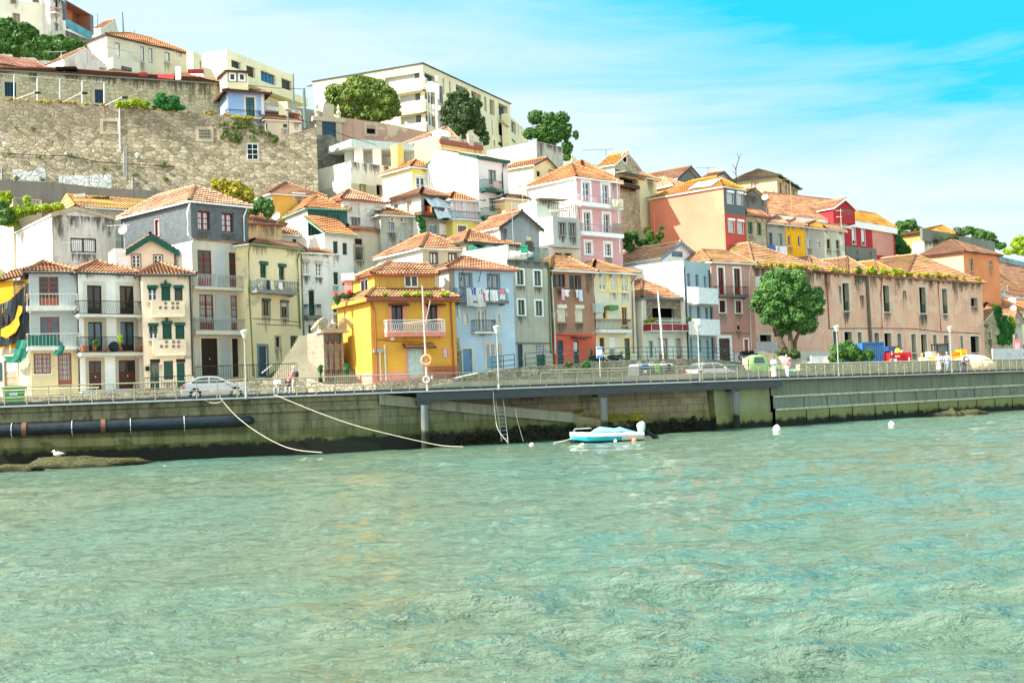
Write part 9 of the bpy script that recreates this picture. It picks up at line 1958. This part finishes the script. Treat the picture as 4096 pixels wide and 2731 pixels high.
# ================================================================ VEGETATION
NR=np.random.RandomState(11)
LF_BIG=leafm('leaves_bright',(.02,.07,.015),(.06,.17,.035),(.16,.30,.07));LF_OL=leafm('leaves_olive',(.04,.07,.012),(.12,.19,.03),(.26,.32,.07));LF_DK=leafm('leaves_dark',(.018,.045,.015),(.045,.10,.03),(.10,.13,.04))
LF_IV=leafm('leaves_ivy',(.01,.06,.012),(.02,.15,.03),(.08,.30,.04));LF_LM=leafm('leaves_lime',(.10,.20,.01),(.26,.38,.02),(.42,.50,.04));LF_YL=leafm('leaves_yellowing',(.12,.15,.015),(.32,.30,.02),(.50,.42,.04));LF_MD=leafm('leaves_mid',(.018,.06,.012),(.05,.145,.025),(.14,.26,.05));DRY=leafm('dry_grass',(.22,.16,.05),(.42,.30,.10),(.36,.36,.08))
BARK=plain('bark',(.10,.075,.05),.9,0,.4)
def leaves(name,cen,rad,n,size,mat,parent=None,base=None,clumps=34,cr=.30,flat=.0,asp=1.6):
 """leaf faces gathered in clumps over a set of ellipsoids; cen Kx3, rad Kx3"""
 cen=np.array(cen,float).reshape(-1,3);rad=np.array(rad,float).reshape(-1,3);K=len(cen);rad=np.abs(rad)+1e-3;wt=(rad[:,0]*rad[:,2]);wt/=wt.sum()
 nc=max(K,int(clumps));kk=NR.choice(K,nc,p=wt);d=NR.normal(size=(nc,3));d/=np.linalg.norm(d,axis=1)[:,None];rr=NR.uniform(.35,1.22,nc)**.6
 cc=cen[kk]+d*rad[kk]*(rr*(1-cr*.6))[:,None];crad=rad[kk].mean(1)*cr*NR.uniform(.7,1.35,nc)
 ci=NR.choice(nc,n,p=crad**2/(crad**2).sum());fill=NR.rand(n)<.30;fk=NR.choice(K,n,p=wt);v=NR.normal(size=(n,3));v/=np.linalg.norm(v,axis=1)[:,None];r_=NR.uniform(.35,1.05,n)**.5
 pos_=cc[ci]+v*(crad[ci]*r_)[:,None]*np.array([1,1,.8]);pos_=np.where(fill[:,None],cen[fk]+v*rad[fk]*(r_*.9)[:,None],pos_);nrm=v+NR.normal(size=(n,3))*.55+np.array([0,0,.35]);nrm/=np.linalg.norm(nrm,axis=1)[:,None]
 t=np.cross(nrm,NR.normal(size=(n,3)));t/=np.linalg.norm(t,axis=1)[:,None];b_=np.cross(nrm,t);s=size*NR.uniform(.6,1.3,n)[:,None]
 q_=np.stack([pos_-t*s*.5,pos_+b_*s*.5/asp*1.,pos_+t*s*.6,pos_-b_*s*.5/asp],1)
 bs=np.array(base if base is not None else cen[0]);q_-=bs;me=bpy.data.meshes.new(name);me.vertices.add(n*4);me.vertices.foreach_set('co',q_.reshape(-1).astype(np.float32));me.loops.add(n*4);me.loops.foreach_set('vertex_index',np.arange(n*4,dtype=np.int32));me.polygons.add(n);me.polygons.foreach_set('loop_start',np.arange(0,n*4,4,dtype=np.int32));me.update(calc_edges=True);me.materials.append(mat)
 o=bpy.data.objects.new(name,me);COL.objects.link(o);o['_b']=bs.tolist()
 if parent is not None:o.parent=parent
 else:o.location=bs
 return o
def ell(fr_,Y,*es,dep=.8):
 c,r_=[],[]
 for x,y,rx,ry in es:
  P_=at((x,y,fr_),Y);k=FR[fr_][2]/2350.6*Y/FPX;c.append(tuple(P_));r_.append((rx*k,max(rx,ry)*.5*(rx+ry)/max(rx,ry)*k*dep,ry*k))
 return c,r_
def shrub(name,label,cat,fr_,Y,es,n,size,mat,clumps=30,cr=.3,dep=.8,kind=None,group=None,trunk=None,**k):
 c,r_=ell(fr_,Y,*es,dep=dep)
 if trunk:
  b=at((*trunk[0],fr_),Y);o=thing(name,label,cat,b);m=MB()
  for pth,r0 in trunk[1]:P_=[at((*p_,fr_),Y+.3*NR.normal())for p_ in pth];m.tube(P_,[r0*(1-.55*i/max(1,len(P_)-1))for i in range(len(P_))],BARK,8)
  for i in range(min(12,len(c)*3)):j=i%len(c);s_=P_[-1]if i%2 else at((*trunk[1][0][0][-1],fr_),Y);e_=Vector(c[j])+Vector(NR.normal(size=3))*r_[j][0]*.4;m.tube([s_,s_.lerp(e_,.5)+Vector((0,0,.3)),e_],[.1,.06,.02],BARK,5)
  m.build('trunk',o);leaves('crown',c,r_,n,size,mat,o,b,clumps,cr,**k);return o
 o=leaves(name,c,r_,n,size,mat,None,None,clumps,cr,**k);tag(o,label,cat,group);
 if kind:o['kind']=kind
 return o
 # round tree on the quay
shrub('round_tree','big round bright green tree in front of the derelict salmon warehouse','tree','n',118,[(1950,330,330,260),(1760,480,240,210),(2140,420,230,230),(1850,660,250,190),(2100,680,260,220),(2300,560,200,240),(2250,820,200,160),(1950,900,150,90),(1620,560,120,130),(2050,200,200,110),(2420,420,90,120)],56000,.25,LF_BIG,330,.27,dep=.9,trunk=((2010,1250),[([(2010,1250),(1960,1120),(1900,980),(1850,850)],.28),([(2060,1250),(2060,1050),(2040,900)],.32),([(2100,1240),(2120,1050),(2180,900)],.26),([(1905,1210),(1890,1100),(1850,990)],.14)]))
shrub('planter_shrub','low dark shrub at the foot of the round tree','shrub','n',116.5,[(1960,1210,110,45),(2080,1220,110,60),(2140,1260,60,30)],3500,.2,LF_DK,24)
shrub('oleander_bush','dense green bush spilling beside the blue container','shrub','t',116,[(2110,140,110,90),(2230,150,110,95),(2310,200,90,80),(2070,220,90,60),(2200,60,60,40),(2420,180,60,70)],14000,.24,LF_MD,80,.3)
# upper trees
shrub('chestnut_tree','broad olive-green tree before the big modern apartment block','tree','c',146,[(820,560,340,230),(560,640,240,200),(1080,640,260,200),(700,820,260,150),(1000,850,280,140),(1230,760,140,170),(430,760,120,120),(800,420,220,80)],52000,.34,LF_OL,260,.27,trunk=((820,1100),[([(820,1080),(830,960),(820,800)],.3),([(900,1060),(940,900),(1000,750)],.22)]))
shrub('conifer','tall dark conifer right of the telecom mast','tree','c',149,[(2100,700,150,160),(2180,620,110,130),(2020,860,150,180),(2200,880,200,220),(2100,1030,220,140),(2330,800,110,200),(2400,1000,110,180),(2480,1180,80,120)],30000,.34,LF_DK,150,.25,asp=2.4,trunk=((2200,1200),[([(2200,1200),(2200,1000),(2180,700)],.35)]))
shrub('loose_tree','loose bright tree with gaps of sky beside the concrete block','tree','d',156,[(1140,570,110,110),(1300,600,130,110),(1500,580,120,100),(1080,790,120,90),(1250,760,140,120),(1430,760,140,150),(1560,760,80,130),(1690,800,45,60),(1570,980,90,110),(1570,1110,60,60),(1350,870,200,50)],20000,.34,LF_MD,130,.25,trunk=((1400,950),[([(1400,950),(1380,800),(1330,640)],.3),([(1560,1100),(1580,900),(1500,700)],.22)]))
shrub('slope_thicket','thick dark green creeper mass covering the slope below the top-left houses','thicket','a',143,[(90,420,190,180),(330,470,210,170),(120,620,220,120),(560,600,240,140),(820,620,220,130),(1000,590,140,70),(350,680,240,90),(650,730,230,80)],42000,.4,LF_MD,220,.24,kind='stuff')
shrub('wall_shrub','spreading leafy shrub on top of the great wall','shrub','a',119.2,[(1650,1400,110,40),(1800,1380,120,55),(1930,1400,100,50)],5000,.22,LF_LM,40);shrub('wall_conifer','dense feathery dark green shrub on the great wall by the blue tiled house','shrub','b',120.5,[(150,1020,110,100),(300,1030,100,100),(100,1100,90,50),(260,1110,180,45),(400,1110,80,45)],11000,.22,LF_DK if False else LF_IV,70,.25,asp=2.5)
shrub('wall_tuft','tuft of yellow-green weeds on the wall before the blue tiled house','shrub','b',122,[(810,1180,80,35),(980,1230,70,25),(1150,1245,110,22),(1320,1250,90,25)],4500,.17,LF_YL,50)
shrub('lemon_tree','lemon tree with yellow fruit rising behind the slate-clad house','tree','g',108.5,[(800,140,160,90),(980,200,180,110),(1130,290,120,120),(880,260,140,80),(700,90,60,60),(1150,450,70,110)],13000,.2,LF_YL,110,.22,trunk=((1150,620),[([(1150,620),(1130,480),(1000,300)],.14)]))
shrub('green_bush','glossy vivid green bush right of the lemon tree','shrub','g',107.5,[(1330,400,160,100),(1400,450,120,110),(1240,450,90,90),(1420,540,60,50)],9000,.19,LF_BIG,70,.25)
shrub('left_thicket','overgrown green thicket at the left edge behind the stained white house','thicket','e',109,[(60,330,110,120),(60,530,120,150),(240,500,130,90),(400,460,120,80),(600,450,160,60),(760,430,110,60),(360,330,60,60),(140,640,140,60)],22000,.24,LF_LM,150,.25,kind='stuff');shrub('dark_shrub','darker leafy shrub low in the left edge thicket','shrub','e',108,[(60,560,110,140),(20,420,70,70)],6000,.22,LF_MD,40)
shrub('corner_vine','flowering climber on the corner under the tarpaulin balcony','vine','i',114.4,[(1255,925,50,45),(1300,1000,60,70),(1310,1080,50,50)],3500,.17,LF_IV,26)
shrub('garden_shrubs','mixed flowering shrubs on the bank below the coral house','shrub','k',126,[(1880,1350,90,90),(1960,1310,80,70),(2060,1400,100,60),(2180,1330,60,90),(2250,1440,110,60),(2320,1320,60,60),(2340,1210,40,30),(1900,1470,90,60)],11000,.2,LF_MD,80,.28);shrub('red_vine','lime creeper with reddish leaves on the coral flank','vine','m',139.,[(360,1050,70,50),(430,1100,30,50),(130,1100,40,90),(250,1200,90,50),(500,1200,40,30)],3000,.2,LF_LM,30)
shrub('ivy','dark ivy cascading over the ruined gable at the right end','ivy','o',159,[(2080,1170,50,70),(2120,1280,70,90),(2170,1370,80,80),(2120,1460,60,70),(2190,1470,50,60)],12000,.22,LF_IV,80,.25,dep=.4);shrub('creeper','lime green creeper tips above and right of the dark ivy','ivy','o',160,[(2040,1110,45,22),(2230,1300,35,60),(2210,1240,30,30),(2240,1380,20,30)],3500,.2,LF_LM,30)
shrub('right_tree','bright tree behind the burgundy house wing','tree','o',205,[(1050,280,70,70),(1150,260,80,60),(1220,330,60,70),(1080,400,90,90),(1190,410,80,60)],12000,.42,LF_BIG,70,.3);shrub('cypress_ivy','dark ivy-clad slope between the burgundy wing and the ruined mansion','ivy','o',188,[(1020,400,40,130),(1060,500,80,90),(1120,530,50,50)],9000,.34,LF_IV,60,.28)
shrub('far_tree','tree line behind the collapsing yellow attic','tree','o',225,[(1760,320,60,50),(1880,360,90,60),(1980,380,80,50),(2100,480,70,40),(2040,450,50,40)],10000,.42,LF_MD,60,.3);shrub('far_tree','bright trees at the right edge above the glass shed','tree','o',236,[(2290,460,70,80),(2200,540,80,35),(2340,540,70,50),(2310,400,40,40)],9000,.42,LF_LM,50,.3)
shrub('broken_vines','dead vine tangle on the collapsing attic roof','vine','o',200,[(1650,310,60,30),(1690,350,60,35),(1560,400,120,18),(1420,425,120,14)],3500,.3,LF_DK,30,asp=4)
# weeds along eaves and wall tops
def eave(label,F_,pts,n,mat,fr_,size=.2,name='weeds',off=.3,dens=3.2,r_=.16):
 P_=[F_.pt(*F_.px(p_,off,fr_),off)for p_ in pts];c,rr=[],[]
 for a,b_ in zip(P_[:-1],P_[1:]):
  k=max(1,int((b_-a).length/.8))
  for i in range(k):
   if NR.rand()<.8 or not c:c.append(tuple(a.lerp(b_,(i+NR.rand())/k)));rr.append((.5*NR.uniform(.4,1.2),.3,r_*NR.uniform(.5,1.5)))
 o=leaves(name,c,rr,n,size,mat,None,None,len(c)*2,.6);tag(o,label,'weeds');o['kind']='stuff'
eave('yellow-green weeds growing along the warehouse eave',WAR.F,[(1600,30,'n'),(1800,28,'n'),(2300,60,'n'),(350,735,'o'),(900,760,'o'),(1200,775,'o'),(1870,822,'o')],12000,LF_YL,'n',r_=.2)
eave('green weed clumps on the middle of the warehouse roof edge',WAR.F,[(600,735,'o'),(640,735,'o')],1500,LF_MD,'o',r_=.5);eave('bushy weeds on the warehouse roof edge right of the clumps',WAR.F,[(750,740,'o'),(850,742,'o'),(1050,760,'o')],2500,LF_LM,'o',r_=.4)
eave('green weeds sprouting along the amber house eave',AMB.F,[(800,590),(960,575),(1100,590),(1250,592),(1350,600),(1500,580),(1680,592)],3800,LF_LM,'j',.13,off=.45,r_=.14)
shrub('roof_garden','flowering plants spilling over the left eave of the amber house','shrub','j',92.3,[(160,650,60,40),(260,620,80,40),(370,610,60,35),(170,700,40,30)],4500,.15,LF_MD,40);shrub('red_flowers','red flower heads above the left eave of the amber house','flowers','j',92.1,[(150,595,22,25),(325,565,32,30),(225,590,20,15)],700,.12,leafm('petals_red',(.5,.04,.06),(.7,.1,.1)),10)
eave('dry grass fringe along the top of the great wall',GWF,[(-200,165,'w'),(0,172,'w'),(800,205,'w'),(1600,262,'w'),(2350,322,'w'),(700,1190,'b'),(1380,1250,'b')],15000,DRY,'w',.24,'grass',off=-.3,r_=.16)
c,rr=[],[]
for k in range(34):
 x,y=NR.uniform(950,1750),NR.uniform(1290,1560);
 if y>1255+(x-1390)*.8-10*0 if x>1390 else True:
  u,z=GWF.px((x,y),.1,'b');c.append(tuple(GWF.pt(u,z,.1)));rr.append((.35,.15,.35*NR.uniform(.5,1.4)))
for k in range(16):
 u,z=GWF.px((NR.uniform(100,2300),NR.uniform(500,1250)),.05,'w');c.append(tuple(GWF.pt(u,z,.05)));rr.append((.25,.12,.25))
o=leaves('wall_weeds',c,rr,5000,.17,LF_OL,None,None,len(c)*2,.6);tag(o,'small weeds rooted in the joints of the great wall','weeds');o['kind']='stuff'
shrub('potted_plants','dense green potted plants left of the shrine doors','plant','j',91.2,[(-60,1600,28,70)],1200,.13,LF_IV,10);shrub('potted_plants','tall green reeds right of the shrine doors','plant','j',91.2,[(290,1600,40,80)],1600,.16,LF_IV,12,asp=4)
for(x,y,rx,ry,fr_,Y,mt,lb)in((1290,740,55,45,'f',90.3,LF_MD,'spiky green plant in the left pot of the white house balcony'),(1615,680,35,60,'f',90.5,LF_LM,'tall feathery plant in the right pot of the white house balcony'),(200,770,60,30,'n',110.2,LF_YL,'yellow-flowered plants on the mint house balcony'),(690,760,45,30,'n',112.,LF_MD,'leafy plants at the right end of the mint house balcony'),(1690,280,45,55,'s',98.6,LF_IV,'leafy potted plant beside the red ground floor door'),(1735,155,12,45,'s',99.5,LF_DK,'slim potted conifer in front of the red ground floor wall'),(1510,270,40,30,'s',97.8,LF_OL,'dry plants in a pot by the first red-floor door'),(120,790,40,22,'n',110.,LF_LM,'small planter plants at the left of the mint house balcony')):
 shrub('balcony_plant' if fr_!='s' else 'potted_plant',lb,'plant',fr_,Y,[(x,y,rx,ry)],900,.13,mt,10)
shrub('quay_moss','moss and weeds growing along the slipway wall foot','moss','s',88.6,[(1600,770,60,22),(2000,820,90,30),(2200,830,120,40),(1900,850,80,20)],4000,.12,LF_YL,60,kind='stuff',dep=.2)
SWD=leafm('seaweed',(.012,.014,.008),(.03,.032,.014),(.05,.05,.02));c,rr=[],[]
for t in np.arange(t870+2,DK.at(1640,.5),.45):
 for k in range(2):c.append(tuple(DK.P(t,1.05-.15*k,NR.uniform(.1,1.0 if t>t1345-6 else.7))));rr.append((.35,.12,.22))
o=leaves('seaweed',c,rr,14000,.16,SWD,None,None,len(c)*2,.6,asp=3.);tag(o,'dark seaweed hanging on the slipway wall at the waterline','seaweed');o['kind']='stuff'
